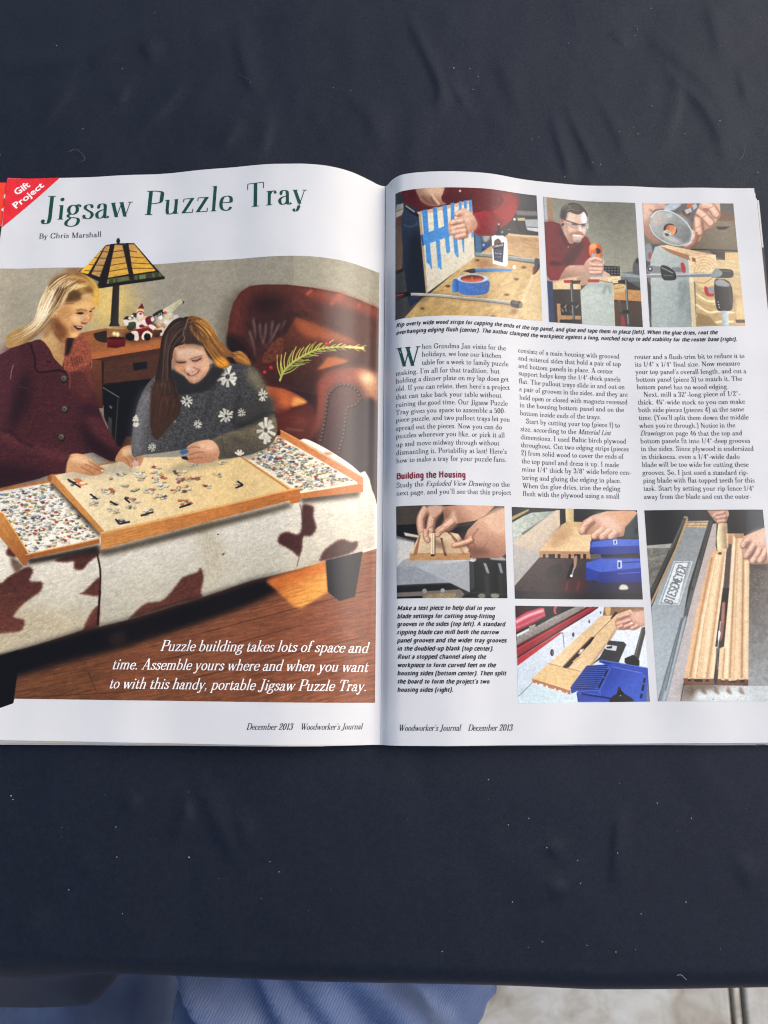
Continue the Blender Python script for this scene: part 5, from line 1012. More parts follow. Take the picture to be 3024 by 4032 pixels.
def paint_split():
    c = Paint([(1391.8, 1102.4), (1647.6, 1100.9), (1688, 1514.7), (1421, 1514.7)], .9, (36, 36, 38))
    c.view(2480, 1960, .37962)
    c.r("140,120 1400,120 1420,520 160,500", (32, 34, 38)); c.r("1020,130 1220,130 1200,400 1010,400", (26, 24, 26)); c.r("1215,120 1400,120 1400,330 1220,350", (46, 58, 70), b=6)
    # table left, right
    c.r("170,500 330,490 440,470 420,560 200,1000", (110, 108, 94), n=(.25, 20, 8, -.3)); c.r("170,495 430,475 430,520 170,525", (156, 154, 140)); c.l("200,640 380,600", 14, (140, 138, 122), b=3); c.l("205,760 330,720", 14, (80, 78, 66), b=4)
    c.r("1230,560 1500,560 1600,2130 1200,2130", (98, 86, 76), (150, 150, 146), (1300, 800, 1420, 1900), n=(.10, 30, 40, .3)); c.r("1250,690 1420,690 1430,760 1240,720", (76, 58, 46), b=6)
    for i in range(50):
        c.o(random.uniform(1240, 1440), random.uniform(720, 1300), random.uniform(2, 5), (196, 176, 150), al=.7)
    # fence
    c.r("225,1135 590,240 820,235 610,920 560,1200 310,2130 280,2130", (128, 132, 130), (164, 172, 174), (650, 400, 330, 1600), n=(.03, 20, 20, 0)); c.r("560,300 600,260 810,240 790,310", (196, 160, 108), n=(.2, 10, 30, 0)); c.l("575,285 800,285", 5, (110, 70, 44), sp=False); c.l("585,262 810,255", 5, (110, 70, 44), sp=False)
    c.l("575,200 440,520 215,990", 40, (70, 68, 60), sp=False); c.l("560,230 420,540", 8, (130, 128, 110), b=1, sp=False, al=.7); c.l("598,215 480,530 215,1110", 22, (176, 138, 86), sp=False); c.l("560,200 600,205", 20, (150, 130, 100), sp=False)
    c.r("815,240 860,235 760,580 660,1000 600,1200 380,2130 300,2130 560,1200 640,900 740,570", (78, 80, 76), (120, 130, 130), (700, 800, 400, 1800)); c.l("835,245 745,580 640,960", 12, (44, 44, 42), b=1.5, sp=False); c.l("720,640 650,920", 10, (150, 154, 140), b=2, sp=False, al=.6); c.l("570,1230 345,2130", 28, (186, 198, 200), b=4, sp=False); c.l("600,1150 540,1290 370,2000", 8, (60, 66, 66), b=1.5, sp=False); c.l("540,1240 290,2130", 8, (54, 58, 58), b=1.5, sp=False)
    c.r("858,270 900,265 890,500 560,1900 520,2130 375,2130 610,1180", (176, 158, 146), (190, 178, 172), (800, 700, 480, 1900))
    # label on the fence
    LT = (214, 218, 216)
    c.r("470,680 600,672 500,1090 330,1085", LT); c.l("455,662 645,662", 5, LT, sp=False); c.l("460,665 300,1100", 7, LT, sp=False); c.l("645,665 510,1105", 7, LT, sp=False); c.l("290,1102 515,1105", 6, LT, sp=False); c.l("630,668 500,1098", 3, LT, sp=False)
    block_text(c, "BIESEMEYER", 355, 1075, 512, 682, 88, (112, 116, 116))
    # hands above
    SK, SK2 = (206, 156, 126), (160, 108, 82)
    c.p("800,130 1020,130 1030,170 1000,255 920,265 880,240 840,190", (176, 124, 96), (196, 146, 116), (840, 150, 1000, 220), sp=False); fingers(c, ["980,150 900,170 870,190", "1000,190 940,205 900,210", "990,235 950,245 915,248"], (200, 150, 122), (140, 92, 72), 46, (100, 64, 50))
    # push stick
    c.p("915,270 950,262 1010,265 1015,480 985,560 945,565 905,545 898,420", (226, 206, 150), (186, 156, 110), (920, 400, 1010, 400), sp=False); c.l("985,280 990,540", 34, (150, 116, 84), b=6, sp=False)
    # grooved boards
    WD, WL, WS = (222, 182, 132), (236, 208, 164), (166, 112, 68)
    c.r("1000,370 1180,370 1240,660 1228,1880 1040,1900 910,1890 960,1550 1030,930", WD); c.r("890,560 1005,520 960,900 960,1100 870,1880 560,1880 740,1000", WD)
    c.r("890,500 905,560 620,1880 560,1880 690,1180 830,620", (214, 160, 104), (226, 180, 128), (800, 800, 600, 1700)); c.l("850,620 740,1180 625,1860", 14, WS, b=2, sp=False); c.l("905,590 760,1250 670,1870", 26, WL, b=2, sp=False); c.l("895,640 770,1300 690,1870", 6, (190, 140, 90), b=1, sp=False)
    c.l("935,600 880,900 830,1300 770,1870", 40, (230, 198, 150), b=2, sp=False); c.l("985,570 920,1000 860,1450 800,1870", 16, (180, 128, 80), b=2, sp=False); c.l("1000,540 960,900 900,1400 850,1870", 26, WL, b=2, sp=False); c.l("960,600 900,1000 790,1870", 5, (196, 148, 100), b=1, sp=False); c.r("895,570 1010,555 960,600 920,590", (214, 170, 116), b=2); c.r("915,568 950,565 950,588 918,588", (70, 44, 34))
    c.r("1020,370 1090,370 1080,480 1018,500", (206, 146, 104), (170, 110, 76), (1050, 380, 1050, 490)); c.r("1030,480 1075,485 1060,900 1020,940 970,940 1000,560", (92, 70, 60)); c.r("1060,480 1080,480 1040,1000 980,1870 930,1870 1000,1400", WL, b=1.5)
    c.l("1105,400 1080,800 1060,1300 1035,1870", 14, WS, b=2, sp=False); c.l("1085,400 1060,800 1030,1300 1000,1870", 26, (238, 212, 170), b=2, sp=False); c.l("1140,420 1130,900 1100,1870", 40, (228, 194, 146), b=3, sp=False); c.l("1178,560 1172,1000 1160,1870", 16, WS, b=2, sp=False); c.l("1205,660 1205,1200 1200,1870", 30, (234, 200, 154), b=2, sp=False); c.r("1085,370 1180,370 1190,420 1090,420", (176, 124, 86)); c.l("1120,420 1110,900 1080,1870", 5, (196, 150, 104), b=1, sp=False)
    c.r("930,1560 985,1540 975,1880 910,1880", (226, 188, 140), b=1); c.l("985,1560 960,1870", 12, WS, b=2, sp=False)
    # slot and blade
    c.r("965,935 1030,935 975,1545 885,1545", (42, 34, 32)); c.r("960,1000 1010,1000 1000,1200 950,1200", (24, 20, 20)); c.p("955,1090 975,1075 992,1090 980,1300 960,1450 935,1500 940,1300", (150, 84, 66), sp=False); c.l("972,1090 960,1300", 10, (196, 130, 108), b=2); c.l("940,1280 925,1430 905,1640 908,1780", 12, (176, 176, 172), b=1, sp=False); c.p("920,1380 940,1400 925,1480 912,1470", (224, 224, 220)); c.l("905,1560 900,1880", 16, (84, 60, 52), b=1.5, sp=False)
    # ends of the boards, table below
    c.r("525,2130 560,1940 900,1940 1230,1950 1500,1950 1600,2130", (150, 140, 128), (190, 192, 188), (800, 1950, 900, 2100)); c.r("560,1930 900,1930 940,2010 700,2060 540,2020", (110, 88, 70), b=14); c.r("700,2000 1230,1990 1250,2130 640,2130", (206, 210, 206), b=7)
    for i in range(4):
        c.p([(760 + i * 130, 1960), (800 + i * 130, 2040), (740 + i * 130, 2010)], (116, 92, 74), b=3, al=.8)
    c.r("555,1872 600,1872 600,1900 630,1902 632,1874 668,1876 668,1908 750,1910 752,1876 785,1878 788,1908 820,1908 822,1880 870,1884 876,1935 580,1940 560,1920", (132, 82, 56), n=(.12, 10, 10, 0)); c.r("900,1880 945,1880 946,1912 982,1912 984,1884 1022,1884 1024,1914 1108,1916 1110,1884 1142,1886 1146,1916 1186,1916 1188,1886 1228,1890 1226,1950 905,1945", (116, 66, 44), n=(.12, 10, 10, 0))
    for i in range(60):
        c.o(random.uniform(560, 1250), random.uniform(1945, 2110), random.uniform(2, 5), random.choice([(214, 176, 130), (90, 70, 56)]), al=.8)
    # right hand
    c.p("1150,470 1180,400 1300,350 1390,310 1440,330 1440,680 1340,690 1260,690 1225,650 1170,620 1160,560", SK, (176, 122, 96), (1250, 400, 1350, 660), sp=False); fingers(c, ["1240,420 1200,460 1172,500", "1290,480 1240,560 1200,610", "1350,520 1310,610 1270,660", "1410,540 1380,610 1345,655"], (214, 166, 138), (150, 102, 80), 62, (110, 72, 56)); c.p("1220,390 1400,330 1430,480 1300,480", (218, 172, 144), b=8); c.l("1395,525 1425,515", 8, (226, 206, 160))
    return c
# ------------------------------------------------------------------ lettering
# a high-contrast book face drawn as strokes, in hundredths of the capital height
# V stem, H hairline, S serif, L/l thick/thin diagonal, C modelled curve, O modelled ring, D dot, B bar
GLYPHS = {
' ': "27", 'a': "50;C 10 45 14 56 23 59 32 55 35 44;V 35 10 46;C 35 12 38 2 44 1 49 6;C 35 36 20 32 9 24 7 13 12 3 20 1 29 5 35 14;D 11 45 5",
'b': "58;V 13 2 102;H 3 13 100;C 13 46 20 57 32 59 45 50 48 30 44 11 32 1 21 3 13 12", 'c': "46;C 41 46 36 57 27 59 13 52 7 30 12 9 25 1 36 5 42 14;D 38 46 5.5",
'd': "58;V 44 3 102;H 34 44 100;S 48 1 7;C 44 46 37 57 26 59 13 50 8 30 13 9 25 1 37 4 44 14", 'e': "48;H 9 42 33;C 42 33 41 50 33 58 25 59 12 52 7 30 12 9 26 1 37 5 43 14",
'f': "34;V 15 0 82;C 15 78 17 95 26 102 35 98;D 34 95 5.5;H 4 30 59;S 15 0 11",
'g': "52;O 23 40 15 19;C 15 24 8 16 13 9 26 7 41 3 45 -10 37 -24 21 -29 6 -24 3 -14 8 -4 18 5;C 34 52 40 60 47 58;D 47 55 4.5",
'h': "60;V 13 0 102;H 3 13 100;S 13 0 10;C 13 46 22 57 32 59 42 55 45 42;V 45 0 44;S 45 0 10", 'i': "28;V 14 0 60;H 4 14 58;S 14 0 10;D 14 84 7.5",
'j': "26;V 15 -15 60;H 5 15 58;C 15 -12 12 -26 3 -29 -2 -24;D 15 84 7.5;D -1 -23 5", 'k': "56;V 13 0 102;H 3 13 100;S 13 0 10;l 13 22 42 58;L 24 34 46 0;S 43 58 9;S 46 0 9",
'l': "28;V 14 0 102;H 4 14 100;S 14 0 10", 'm': "90;V 13 0 60;H 3 13 58;S 13 0 10;C 13 46 21 57 30 59 40 55 43 42;V 43 0 44;S 43 0 9;C 43 46 51 57 60 59 70 55 73 42;V 73 0 44;S 73 0 9",
'n': "60;V 13 0 60;H 3 13 58;S 13 0 10;C 13 46 22 57 32 59 42 55 45 42;V 45 0 44;S 45 0 10", 'o': "54;O 27 30 19.5 29",
'p': "58;V 13 -30 60;H 3 13 58;S 13 -30 10;C 13 46 20 57 32 59 45 50 48 30 44 11 32 1 21 3 13 12", 'q': "58;V 44 -30 60;S 44 -30 10;C 44 46 37 57 26 59 13 50 8 30 13 9 25 1 37 4 44 14",
'r': "42;V 13 0 60;H 3 13 58;S 13 0 11;C 13 42 20 55 30 59 37 56;D 35 52 5.5", 's': "42;C 35 46 29 57 21 59 11 54 10 44 20 35 31 27 36 15 30 4 20 1 10 6 6 16;l 35 44 35 59;l 6 18 6 1",
't': "34;V 14 8 62;l 7 60 14 80;C 14 10 18 1 26 2 31 12;H 4 30 59", 'u': "60;V 13 12 60;H 3 13 58;C 13 16 17 3 26 1 37 5 44 15;V 44 0 60;H 34 44 58;S 48 1 7",
'v': "54;L 9 60 27 0;l 27 0 45 60;S 10 58 9;S 45 58 8", 'w': "78;L 8 60 24 0;l 24 0 38 55;L 38 60 54 0;l 54 0 69 60;S 10 58 9;S 38 58 8;S 69 58 8",
'x': "54;L 10 60 44 0;l 10 0 43 60;S 10 58 9;S 43 58 8;S 10 0 8;S 44 0 9", 'y': "54;L 9 60 27 2;l 45 60 24 -8;C 25 -6 18 -25 9 -29 4 -24;D 6 -23 5.5;S 10 58 9;S 45 58 8",
'z': "48;H 7 42 58;L 39 59 9 0;H 8 43 1;l 7 59 7 45;l 43 0 43 15",
'A': "78;l 12 0 37 100;L 37 102 63 0;H 20 52 33;S 12 0 11;S 63 0 13", 'B': "72;V 20 0 100;H 6 40 99;H 6 40 1;H 20 42 53;C 38 99 56 93 57 76 55 60 38 53;C 38 53 62 48 64 28 60 7 38 1",
'C': "76;C 66 70 58 93 42 101 20 88 9 50 20 12 42 -1 58 8 68 30;l 66 70 66 100", 'D': "82;V 20 0 100;H 6 40 99;H 6 40 1;C 38 99 62 90 73 50 62 10 38 1",
'E': "68;V 20 0 100;H 6 60 99;H 6 62 1;H 20 45 51;l 60 99 60 76;l 62 1 62 26;l 45 62 45 40", 'G': "82;C 66 70 58 93 42 101 20 88 9 50 20 12 42 -1 58 8 66 20;l 66 70 66 100;V 66 4 42;H 52 78 42",
'H': "86;V 20 0 100;V 66 0 100;H 20 66 51;S 20 0 13;S 20 98 13;S 66 0 13;S 66 98 13", 'I': "40;V 20 0 100;S 20 0 13;S 20 98 13",
'J': "50;V 30 4 100;S 30 98 14;C 30 8 26 -11 13 -15 4 -7;D 7 -5 7.5", 'L': "66;V 20 0 100;H 6 60 1;S 20 98 13;l 60 1 60 30",
'M': "98;l 16 0 16 100;L 18 100 48 0;l 48 0 78 100;V 80 0 100;S 16 0 10;S 80 0 12;H 6 20 98;H 76 92 98", 'N': "84;l 18 0 18 100;L 16 100 68 0;l 68 0 68 100;S 18 0 11;S 68 98 11;H 6 18 98",
'O': "82;O 41 50 31 51", 'P': "68;V 20 0 100;S 20 0 13;H 6 40 99;C 38 99 59 93 61 74 58 53 38 47;H 20 38 47", 'R': "76;V 20 0 100;S 20 0 13;H 6 40 99;C 38 99 59 93 61 74 58 53 38 47;H 20 38 47;C 38 47 54 44 58 28 60 8 70 0 76 6",
'S': "60;C 49 76 42 96 30 101 13 93 12 74 26 60 45 44 52 26 42 4 28 -1 13 8 8 28;l 49 74 49 100;l 8 28 8 0", 'T': "72;V 36 0 100;S 36 0 14;H 6 66 99;l 6 99 6 74;l 66 99 66 74",
'V': "76;L 12 100 39 0;l 39 0 65 100;S 12 98 13;S 65 98 10", 'W': "108;L 12 100 37 0;l 37 0 58 96;L 48 100 74 0;l 74 0 96 100;S 12 98 12;S 96 98 10;S 50 98 12", 'Y': "74;L 10 100 36 48;l 36 48 62 100;V 36 0 50;S 12 98 11;S 62 98 10;S 36 0 12",
'0': "56;O 28 50 19 50", '1': "44;V 24 0 100;S 24 0 12;l 12 88 24 98", '2': "54;C 10 74 14 94 27 100 41 92 42 73 30 46 10 6;B 9 46 0 8;l 46 3 47 20;D 12 75 6", '3': "52;C 9 80 14 96 26 100 38 92 38 74 24 54;C 24 54 40 48 43 28 38 6 24 -1 11 4 7 20;D 11 78 6;D 10 20 6",
'4': "56;V 38 0 100;l 38 98 6 30;H 6 50 29;S 38 0 10", '5': "52;B 14 42 92 99;l 14 98 11 52;C 11 52 22 62 36 56 43 32 36 8 22 -1 9 6;D 11 14 6", '6': "54;C 42 92 24 86 11 60 10 30;O 27 30 17 30", '8': "54;O 27 75 15 24;O 27 26 18 27",
'.': "26;D 13 6 6.5", ',': "26;D 13 6 6.5;l 16 4 9 -14", "'": "22;D 11 94 6.5;l 14 92 8 76", '-': "34;B 5 29 25 32", '(': "34;C 27 108 12 80 9 40 12 0 27 -26", ')': "34;C 7 108 22 80 25 40 22 0 7 -26",
'/': "40;l 4 -10 36 105", '"': "34;B 9 14 66 100;B 21 26 66 100", '!': "30;B 11 19 30 100;D 15 6 6.5", '#': "56;V 10 55 100;l 4 4 46 98;O 40 36 6 9;O 40 14 8 12",
}
def glyph(ch, hair, seg, italic):
    """-> advance, list of quads (each 4 points)"""
    parts = GLYPHS[ch].split(';'); adv = float(parts[0]); qs = []
    stem = (13.0 if ch.isupper() or ch.isdigit() else 11.0) * (.84 if seg == 2 else 1)
    def ribbon(P, W):
        d = np.gradient(P, axis=0); d /= np.linalg.norm(d, axis=1)[:, None] + 1e-9
        N = np.stack([-d[:, 1], d[:, 0]], -1); w = W(np.abs(d[:, 1]))[:, None] * .5
        a, b = P + N * w, P - N * w
        for i in range(len(P) - 1):
            qs.append([a[i], a[i + 1], b[i + 1], b[i]])
    auto = lambda t: hair + (stem * 1.04 - hair) * t ** 1.7
    for p in parts[1:]:
        k, *v = p.split(); v = [float(x) for x in v]
        if k == 'V':
            n = max(1, int(abs(v[2] - v[1]) / 30)); ys = np.linspace(v[1], v[2], n + 1)
            for y0, y1 in zip(ys[:-1], ys[1:]):
                qs.append([(v[0] - stem / 2, y0), (v[0] + stem / 2, y0), (v[0] + stem / 2, y1), (v[0] - stem / 2, y1)])
        elif k == 'H':
            qs.append([(v[0], v[2] - hair / 2), (v[1], v[2] - hair / 2), (v[1], v[2] + hair / 2), (v[0], v[2] + hair / 2)])
        elif k == 'S':
            y0 = v[1] if v[1] < 5 else v[1] + 2 - hair
            qs.append([(v[0] - v[2], y0), (v[0] + v[2], y0), (v[0] + v[2], y0 + hair), (v[0] - v[2], y0 + hair)])
        elif k == 'B':
            qs.append([(v[0], v[2]), (v[1], v[2]), (v[1], v[3]), (v[0], v[3])])
        elif k in 'Ll':
            w = (stem * 1.05 if k == 'L' else hair * 1.1) / 2
            d = np.array([v[2] - v[0], v[3] - v[1]]); w = w * np.linalg.norm(d) / max(abs(d[1]), abs(d[0]))
            if abs(d[1]) > abs(d[0]) * .3:
                for t in (0, .5):
                    a = np.array(v[:2]) + d * t; b = np.array(v[:2]) + d * (t + .5)
                    qs.append([(a[0] - w, a[1]), (a[0] + w, a[1]), (b[0] + w, b[1]), (b[0] - w, b[1])])
        elif k == 'C':
            ribbon(spl(np.array(v).reshape(-1, 2), False, seg), auto)
        elif k == 'O':
            t = np.linspace(0, 2 * math.pi, 8 + 6 * seg // 2); P = np.stack([v[0] + v[2] * np.cos(t), v[1] + v[3] * np.sin(t)], -1)
            d = np.stack([-v[2] * np.sin(t), v[3] * np.cos(t)], -1); d /= np.linalg.norm(d, axis=1)[:, None]
            N = np.stack([-d[:, 1], d[:, 0]], -1); w = auto(np.abs(d[:, 1]))[:, None] * .5
            a, b = P + N * w, P - N * w
            for i in range(len(P) - 1):
                qs.append([a[i], a[i + 1], b[i + 1], b[i]])
        elif k == 'D':
            t = np.linspace(0, 2 * math.pi, 9)[:-1]; P = np.stack([v[0] + v[2] * np.cos(t), v[1] + v[2] * np.sin(t)], -1)
            for i in (0, 2, 4):
                qs.append([P[0], P[i + 1], P[(i + 2) % 8], P[(i + 3) % 8]] if i else [P[0], P[1], P[2], P[3]])
    q = np.array(qs, float) / 100 if qs else np.zeros((0, 4, 2))
    return adv / 100 + .035, q + [.0175, 0]
_gc = {}
def serif_line(text, hair=5.0, seg=3, italic=False):
    """quads in capital heights; <i> and </i> switch slant"""
    x, out, slant = 0.0, [], italic
    i = 0
    while i < len(text):
        if text.startswith('<i>', i): slant = True; i += 3; continue
        if text.startswith('</i>', i): slant = False; i += 4; continue
        key = (text[i], hair, seg)
        if key not in _gc: _gc[key] = glyph(text[i], hair, seg, slant)
        adv, q = _gc[key]
        if len(q):
            q = q.copy()
            if slant: q[..., 0] += q[..., 1] * .26
            q[..., 0] += x
            out.append(q)
        x += adv * (.95 if slant else 1); i += 1
    return x, np.concatenate(out)

# the bold narrow sans of the captions: the same skeletons without serifs, even stroke, tall small letters
SANSG = {'g': "52;V 41 -14 56;C 41 -12 37 -24 23 -28 9 -24;C 41 44 35 54 25 57 13 50 9 32 13 13 25 5 36 10 41 20", 'a': "50;C 11 44 15 53 23 57 32 54 36 44;V 37 3 46;C 36 30 22 28 11 22 9 12 15 4 25 4 33 10 36 18", 'r': "40;V 13 3 57;C 13 40 20 53 32 54",
 'f': "36;V 17 3 80;C 17 78 20 93 33 94;H 4 32 56", 't': "36;V 17 12 76;C 17 14 20 5 32 5;H 4 32 56", 'y': "52;L 9 58 27 6;L 44 58 24 -10;C 27 -2 20 -22 8 -24", 'u': "58;V 13 18 57;C 13 20 17 6 28 4 39 10 43 22;V 44 3 57", 'k': "56;V 13 3 97;L 40 57 15 24;L 24 34 44 3", 'v': "52;L 9 57 26 4;L 43 57 26 4", 'w': "78;L 8 57 23 4;L 39 57 23 4;L 39 57 54 4;L 70 57 54 4", 'x': "52;L 9 57 43 3;L 43 57 9 3",
 'A': "76;L 10 3 36 98;L 62 3 37 98;H 20 54 30", 'M': "96;V 16 3 97;V 78 3 97;L 18 96 47 16;L 76 96 48 16", 'R': "72;V 18 3 97;H 18 40 94;C 38 94 57 90 58 72 54 54 38 49;H 18 40 49;L 38 48 58 3", 'T': "66;V 34 3 97;H 6 62 94", 'W': "110;L 9 97 30 3;L 54 97 31 3;L 54 97 78 3;L 100 97 79 3", 'B': "70;V 18 3 97;H 18 40 94;H 18 40 6;H 18 42 52;C 38 94 55 90 56 73 53 56 38 52;C 38 52 61 48 62 28 58 9 38 6", 'H': "82;V 18 3 97;V 62 3 97;H 18 62 50",
 's': "46;C 36 44 30 54 22 57 12 51 12 41 22 33 32 26 35 15 29 6 21 4 12 7 8 16", 'z': "46;H 8 40 53;L 38 54 9 6;H 8 41 6", '-': "34;H 5 29 30", '.': "26;B 7 20 0 15", ',': "26;B 7 20 0 15;L 16 4 9 -14", "'": "22;L 13 98 10 74", '(': "34;C 27 106 13 80 10 40 13 0 27 -24", ')': "34;C 7 106 21 80 24 40 21 0 7 -24"}
def sans_stroke(text, weight=15.0, slant=.2, seg=3):
    x, out = 0.0, []
    for ch in text:
        src = SANSG.get(ch, GLYPHS[ch]); parts = src.split(';'); adv = float(parts[0]) + 5; qs = []
        def rib(P, w=weight):
            d = np.gradient(P, axis=0); d /= np.linalg.norm(d, axis=1)[:, None] + 1e-9
            N = np.stack([-d[:, 1], d[:, 0]], -1) * (w * .5) * (1 - .18 * np.abs(d[:, 0:1]))
            for i in range(len(P) - 1): qs.append([P[i] + N[i], P[i + 1] + N[i + 1], P[i + 1] - N[i + 1], P[i] - N[i]])
        for p in parts[1:]:
            k, *v = p.split(); v = [float(t) for t in v]
            if k == 'V':
                lo = max(v[1], 0) if v[1] >= 0 else v[1]
                rib(np.array([[v[0], min(lo, v[2]) - (3 if 0 < lo <= 3 else 0)], [v[0], v[2] + (3 if v[2] in (57, 97) else 0)]]))
            elif k == 'H':
                if v[1] - v[0] > 12: rib(np.array([[v[0], v[2]], [v[1], v[2]]]), weight * .95)
            elif k == 'L':
                rib(np.array([v[:2], v[2:]]))
            elif k == 'B': qs.append([(v[0], v[2]), (v[1], v[2]), (v[1], v[3]), (v[0], v[3])])
            elif k == 'C': rib(spl(np.array(v).reshape(-1, 2), False, seg))
            elif k == 'O':
                t = np.linspace(0, 2 * math.pi, 17); rib(np.stack([v[0] + (v[2] - 2) * np.cos(t), v[1] + (v[3] - 4) * np.sin(t)], -1))
            elif k == 'D' and ch in 'ij' and v[1] > 60: qs.append([(v[0] - 8, 80), (v[0] + 8, 80), (v[0] + 8, 95), (v[0] - 8, 95)])
        q = np.array(qs, float).reshape(-1, 4, 2) / 100
        y = q[..., 1]; q[..., 1] = np.where(y <= .6, y * 1.22, .732 + (y - .6) * .67)
        if slant: q[..., 0] += q[..., 1] * slant
        q[..., 0] += x; out.append(q); x += adv / 100
    return x, np.concatenate([o for o in out if len(o)])

SANS_CAP = None
def sans_line(text, bold=.0, shear=0.0, sx=1.0):
    """the built-in sans face as triangles in capital heights"""
    global SANS_CAP
    if SANS_CAP is None:
        SANS_CAP = 1.0; SANS_CAP = sans_line("H")[1][..., 1].max()
    cu = bpy.data.curves.new("t", 'FONT'); cu.body = text; cu.size = 1.0; cu.shear = shear; cu.offset = bold; cu.resolution_u = 2
    ob = bpy.data.objects.new("t", cu); COL.objects.link(ob)
    dg = bpy.context.evaluated_depsgraph_get()
    me = ob.evaluated_get(dg).to_mesh()
    n = len(me.vertices); co = np.zeros(n * 3); me.vertices.foreach_get("co", co); co = co.reshape(-1, 3)[:, :2]
    me.calc_loop_triangles(); m = len(me.loop_triangles); tr = np.zeros(m * 3, dtype=np.int32); me.loop_triangles.foreach_get("vertices", tr)
    ob.evaluated_get(dg).to_mesh_clear(); bpy.data.objects.remove(ob); bpy.data.curves.remove(cu)
    co = co / SANS_CAP; x0, x1 = co[:, 0].min(), co[:, 0].max()
    co[:, 0] -= x0
    return x1 - x0, co[tr.reshape(-1, 3)]

class Block:
    """a block of print: gathers faces laid on the page"""
    def __init__(self, view, lift=0.00012):
        self.v = view; self.T = []; self.lift = lift; self.n = 0
    def plan(self, x, y):
        X0, Y0, s = self.v
        return np.array(hit(X0 + x * s, Y0 + y * s))
    def line(self, faces, x0, y0, x1, y1, cap):
        w, q = faces
        A, B = self.plan(x0, y0), self.plan(x1, y1)
        L = np.linalg.norm(B - A); d = (B - A) / L; up = np.array([-d[1], d[0]])
        h = cap * L / math.hypot(x1 - x0, y1 - y0)
        P = A + d * (q[..., 0:1] * (L / w)) + up * (q[..., 1:2] * h)
        z = surf(P[..., 0], P[..., 1]) + self.lift
        z = z + (np.arange(len(q)) % 23)[:, None] * 1.2e-6
        P = np.concatenate([P, z[..., None]], -1)
        if P.shape[1] == 4:
            P = np.concatenate([P[:, [0, 1, 2]], P[:, [0, 2, 3]]])
        n = np.cross(P[:, 1] - P[:, 0], P[:, 2] - P[:, 0])[:, 2] < 0
        P[n] = P[n][:, ::-1]
        self.T.append(P)
    def build(self, name, mat, parent, **props):
        P = np.concatenate(self.T); V = P.reshape(-1, 3)
        me = mesh_np(name, V, np.arange(len(V)).reshape(-1, 3), smooth=False)
        return put(name, me, mat, parent, **props)

# ------------------------------------------------------------------ materials
def mat_paper():
    k = NT("paper")
    co = k.n("TexCoord").outputs['Object']
    n1 = k.n("TexNoise", i_Scale=38.0, i_Detail=4.0); k.l(co, n1.inputs['Vector'])
    c = k.ramp(n1.outputs['Fac'], [(0.3, (.748, .764, .770)), (0.7, (.803, .818, .826))])
    k.l(c, k.b.inputs['Base Color'])
    k.set(Roughness=.42); k.b.inputs['Specular IOR Level'].default_value = .25
    n2 = k.n("TexNoise", i_Scale=900.0, i_Detail=2.0); k.l(co, n2.inputs['Vector'])
    bp = k.n("Bump", i_Strength=.05, i_Distance=.0003); k.l(n2.outputs['Fac'], bp.inputs['Height']); k.l(bp.outputs[0], k.b.inputs['Normal'])
    tr = k.n("BsdfTranslucent"); tr.inputs['Color'].default_value = (.85, .60, .36, 1)
    mx = k.n("MixShader"); mx.inputs[0].default_value = .26
    k.l(k.b.outputs[0], mx.inputs[1]); k.l(tr.outputs[0], mx.inputs[2]); k.l(mx.outputs[0], k.out.inputs[0])
    return k.m
def mat_print(img):
    k = NT("print_" + img.name)
    t = k.n("TexImage"); t.image = img; t.interpolation = 'Cubic'; t.extension = 'EXTEND'
    k.l(t.outputs[0], k.b.inputs['Base Color']); k.set(Roughness=.28); k.b.inputs['Specular IOR Level'].default_value = .28
    co = k.n("TexCoord").outputs['Object']; n2 = k.n("TexNoise", i_Scale=700.0, i_Detail=2.0); k.l(co, n2.inputs['Vector'])
    bp = k.n("Bump", i_Strength=.04, i_Distance=.0003); k.l(n2.outputs['Fac'], bp.inputs['Height']); k.l(bp.outputs[0], k.b.inputs['Normal'])
    return k.m
def mat_ink(name, col, rough=.45):
    k = NT(name); co = k.n("TexCoord").outputs['Object']
    n = k.n("TexNoise", i_Scale=300.0, i_Detail=2.0); k.l(co, n.inputs['Vector'])
    k.l(k.ramp(n.outputs['Fac'], [(.3, col), (.75, tuple(min(1, c * 1.25 + .004) for c in col))]), k.b.inputs['Base Color'])
    k.set(Roughness=rough); k.b.inputs['Specular IOR Level'].default_value = .25
    return k.m
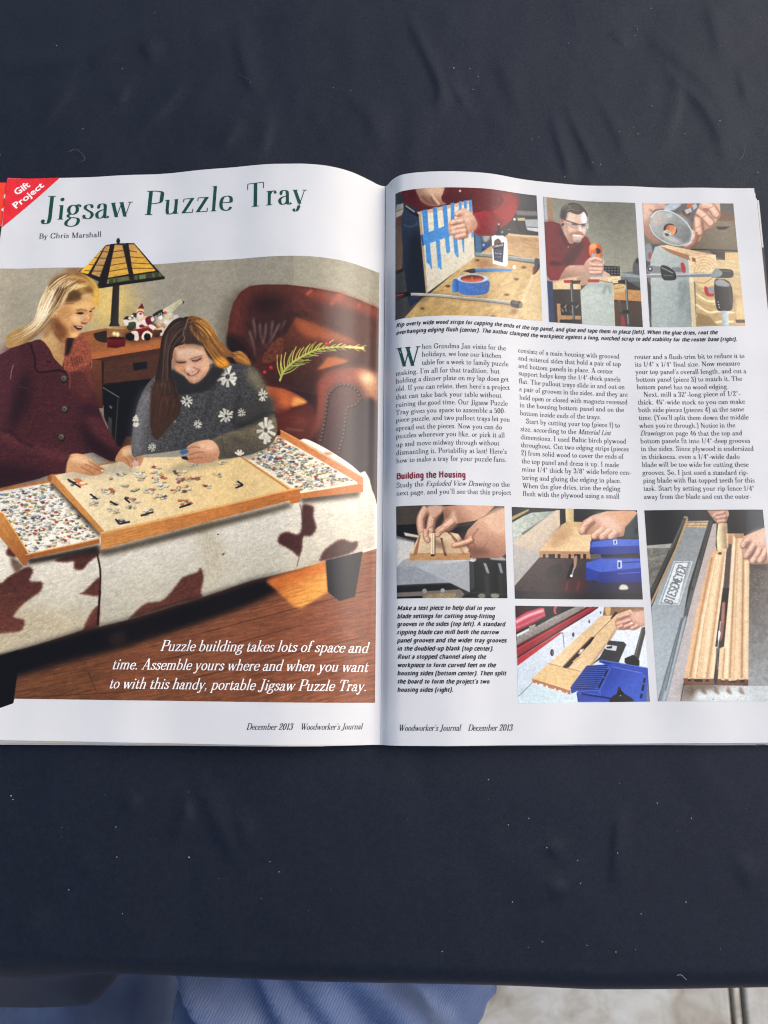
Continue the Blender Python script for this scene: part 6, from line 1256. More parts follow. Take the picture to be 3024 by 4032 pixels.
def mat_cloth():
    k = NT("navy_cloth")
    co = k.n("TexCoord").outputs['Object']
    w1 = k.n("TexWave", i_Scale=1150.0, i_Distortion=2.2, i_Detail=2.0); w1.bands_direction = 'X'; w1.inputs['Detail Scale'].default_value = 3.0
    w2 = k.n("TexWave", i_Scale=420.0, i_Distortion=1.2, i_Detail=2.0); w2.bands_direction = 'DIAGONAL'
    for w in (w1, w2): k.l(co, w.inputs['Vector'])
    n = k.n("TexNoise", i_Scale=1300.0, i_Detail=3.0); k.l(co, n.inputs['Vector'])
    n3 = k.n("TexNoise", i_Scale=16.0, i_Detail=5.0); k.l(co, n3.inputs['Vector'])
    n5 = k.n("TexNoise", i_Scale=420.0, i_Detail=3.0, i_Roughness=.7); k.l(co, n5.inputs['Vector'])
    m = k.n("Math", operation='MULTIPLY'); k.l(w1.outputs['Fac'], m.inputs[0]); k.l(n.outputs['Fac'], m.inputs[1])
    a = k.n("Math", operation='MULTIPLY_ADD'); k.l(n3.outputs['Fac'], a.inputs[0]); a.inputs[1].default_value = .35; k.l(m.outputs[0], a.inputs[2])
    a2 = k.n("Math", operation='MULTIPLY_ADD'); k.l(n5.outputs['Fac'], a2.inputs[0]); a2.inputs[1].default_value = 1.1; k.l(a.outputs[0], a2.inputs[2])
    a3 = k.n("Math", operation='SUBTRACT'); k.l(a2.outputs[0], a3.inputs[0]); a3.inputs[1].default_value = .55
    k.l(k.ramp(a3.outputs[0], [(.15, (.0024, .0033, .0074)), (.8, (.0078, .0100, .0200))]), k.b.inputs['Base Color'])
    k.set(Roughness=.50); k.b.inputs['Specular IOR Level'].default_value = .24; k.b.inputs['Specular Tint'].default_value = (.72, .82, 1, 1)
    k.b.inputs['Sheen Weight'].default_value = .05; k.b.inputs['Sheen Roughness'].default_value = .45; k.b.inputs['Sheen Tint'].default_value = (.55, .62, .85, 1)
    s = k.n("Math", operation='ADD'); k.l(w1.outputs['Fac'], s.inputs[0]); k.l(n.outputs['Fac'], s.inputs[1])
    bp = k.n("Bump", i_Strength=.26, i_Distance=.0003); k.l(s.outputs[0], bp.inputs['Height']); k.l(bp.outputs[0], k.b.inputs['Normal'])
    return k.m
def mat_denim():
    k = NT("blue_denim")
    co = k.n("TexCoord").outputs['Object']
    mp = k.n("Mapping"); mp.inputs['Rotation'].default_value = (0, 0, math.radians(-62)); k.l(co, mp.inputs['Vector'])
    w = k.n("TexWave", i_Scale=205.0, i_Distortion=4.5, i_Detail=2.0); w.bands_direction = 'Y'; k.l(mp.outputs[0], w.inputs['Vector'])
    n = k.n("TexNoise", i_Scale=26.0, i_Detail=4.0); k.l(co, n.inputs['Vector']); n2 = k.n("TexNoise", i_Scale=900.0, i_Detail=2.0); k.l(co, n2.inputs['Vector'])
    a = k.n("Math", operation='MULTIPLY_ADD'); k.l(w.outputs['Fac'], a.inputs[0]); a.inputs[1].default_value = .15
    b = k.n("Math", operation='MULTIPLY'); k.l(n.outputs['Fac'], b.inputs[0]); b.inputs[1].default_value = .7; k.l(b.outputs[0], a.inputs[2])
    k.l(k.ramp(a.outputs[0], [(.12, (.070, .098, .20)), (.45, (.135, .180, .32)), (.8, (.30, .365, .52))]), k.b.inputs['Base Color'])
    k.set(Roughness=.85); k.b.inputs['Specular IOR Level'].default_value = .2
    s = k.n("Math", operation='MULTIPLY_ADD'); k.l(n2.outputs['Fac'], s.inputs[0]); s.inputs[1].default_value = .4; k.l(w.outputs['Fac'], s.inputs[2])
    bp = k.n("Bump", i_Strength=.16, i_Distance=.0006); k.l(s.outputs[0], bp.inputs['Height']); k.l(bp.outputs[0], k.b.inputs['Normal'])
    return k.m
def mat_tile():
    k = NT("stone_tile")
    co = k.n("TexCoord").outputs['Object']
    n = k.n("TexNoise", i_Scale=22.0, i_Detail=6.0, i_Roughness=.62, i_Distortion=.6); k.l(co, n.inputs['Vector'])
    c1 = k.ramp(n.outputs['Fac'], [(.28, (.29, .25, .20)), (.45, (.42, .40, .36)), (.6, (.52, .52, .50)), (.75, (.60, .61, .63))])
    n2 = k.n("TexNoise", i_Scale=6.0, i_Detail=3.0); k.l(co, n2.inputs['Vector'])
    mx = k.n("MixRGB", blend_type='MULTIPLY'); mx.inputs[0].default_value = .6; k.l(c1, mx.inputs[1]); k.l(k.ramp(n2.outputs['Fac'], [(.35, (.74, .70, .62)), (.65, (1, 1, 1))]), mx.inputs[2])
    k.l(mx.outputs[0], k.b.inputs['Base Color']); k.set(Roughness=.6)
    bp = k.n("Bump", i_Strength=.2, i_Distance=.002); k.l(n.outputs['Fac'], bp.inputs['Height']); k.l(bp.outputs[0], k.b.inputs['Normal'])
    return k.m
def mat_flat(name, col, scale=60.0, var=.25, rough=.7):
    k = NT(name); co = k.n("TexCoord").outputs['Object']; n = k.n("TexNoise", i_Scale=scale, i_Detail=4.0); k.l(co, n.inputs['Vector'])
    k.l(k.ramp(n.outputs['Fac'], [(.3, tuple(c * (1 - var) for c in col)), (.7, tuple(min(1, c * (1 + var)) for c in col))]), k.b.inputs['Base Color']); k.set(Roughness=rough)
    return k.m
M_PAPER = mat_paper()
M_BLACK = mat_ink("black_ink", (.016, .017, .024)); M_GREEN = mat_ink("green_ink", (.006, .052, .036)); M_MAROON = mat_ink("maroon_ink", (.19, .016, .026))
M_RED = mat_ink("red_ink", (.62, .018, .026), .35); M_RED2 = mat_ink("orange_red_ink", (.72, .045, .018), .35); M_WHITE = mat_ink("bare_paper_lettering", (.76, .745, .71)); M_DARK = mat_ink("dark_print", (.035, .030, .032), .3)

# ------------------------------------------------------------------ floor, tiles
FZ = -0.74
floor = put("floor", mesh_np("floor", [(-6, -6, FZ - .02), (6, -6, FZ - .02), (6, 6, FZ - .02), (-6, 6, FZ - .02)], [(0, 1, 2, 3)], False), mat_flat("mortar_bed", (.30, .265, .22), 40), kind='structure')
M_TILE = mat_tile()
def slab(name, x0, x1, y0, y1, z0, z1, bev, mat, parent, me=None):
    bm = bmesh.new(); bmesh.ops.create_cube(bm, size=1)
    for v in bm.verts:
        v.co = ((x0 + x1) / 2 + v.co.x * (x1 - x0), (y0 + y1) / 2 + v.co.y * (y1 - y0), (z0 + z1) / 2 + v.co.z * (z1 - z0))
    bmesh.ops.bevel(bm, geom=[e for e in bm.edges if abs(e.verts[0].co.z - e.verts[1].co.z) < 1e-6 and e.verts[0].co.z > (z0 + z1) / 2], offset=bev, segments=2, affect='EDGES', profile=.5)
    me = bpy.data.meshes.new(name); bm.to_mesh(me); bm.free()
    return put(name, me, mat, parent)
JX, JW, TSZ = 0.455, 0.0205, 0.46
for i in range(-2, 2):
    for j in range(-2, 1):
        xa = JX + i * TSZ + JW / 2; ya = -0.30 + j * TSZ
        slab("tile", xa, xa + TSZ - JW, ya, ya + TSZ - JW, FZ - .02, FZ + random.uniform(-.0008, .0008), .003, M_TILE, floor)
M_GROUT = mat_flat("grout", (.40, .365, .31), 90)
for i in range(-2, 3):
    x = JX + i * TSZ
    slab("grout_strip", x - .0042, x + .0042, -1.2, .16, FZ - .02, FZ - .0015, .002, M_GROUT, floor)

# ------------------------------------------------------------------ the tablecloth
edge_px = np.array([(-400, 2075), (0, 2096), (190, 2109), (360, 2115), (700, 2127), (1050, 2136), (1280, 2144), (1450, 2143), (1659, 2140), (2100, 2152)], float) * S
ex, ey = on_z(edge_px[:, 0], edge_px[:, 1], -.004)
RAD = .010
def edge_y(x):
    return np.interp(x, ex, ey) + RAD * .95
creases = [  # photo pixels (1659 wide), height mm, half width mm
 ([(885, 40), (920, 115), (950, 185), (947, 225)], .9, 4), ([(970, 165), (1010, 232)], .6, 4), ([(1195, 255), (1222, 345), (1232, 378)], .9, 4), ([(1228, 235), (1262, 310), (1290, 370)], .7, 4),
 ([(1440, 305), (1464, 215), (1455, 160)], .8, 5), ([(1452, 160), (1500, 205), (1545, 265), (1575, 350)], 1.3, 6), ([(1420, 90), (1490, 145), (1550, 210), (1590, 300)], 1.2, 7), ([(1530, 0), (1562, 125)], .8, 6), ([(1600, 150), (1616, 215)], .6, 4),
 ([(1295, 210), (1335, 285), (1350, 330)], .6, 5), ([(1325, 60), (1355, 100)], .5, 5), ([(0, 147), (80, 140), (200, 120), (310, 85), (425, 55), (540, 15)], 1.1, 9), ([(80, 280), (130, 215), (152, 180)], .8, 6), ([(300, 275), (350, 230), (395, 175)], .9, 6),
 ([(250, 225), (274, 178)], .6, 5), ([(510, 65), (530, 150), (552, 195)], .7, 5), ([(565, 330), (582, 250)], .7, 5), ([(310, 90), (330, 130)], .8, 5), ([(480, 320), (520, 250)], .5, 5), ([(620, 60), (700, 20)], .5, 7), ([(740, 190), (800, 250), (830, 330)], .5, 6), ([(1080, 130), (1120, 230)], .5, 6),
 ([(270, 1756), (300, 1722)], .7, 4), ([(370, 1812), (400, 1772), (400, 1736)], .9, 4), ([(435, 1706), (480, 1800), (502, 1852)], .7, 5), ([(512, 1756), (540, 1830)], .6, 5), ([(1344, 1762), (1334, 1832), (1330, 1912)], .9, 4), ([(1190, 1822), (1206, 1852)], .6, 4), ([(1190, 1936), (1222, 1910)], .7, 4), ([(160, 1850), (210, 1900)], .4, 6), ([(60, 2030), (75, 1990)], .6, 5),
 ([(1600, 1850), (1632, 1920)], .6, 6), ([(30, 2020), (80, 1995), (85, 2040)], .4, 5)]
def cloth_h(x, y):
    h = .0009 * vnoise(x / .045 + 3 * y, y / .07, 1) + .0004 * vnoise(x / .016 + .6 * vnoise(x / .03, y / .03, 9), y / .024, 2) + .00008 * vnoise(x / .006, y / .008, 4)
    h = h * (.55 + .45 * np.clip((y - .02) / .2, 0, 1))
    for P, amp, w in creases:
        a = np.array(P, float) * S
        q = np.stack(on_z(a[:, 0], a[:, 1], 0), -1); q = spl(q, False, 4) if len(q) > 2 else q
        lo, hi = q.min(0) - .03, q.max(0) + .03
        m = (x > lo[0]) & (x < hi[0]) & (y > lo[1]) & (y < hi[1])
        if not m.any(): continue
        xm, ym = x[m], y[m]; best = np.full(len(xm), 1e9); tt = np.zeros(len(xm)); sg = np.zeros(len(xm))
        n = len(q) - 1
        for i in range(n):
            d = q[i + 1] - q[i]; L2 = d @ d
            t = np.clip(((xm - q[i][0]) * d[0] + (ym - q[i][1]) * d[1]) / L2, 0, 1)
            dx, dy = xm - q[i][0] - t * d[0], ym - q[i][1] - t * d[1]
            r = dx * dx + dy * dy; u = r < best
            best[u] = r[u]; tt[u] = ((i + t) / n)[u]; sg[u] = np.sign(dx * d[1] - dy * d[0])[u]
        dd = np.sqrt(best) / (w * .001)
        env = np.sin(math.pi * np.clip(tt * .9 + .05, 0, 1)) ** .7
        h[m] += amp * .001 * 1.05 * env * np.exp(-dd ** 2 * np.where(sg > 0, 2.2, .8))
    return np.maximum(h, -.0006)
xs = np.concatenate([np.linspace(-.80, -.27, 40), np.linspace(-.265, .265, 470), np.linspace(.27, .80, 40)])
ys = np.concatenate([np.linspace(-.46, -.17, 30), np.linspace(-.165, .405, 500), np.linspace(.42, .95, 40)])
X, Y = np.meshgrid(xs, ys, indexing='ij')
Hc = cloth_h(X, Y)
XL, YB = .60, .78
def fold(e):
    a = np.clip(e / RAD, 0, math.pi / 2)
    return RAD * np.sin(a), RAD * (1 - np.cos(a)) + np.maximum(0, e - RAD * math.pi / 2)
oy = np.maximum(0, edge_y(X) - Y); iy, dzy = fold(oy)
ob_ = np.maximum(0, Y - YB); ib, dzb = fold(ob_)
ox = np.maximum(0, np.abs(X) - XL); ix, dzx = fold(ox)
drop = np.maximum(np.maximum(dzy, dzb), dzx)
px_ = np.clip(X, -XL, XL) + np.sign(X) * ix; py_ = np.clip(np.maximum(Y, edge_y(X)), None, YB) - iy + ib
flare = np.clip(drop / .2, 0, 1)
wav = .012 * np.sin(X * 38) * flare
lapf = np.clip((-.112 - X) / .05, 0, 1); lapf = lapf * lapf * (3 - 2 * lapf); dn = np.clip(drop / .10, 0, 1)
py_ = py_ - (oy > 0) * (.050 * lapf * dn - wav * .5) + (ob_ > 0) * (wav + .02 * flare)
V = np.stack([px_, py_, -drop + Hc * (1 - np.clip(drop / .02, 0, 1)) - .0009], -1).reshape(-1, 3)
cloth = put("tablecloth", mesh_np("tablecloth", V, grid_quads(len(xs), len(ys))), mat_cloth(),
            label="navy blue woven tablecloth, lightly creased and flecked with lint, under the open magazine", category="tablecloth")

# lint lying on the cloth
bm = bmesh.new()
def fleck(px, py, r, long=1.0):
    x, y = on_z(px * S, py * S, 0)
    if y < edge_y(x) + .004: return
    z = float(cloth_h(np.array([x]), np.array([y]))[0])
    m = bmesh.ops.create_icosphere(bm, subdivisions=1, radius=r)
    a = random.random() * math.pi
    for v in m['verts']:
        c = v.co.copy(); c.x *= long; c.z *= .6
        v.co = (x + c.x * math.cos(a) - c.y * math.sin(a), y + c.x * math.sin(a) + c.y * math.cos(a), z + r * .5 + c.z)
fixed = [(24, 1719, .40), (28, 1727, .3), (251, 1786, .32), (253, 1851, .33), (408, 1852, .42), (149, 1922, .3), (265, 1973, .25), (603, 1883, .3), (583, 1861, .25), (1055, 1684, .36), (1098, 1782, .3), (1142, 1768, .3), (1181, 1831, .3), (1248, 1859, .3), (1254, 1908, .32), (1333, 1842, .3), (1482, 1949, .36),
         (1494, 1768, .3), (1385, 1974, .3), (1107, 1949, .34), (1420, 1735, .3), (124, 102, .36), (265, 150, .28), (180, 280, .3), (335, 30, .24), (720, 190, .24), (980, 148, .5), (1015, 149, .3), (1033, 165, .32), (1022, 192, .3), (1372, 76, .3), (1406, 18, .3), (1228, 93, .26), (1164, 296, .28), (1220, 381, .36), (1280, 352, .28), (1297, 356, .28), (1378, 290, .3), (1338, 286, .26), (1553, 264, .34), (1637, 372, .36), (1480, 288, .26), (955, 2055, .3), (1130, 2080, .3), (1330, 2056, .3)]
for a, b, r in fixed: fleck(a, b, r * .001 * .8, 1.3)
for i in range(60):
    b = random.choice([random.uniform(0, 380), random.uniform(1620, 2100)])
    fleck(random.uniform(0, 1659), b, random.uniform(.06, .13) * .001, random.choice([1, 1, 1.6, 3.5]))
def thread(P, r=.00011):
    q = spl(np.array([on_z(a * S, b * S, 0) for a, b in P]), False, 5)
    for i in range(len(q) - 1):
        a, b = q[i], q[i + 1]; d = b - a; L = np.linalg.norm(d); n = np.array([-d[1], d[0]]) / L * r
        z = float(cloth_h(np.array([a[0]]), np.array([a[1]]))[0]) + .0003
        vs = [bm.verts.new((*(a + n), z)), bm.verts.new((*(a - n), z)), bm.verts.new((*(b - n), z)), bm.verts.new((*(b + n), z)), bm.verts.new((*a, z + 2 * r)), bm.verts.new((*b, z + 2 * r))]
        bm.faces.new((vs[0], vs[4], vs[5], vs[3])); bm.faces.new((vs[4], vs[1], vs[2], vs[5])); bm.faces.new((vs[1], vs[0], vs[3], vs[2]))
thread([(1461, 2106), (1470, 2105), (1476, 2110), (1482, 2116)], .00010); thread([(1597, 345), (1606, 335), (1610, 310)], .00006); thread([(1370, 55), (1378, 60), (1376, 66)], .00007); thread([(150, 330), (168, 325), (185, 345), (172, 352)], .00004); thread([(515, 160), (530, 170), (545, 178)], .00005)
me = bpy.data.meshes.new("lint"); bm.to_mesh(me); bm.free()
put("lint", me, mat_flat("pale_lint", (.27, .27, .265), 300, .15), kind='stuff', label="tiny pale flecks of lint scattered over the navy tablecloth", category="lint")

# ------------------------------------------------------------------ person: lap and legs in jeans
def tube(path, rads, n=20):
    P = spl(np.array(path, float)[:, :], False, 6) if len(path) > 2 else np.array(path, float)
    t = np.linspace(0, 1, len(rads)); tt = np.linspace(0, 1, len(P))
    RX = np.interp(tt, t, [r[0] for r in rads]); RZ = np.interp(tt, t, [r[1] for r in rads])
    V = []
    for i, p in enumerate(P):
        d = P[min(i + 1, len(P) - 1)] - P[max(i - 1, 0)]; d /= np.linalg.norm(d)
        sx = np.cross(d, [0, 0, 1.0]) if abs(d[2]) < .9 else np.cross(d, [0, 1.0, 0]); sx /= np.linalg.norm(sx); sz = np.cross(sx, d)
        for k in range(n):
            a = 2 * math.pi * k / n
            V.append(p + sx * RX[i] * math.cos(a) + sz * RZ[i] * math.sin(a))
    Q = [(i * n + k, i * n + (k + 1) % n, (i + 1) * n + (k + 1) % n, (i + 1) * n + k) for i in range(len(P) - 1) for k in range(n)]
    return np.array(V), Q, [list(range(n))[::-1], [(len(P) - 1) * n + k for k in range(n)]]
def spl3(p, n=6):
    p = np.asarray(p, float); q = np.concatenate([2 * p[:1] - p[1:2], p, 2 * p[-1:] - p[-2:-1]])
    t = np.linspace(0, 1, n, endpoint=False)[:, None, None]; a, b, c, d = q[:-3], q[1:-2], q[2:-1], q[3:]
    r = .5 * (2 * b + (c - a) * t + (2 * a - 5 * b + 4 * c - d) * t ** 2 + (3 * b - a - 3 * c + d) * t ** 3)
    return np.concatenate([r.transpose(1, 0, 2).reshape(-1, 3), p[-1:]])
_spl = spl
def build_person():
    bm = bmesh.new()
    def add(path, rads):
        P = spl3(path)
        V, Q, caps = tube(P[[0, -1]] if False else P, rads) if False else _tube(P, rads)
        vs = [bm.verts.new(v) for v in V]
        for q in Q: bm.faces.new([vs[i] for i in q])
        for c in caps: bm.faces.new([vs[i] for i in c])
    def _tube(P, rads, n=22):
        tt = np.linspace(0, 1, len(P)); t = np.linspace(0, 1, len(rads))
        RX = np.interp(tt, t, [r[0] for r in rads]); RZ = np.interp(tt, t, [r[1] for r in rads]); V = []
        for i, p in enumerate(P):
            d = P[min(i + 1, len(P) - 1)] - P[max(i - 1, 0)]; d = d / np.linalg.norm(d)
            sx = np.array([1.0, 0, 0]); sx = sx - d * (sx @ d); sx /= np.linalg.norm(sx); sz = np.cross(sx, d)
            for k in range(n):
                a = 2 * math.pi * k / n; V.append(p + sx * RX[i] * math.cos(a) + sz * RZ[i] * math.sin(a))
        Q = [(i * n + k, i * n + (k + 1) % n, (i + 1) * n + (k + 1) % n, (i + 1) * n + k) for i in range(len(P) - 1) for k in range(n)]
        return V, Q, [list(range(n))[::-1], [(len(P) - 1) * n + k for k in range(n)]]
    # right thigh (in the light), left thigh, shins, hips
    add([(-.075, -.50, -.235), (-.045, -.30, -.185), (-.030, -.165, -.168), (-.015, .02, -.178), (-.010, .075, -.23), (-.012, .07, -.45), (-.015, .02, FZ + .10)], [(.105, .10), (.096, .092), (.093, .090), (.078, .078), (.074, .074), (.070, .072), (.082, .085)])
    add([(-.22, -.50, -.265), (-.25, -.34, -.37), (-.275, -.18, -.46), (-.29, -.06, -.50), (-.295, -.02, -.53), (-.295, -.03, -.57), (-.28, -.04, FZ + .10)], [(.105, .10), (.094, .090), (.090, .086), (.078, .078), (.074, .074), (.070, .072), (.082, .085)])
    add([(-.16, -.62, -.20), (-.16, -.52, -.20), (-.16, -.44, -.22)], [(.15, .13), (.19, .13), (.17, .10)])
    me = bpy.data.meshes.new("tmp"); bm.to_mesh(me); bm.free()
    o = bpy.data.objects.new("tmp", me); COL.objects.link(o)
    r = o.modifiers.new("r", 'REMESH'); r.mode = 'VOXEL'; r.voxel_size = .0045; r.use_smooth_shade = True
    s = o.modifiers.new("s", 'SMOOTH'); s.iterations = 6; s.factor = .5
    dg = bpy.context.evaluated_depsgraph_get()
    m2 = bpy.data.meshes.new_from_object(o.evaluated_get(dg)); bpy.data.objects.remove(o)
    n = len(m2.vertices); co = np.zeros(n * 3); m2.vertices.foreach_get("co", co); co = co.reshape(-1, 3)
    nr = np.zeros(n * 3); m2.vertices.foreach_get("normal", nr); nr = nr.reshape(-1, 3)
    x, y, z = co.T
    t = .74 * x + .67 * y + .010 * vnoise(x / .05, y / .05, 8)
    ph = t / .0225
    f = .0030 * (1 - np.abs(np.sin(ph)) ** .7) * (.55 + .45 * vnoise(x / .035, y / .06, 12)) + .0026 * np.sin(ph * 2.3 + 2 * vnoise(x / .04, y / .04, 3)) + .003 * vnoise(x / .03, z / .05, 6)
    for P, amp, w in (([(345, 2085), (420, 2160), (490, 2250)], .011, .0085), ([(640, 2090), (700, 2150), (770, 2250)], .007, .007), ([(775, 2090), (840, 2160), (905, 2250)], .012, .011), ([(560, 2100), (600, 2180), (640, 2250)], .005, .006), ([(940, 2090), (1000, 2150), (1060, 2250)], .007, .008), ([(1010, 2110), (1060, 2200)], .004, .003)):
        A = np.array(P, float) * S; q = np.stack(on_z(A[:, 0], A[:, 1], -.085), -1); best = np.full(len(x), 1e9)
        q = np.concatenate([2.2 * q[:1] - 1.2 * q[1:2], q, 2.2 * q[-1:] - 1.2 * q[-2:-1]])
        for i in range(len(q) - 1):
            d = q[i + 1] - q[i]; tt = np.clip(((x - q[i][0]) * d[0] + (y - q[i][1]) * d[1]) / (d @ d), 0, 1)
            best = np.minimum(best, np.hypot(x - q[i][0] - tt * d[0], y - q[i][1] - tt * d[1]))
        f = f + amp * 1.25 * np.exp(-(best / w) ** 2) * (z > -.2) - amp * .6 * np.exp(-((best - 1.8 * w) / w) ** 2) * (z > -.2)
    co = co + nr * f[:, None]
    m2.vertices.foreach_set("co", co.ravel()); m2.polygons.foreach_set("use_smooth", np.ones(len(m2.polygons), dtype=bool)); m2.update()
    m2.name = "jeans"; m2.materials.clear()
    root = empty("person", (-.16, -.40, FZ), label="seated person seen only as a lap in faded blue jeans below the table edge", category="person")
    j = put("jeans", m2, mat_denim(), root); j.location = (.16, .40, -FZ)
    # shoes on the floor
    ms = mat_flat("dark_shoe_leather", (.03, .022, .018), 40)
    for sx, sy in ((-.015, 0), (-.28, -.06)):
        V, Q, caps = _tube(spl3([(sx, sy - .05, FZ + .055), (sx, sy + .02, FZ + .055), (sx, sy + .10, FZ + .040), (sx, sy + .17, FZ + .028)]), [(.034, .052), (.040, .054), (.046, .038), (.030, .022)])
        b2 = bmesh.new(); vs = [b2.verts.new((v[0], v[1], max(v[2], FZ + .002))) for v in V]
        for q in Q: b2.faces.new([vs[i] for i in q])
        for c in caps: b2.faces.new([vs[i] for i in c])
        mm = bpy.data.meshes.new("shoe"); b2.to_mesh(mm); b2.free()
        mm.polygons.foreach_set("use_smooth", np.ones(len(mm.polygons), dtype=bool))
        q = put("shoe", mm, ms, root); q.location = (.16, .40, -FZ)
build_person()

# ------------------------------------------------------------------ the magazine
mag = empty("open_magazine", (0, 0, 0), label="open woodworking magazine lying flat on the navy cloth, spread to a puzzle tray article", category="magazine")
def nonuni(n, p=1.7):
    return np.linspace(0, 1, n) ** p
def sheet(name, corners, drop=0.0, floor_z=0.0006, thick=.00012, mat=M_PAPER, jag=0.0, nu=150, **props):
    """a leaf of paper; corners spine top, edge top, edge bottom, spine bottom (photo pixels, 1659 wide)"""
    q = Quad(corners); A, B = np.meshgrid(nonuni(nu), np.linspace(0, 1, 70), indexing='ij')
    xy = q.plan(A, B); z = surf(xy[..., 0], xy[..., 1]) - drop
    z = np.maximum(z, floor_z)
    top = np.concatenate([xy, z[..., None]], -1)
    bot = top - [0, 0, thick]
    n1, n2 = A.shape; N = n1 * n2
    Vv = np.concatenate([top.reshape(-1, 3), bot.reshape(-1, 3)])
    left = corners[1][0] < corners[0][0]
    Q1 = grid_quads(n1, n2, flip=not left)
    Q2 = Q1[:, ::-1] + N
    i = np.arange(N).reshape(n1, n2)
    rim = np.concatenate([i[:, 0], i[-1, 1:], i[-2::-1, -1], i[0, -2:0:-1]]); r2 = np.roll(rim, -1)
    Q3 = np.stack([rim, r2, r2 + N, rim + N], -1); Q3 = Q3 if not left else Q3[:, ::-1]
    R = np.concatenate([Vv[rim], Vv[rim + N]]); m_ = len(rim); a_ = np.arange(m_); b_ = np.roll(a_, -1)
    Q3 = np.stack([a_, b_, b_ + m_, a_ + m_], -1) + 2 * N; Q3 = Q3 if not left else Q3[:, ::-1]
    return put(name, mesh_np(name, np.concatenate([Vv, R]), np.concatenate([Q1, Q2, Q3])), mat, mag, **props)
LP = [(832.4, 402), (17.5, 384.5), (-140, 1597), (822, 1609)]
RP = [(833.6, 402), (1629, 406.5), (1752, 1604), (822.4, 1609)]
left = sheet("page", LP, label="left page with a large picture under the headline")
right = sheet("page", RP, label="right page with seven small pictures around three text columns")
# leaves below, sticking out a little
under_l = sheet("page", [(832.4, 404), (-14, 394), (-176, 1603), (822, 1609.5)], .0010, .0012, label="leaf under the left page, its red corner showing")
sheet("page", [(832.4, 404), (4, 391), (-160, 1606), (822, 1609.5)], .0020, .0009)
sheet("page", [(832.4, 404), (2, 392), (-150, 1609.5), (822, 1610)], .0031, .0005)
sheet("page", [(833.6, 404), (1633.5, 414), (1757, 1607), (822.4, 1609.5)], .0011, .0012)
sheet("page", [(833.6, 404), (1639, 423), (1763, 1609), (822.4, 1609.5)], .0022, .0009)
under_r = sheet("page", [(833.6, 404), (1646, 424), (1768, 1611), (822.4, 1610)], .0033, .0005, label="lowest right leaf with a dark picture at its edge")

def patch(q, a0, a1, b0, b1, na, nb, top=0, bot=0, keep=None, lift=.00007, drop=0.0, floor_z=-1):
    A, B = np.meshgrid(np.linspace(a0, a1, na), np.linspace(b0, b1, nb), indexing='ij')
    xy = q.plan(A, B); z = np.maximum(surf(xy[..., 0], xy[..., 1]) - drop, floor_z) + lift
    Vv = np.concatenate([xy, z[..., None]], -1).reshape(-1, 3)
    uv = np.stack([A, 1 - (B + top) / (1 + top + bot)], -1).reshape(-1, 2)
    Q = grid_quads(na, nb, flip=True)
    if keep is not None:
        ca = A.ravel()[Q].mean(1); cb = B.ravel()[Q].mean(1)
        Q = Q[keep(ca, cb)]
    return Vv, Q, uv
def inside(poly):
    poly = np.asarray(poly)
    def f(a, b):
        r = np.zeros(len(a), bool); n = len(poly)
        for i in range(n):
            x0, y0 = poly[i]; x1, y1 = poly[(i + 1) % n]
            c = (y0 > b) != (y1 > b)
            r ^= c & (a < (x1 - x0) * (b - y0) / ((y1 - y0) if abs(y1 - y0) > 1e-12 else 1e-12) + x0)
        return r
    return f
def print_photo(painter, name, parent, label, grid, cut=()):
    c = painter(); img = c.finish(name, sat=.97 if name.startswith('girls') else .86)
    Vs, Qs, Us = [], [], []; off = 0
    sets = [patch(c.q, 0, 1, 0, 1, *grid, c.top, c.bot)]
    for view, poly, lo, hi in cut:
        P = pts(poly); xy = np.stack(hit(view[0] + P[:, 0] * view[2], view[1] + P[:, 1] * view[2]), -1)
        a, b = c.q.inv(xy)
        sets.append(patch(c.q, a.min(), a.max(), max(b.min(), lo), min(b.max(), hi), 240, 110, c.top, c.bot, inside(np.stack([a, b], -1))))
    for v, q, u in sets:
        Vs.append(v); Qs.append(q + off); Us.append(u); off += len(v)
    me = mesh_np("printed_photo", np.concatenate(Vs), np.concatenate(Qs), True, np.concatenate(Us))
    return put("printed_photo", me, mat_print(img), parent, label=label)
print_photo(paint_main, "girls_at_puzzle_tray", left, "large picture of two girls at a puzzle tray on a cowhide ottoman", (260, 200),
    [(V0, "477,352 487,349 491,362 489,371 548,370 600,430 660,500 640,520 300,520 300,515 345,470 432,378 477,371 474,362", -.2, 0.0002), (VC, "-200,1890 120,1890 106,1949 0,1987 -200,2020", .9998, 1.2)])
print_photo(paint_tape, "taping_a_panel", right, "small picture of hands taping a wooden panel with blue tape", (110, 60))
print_photo(paint_router_man, "man_routing", right, "small picture of a man in a red shirt routing a board", (60, 60))
print_photo(paint_router_bit, "router_bit_close", right, "small close picture of a router base held over a board end", (60, 60))
print_photo(paint_test_piece, "test_piece", right, "small picture of fingers fitting a test piece into a grooved block", (90, 50))
print_photo(paint_dado, "grooved_blank", right, "small picture of a grooved blank beside blue guards on a table saw", (70, 50))
print_photo(paint_channel, "stopped_channel", right, "small picture of a board with a slot against a red fence and blue feather board", (70, 50))
print_photo(paint_split, "split_boards", right, "tall picture of two grooved boards beside a lettered saw fence", (70, 70))

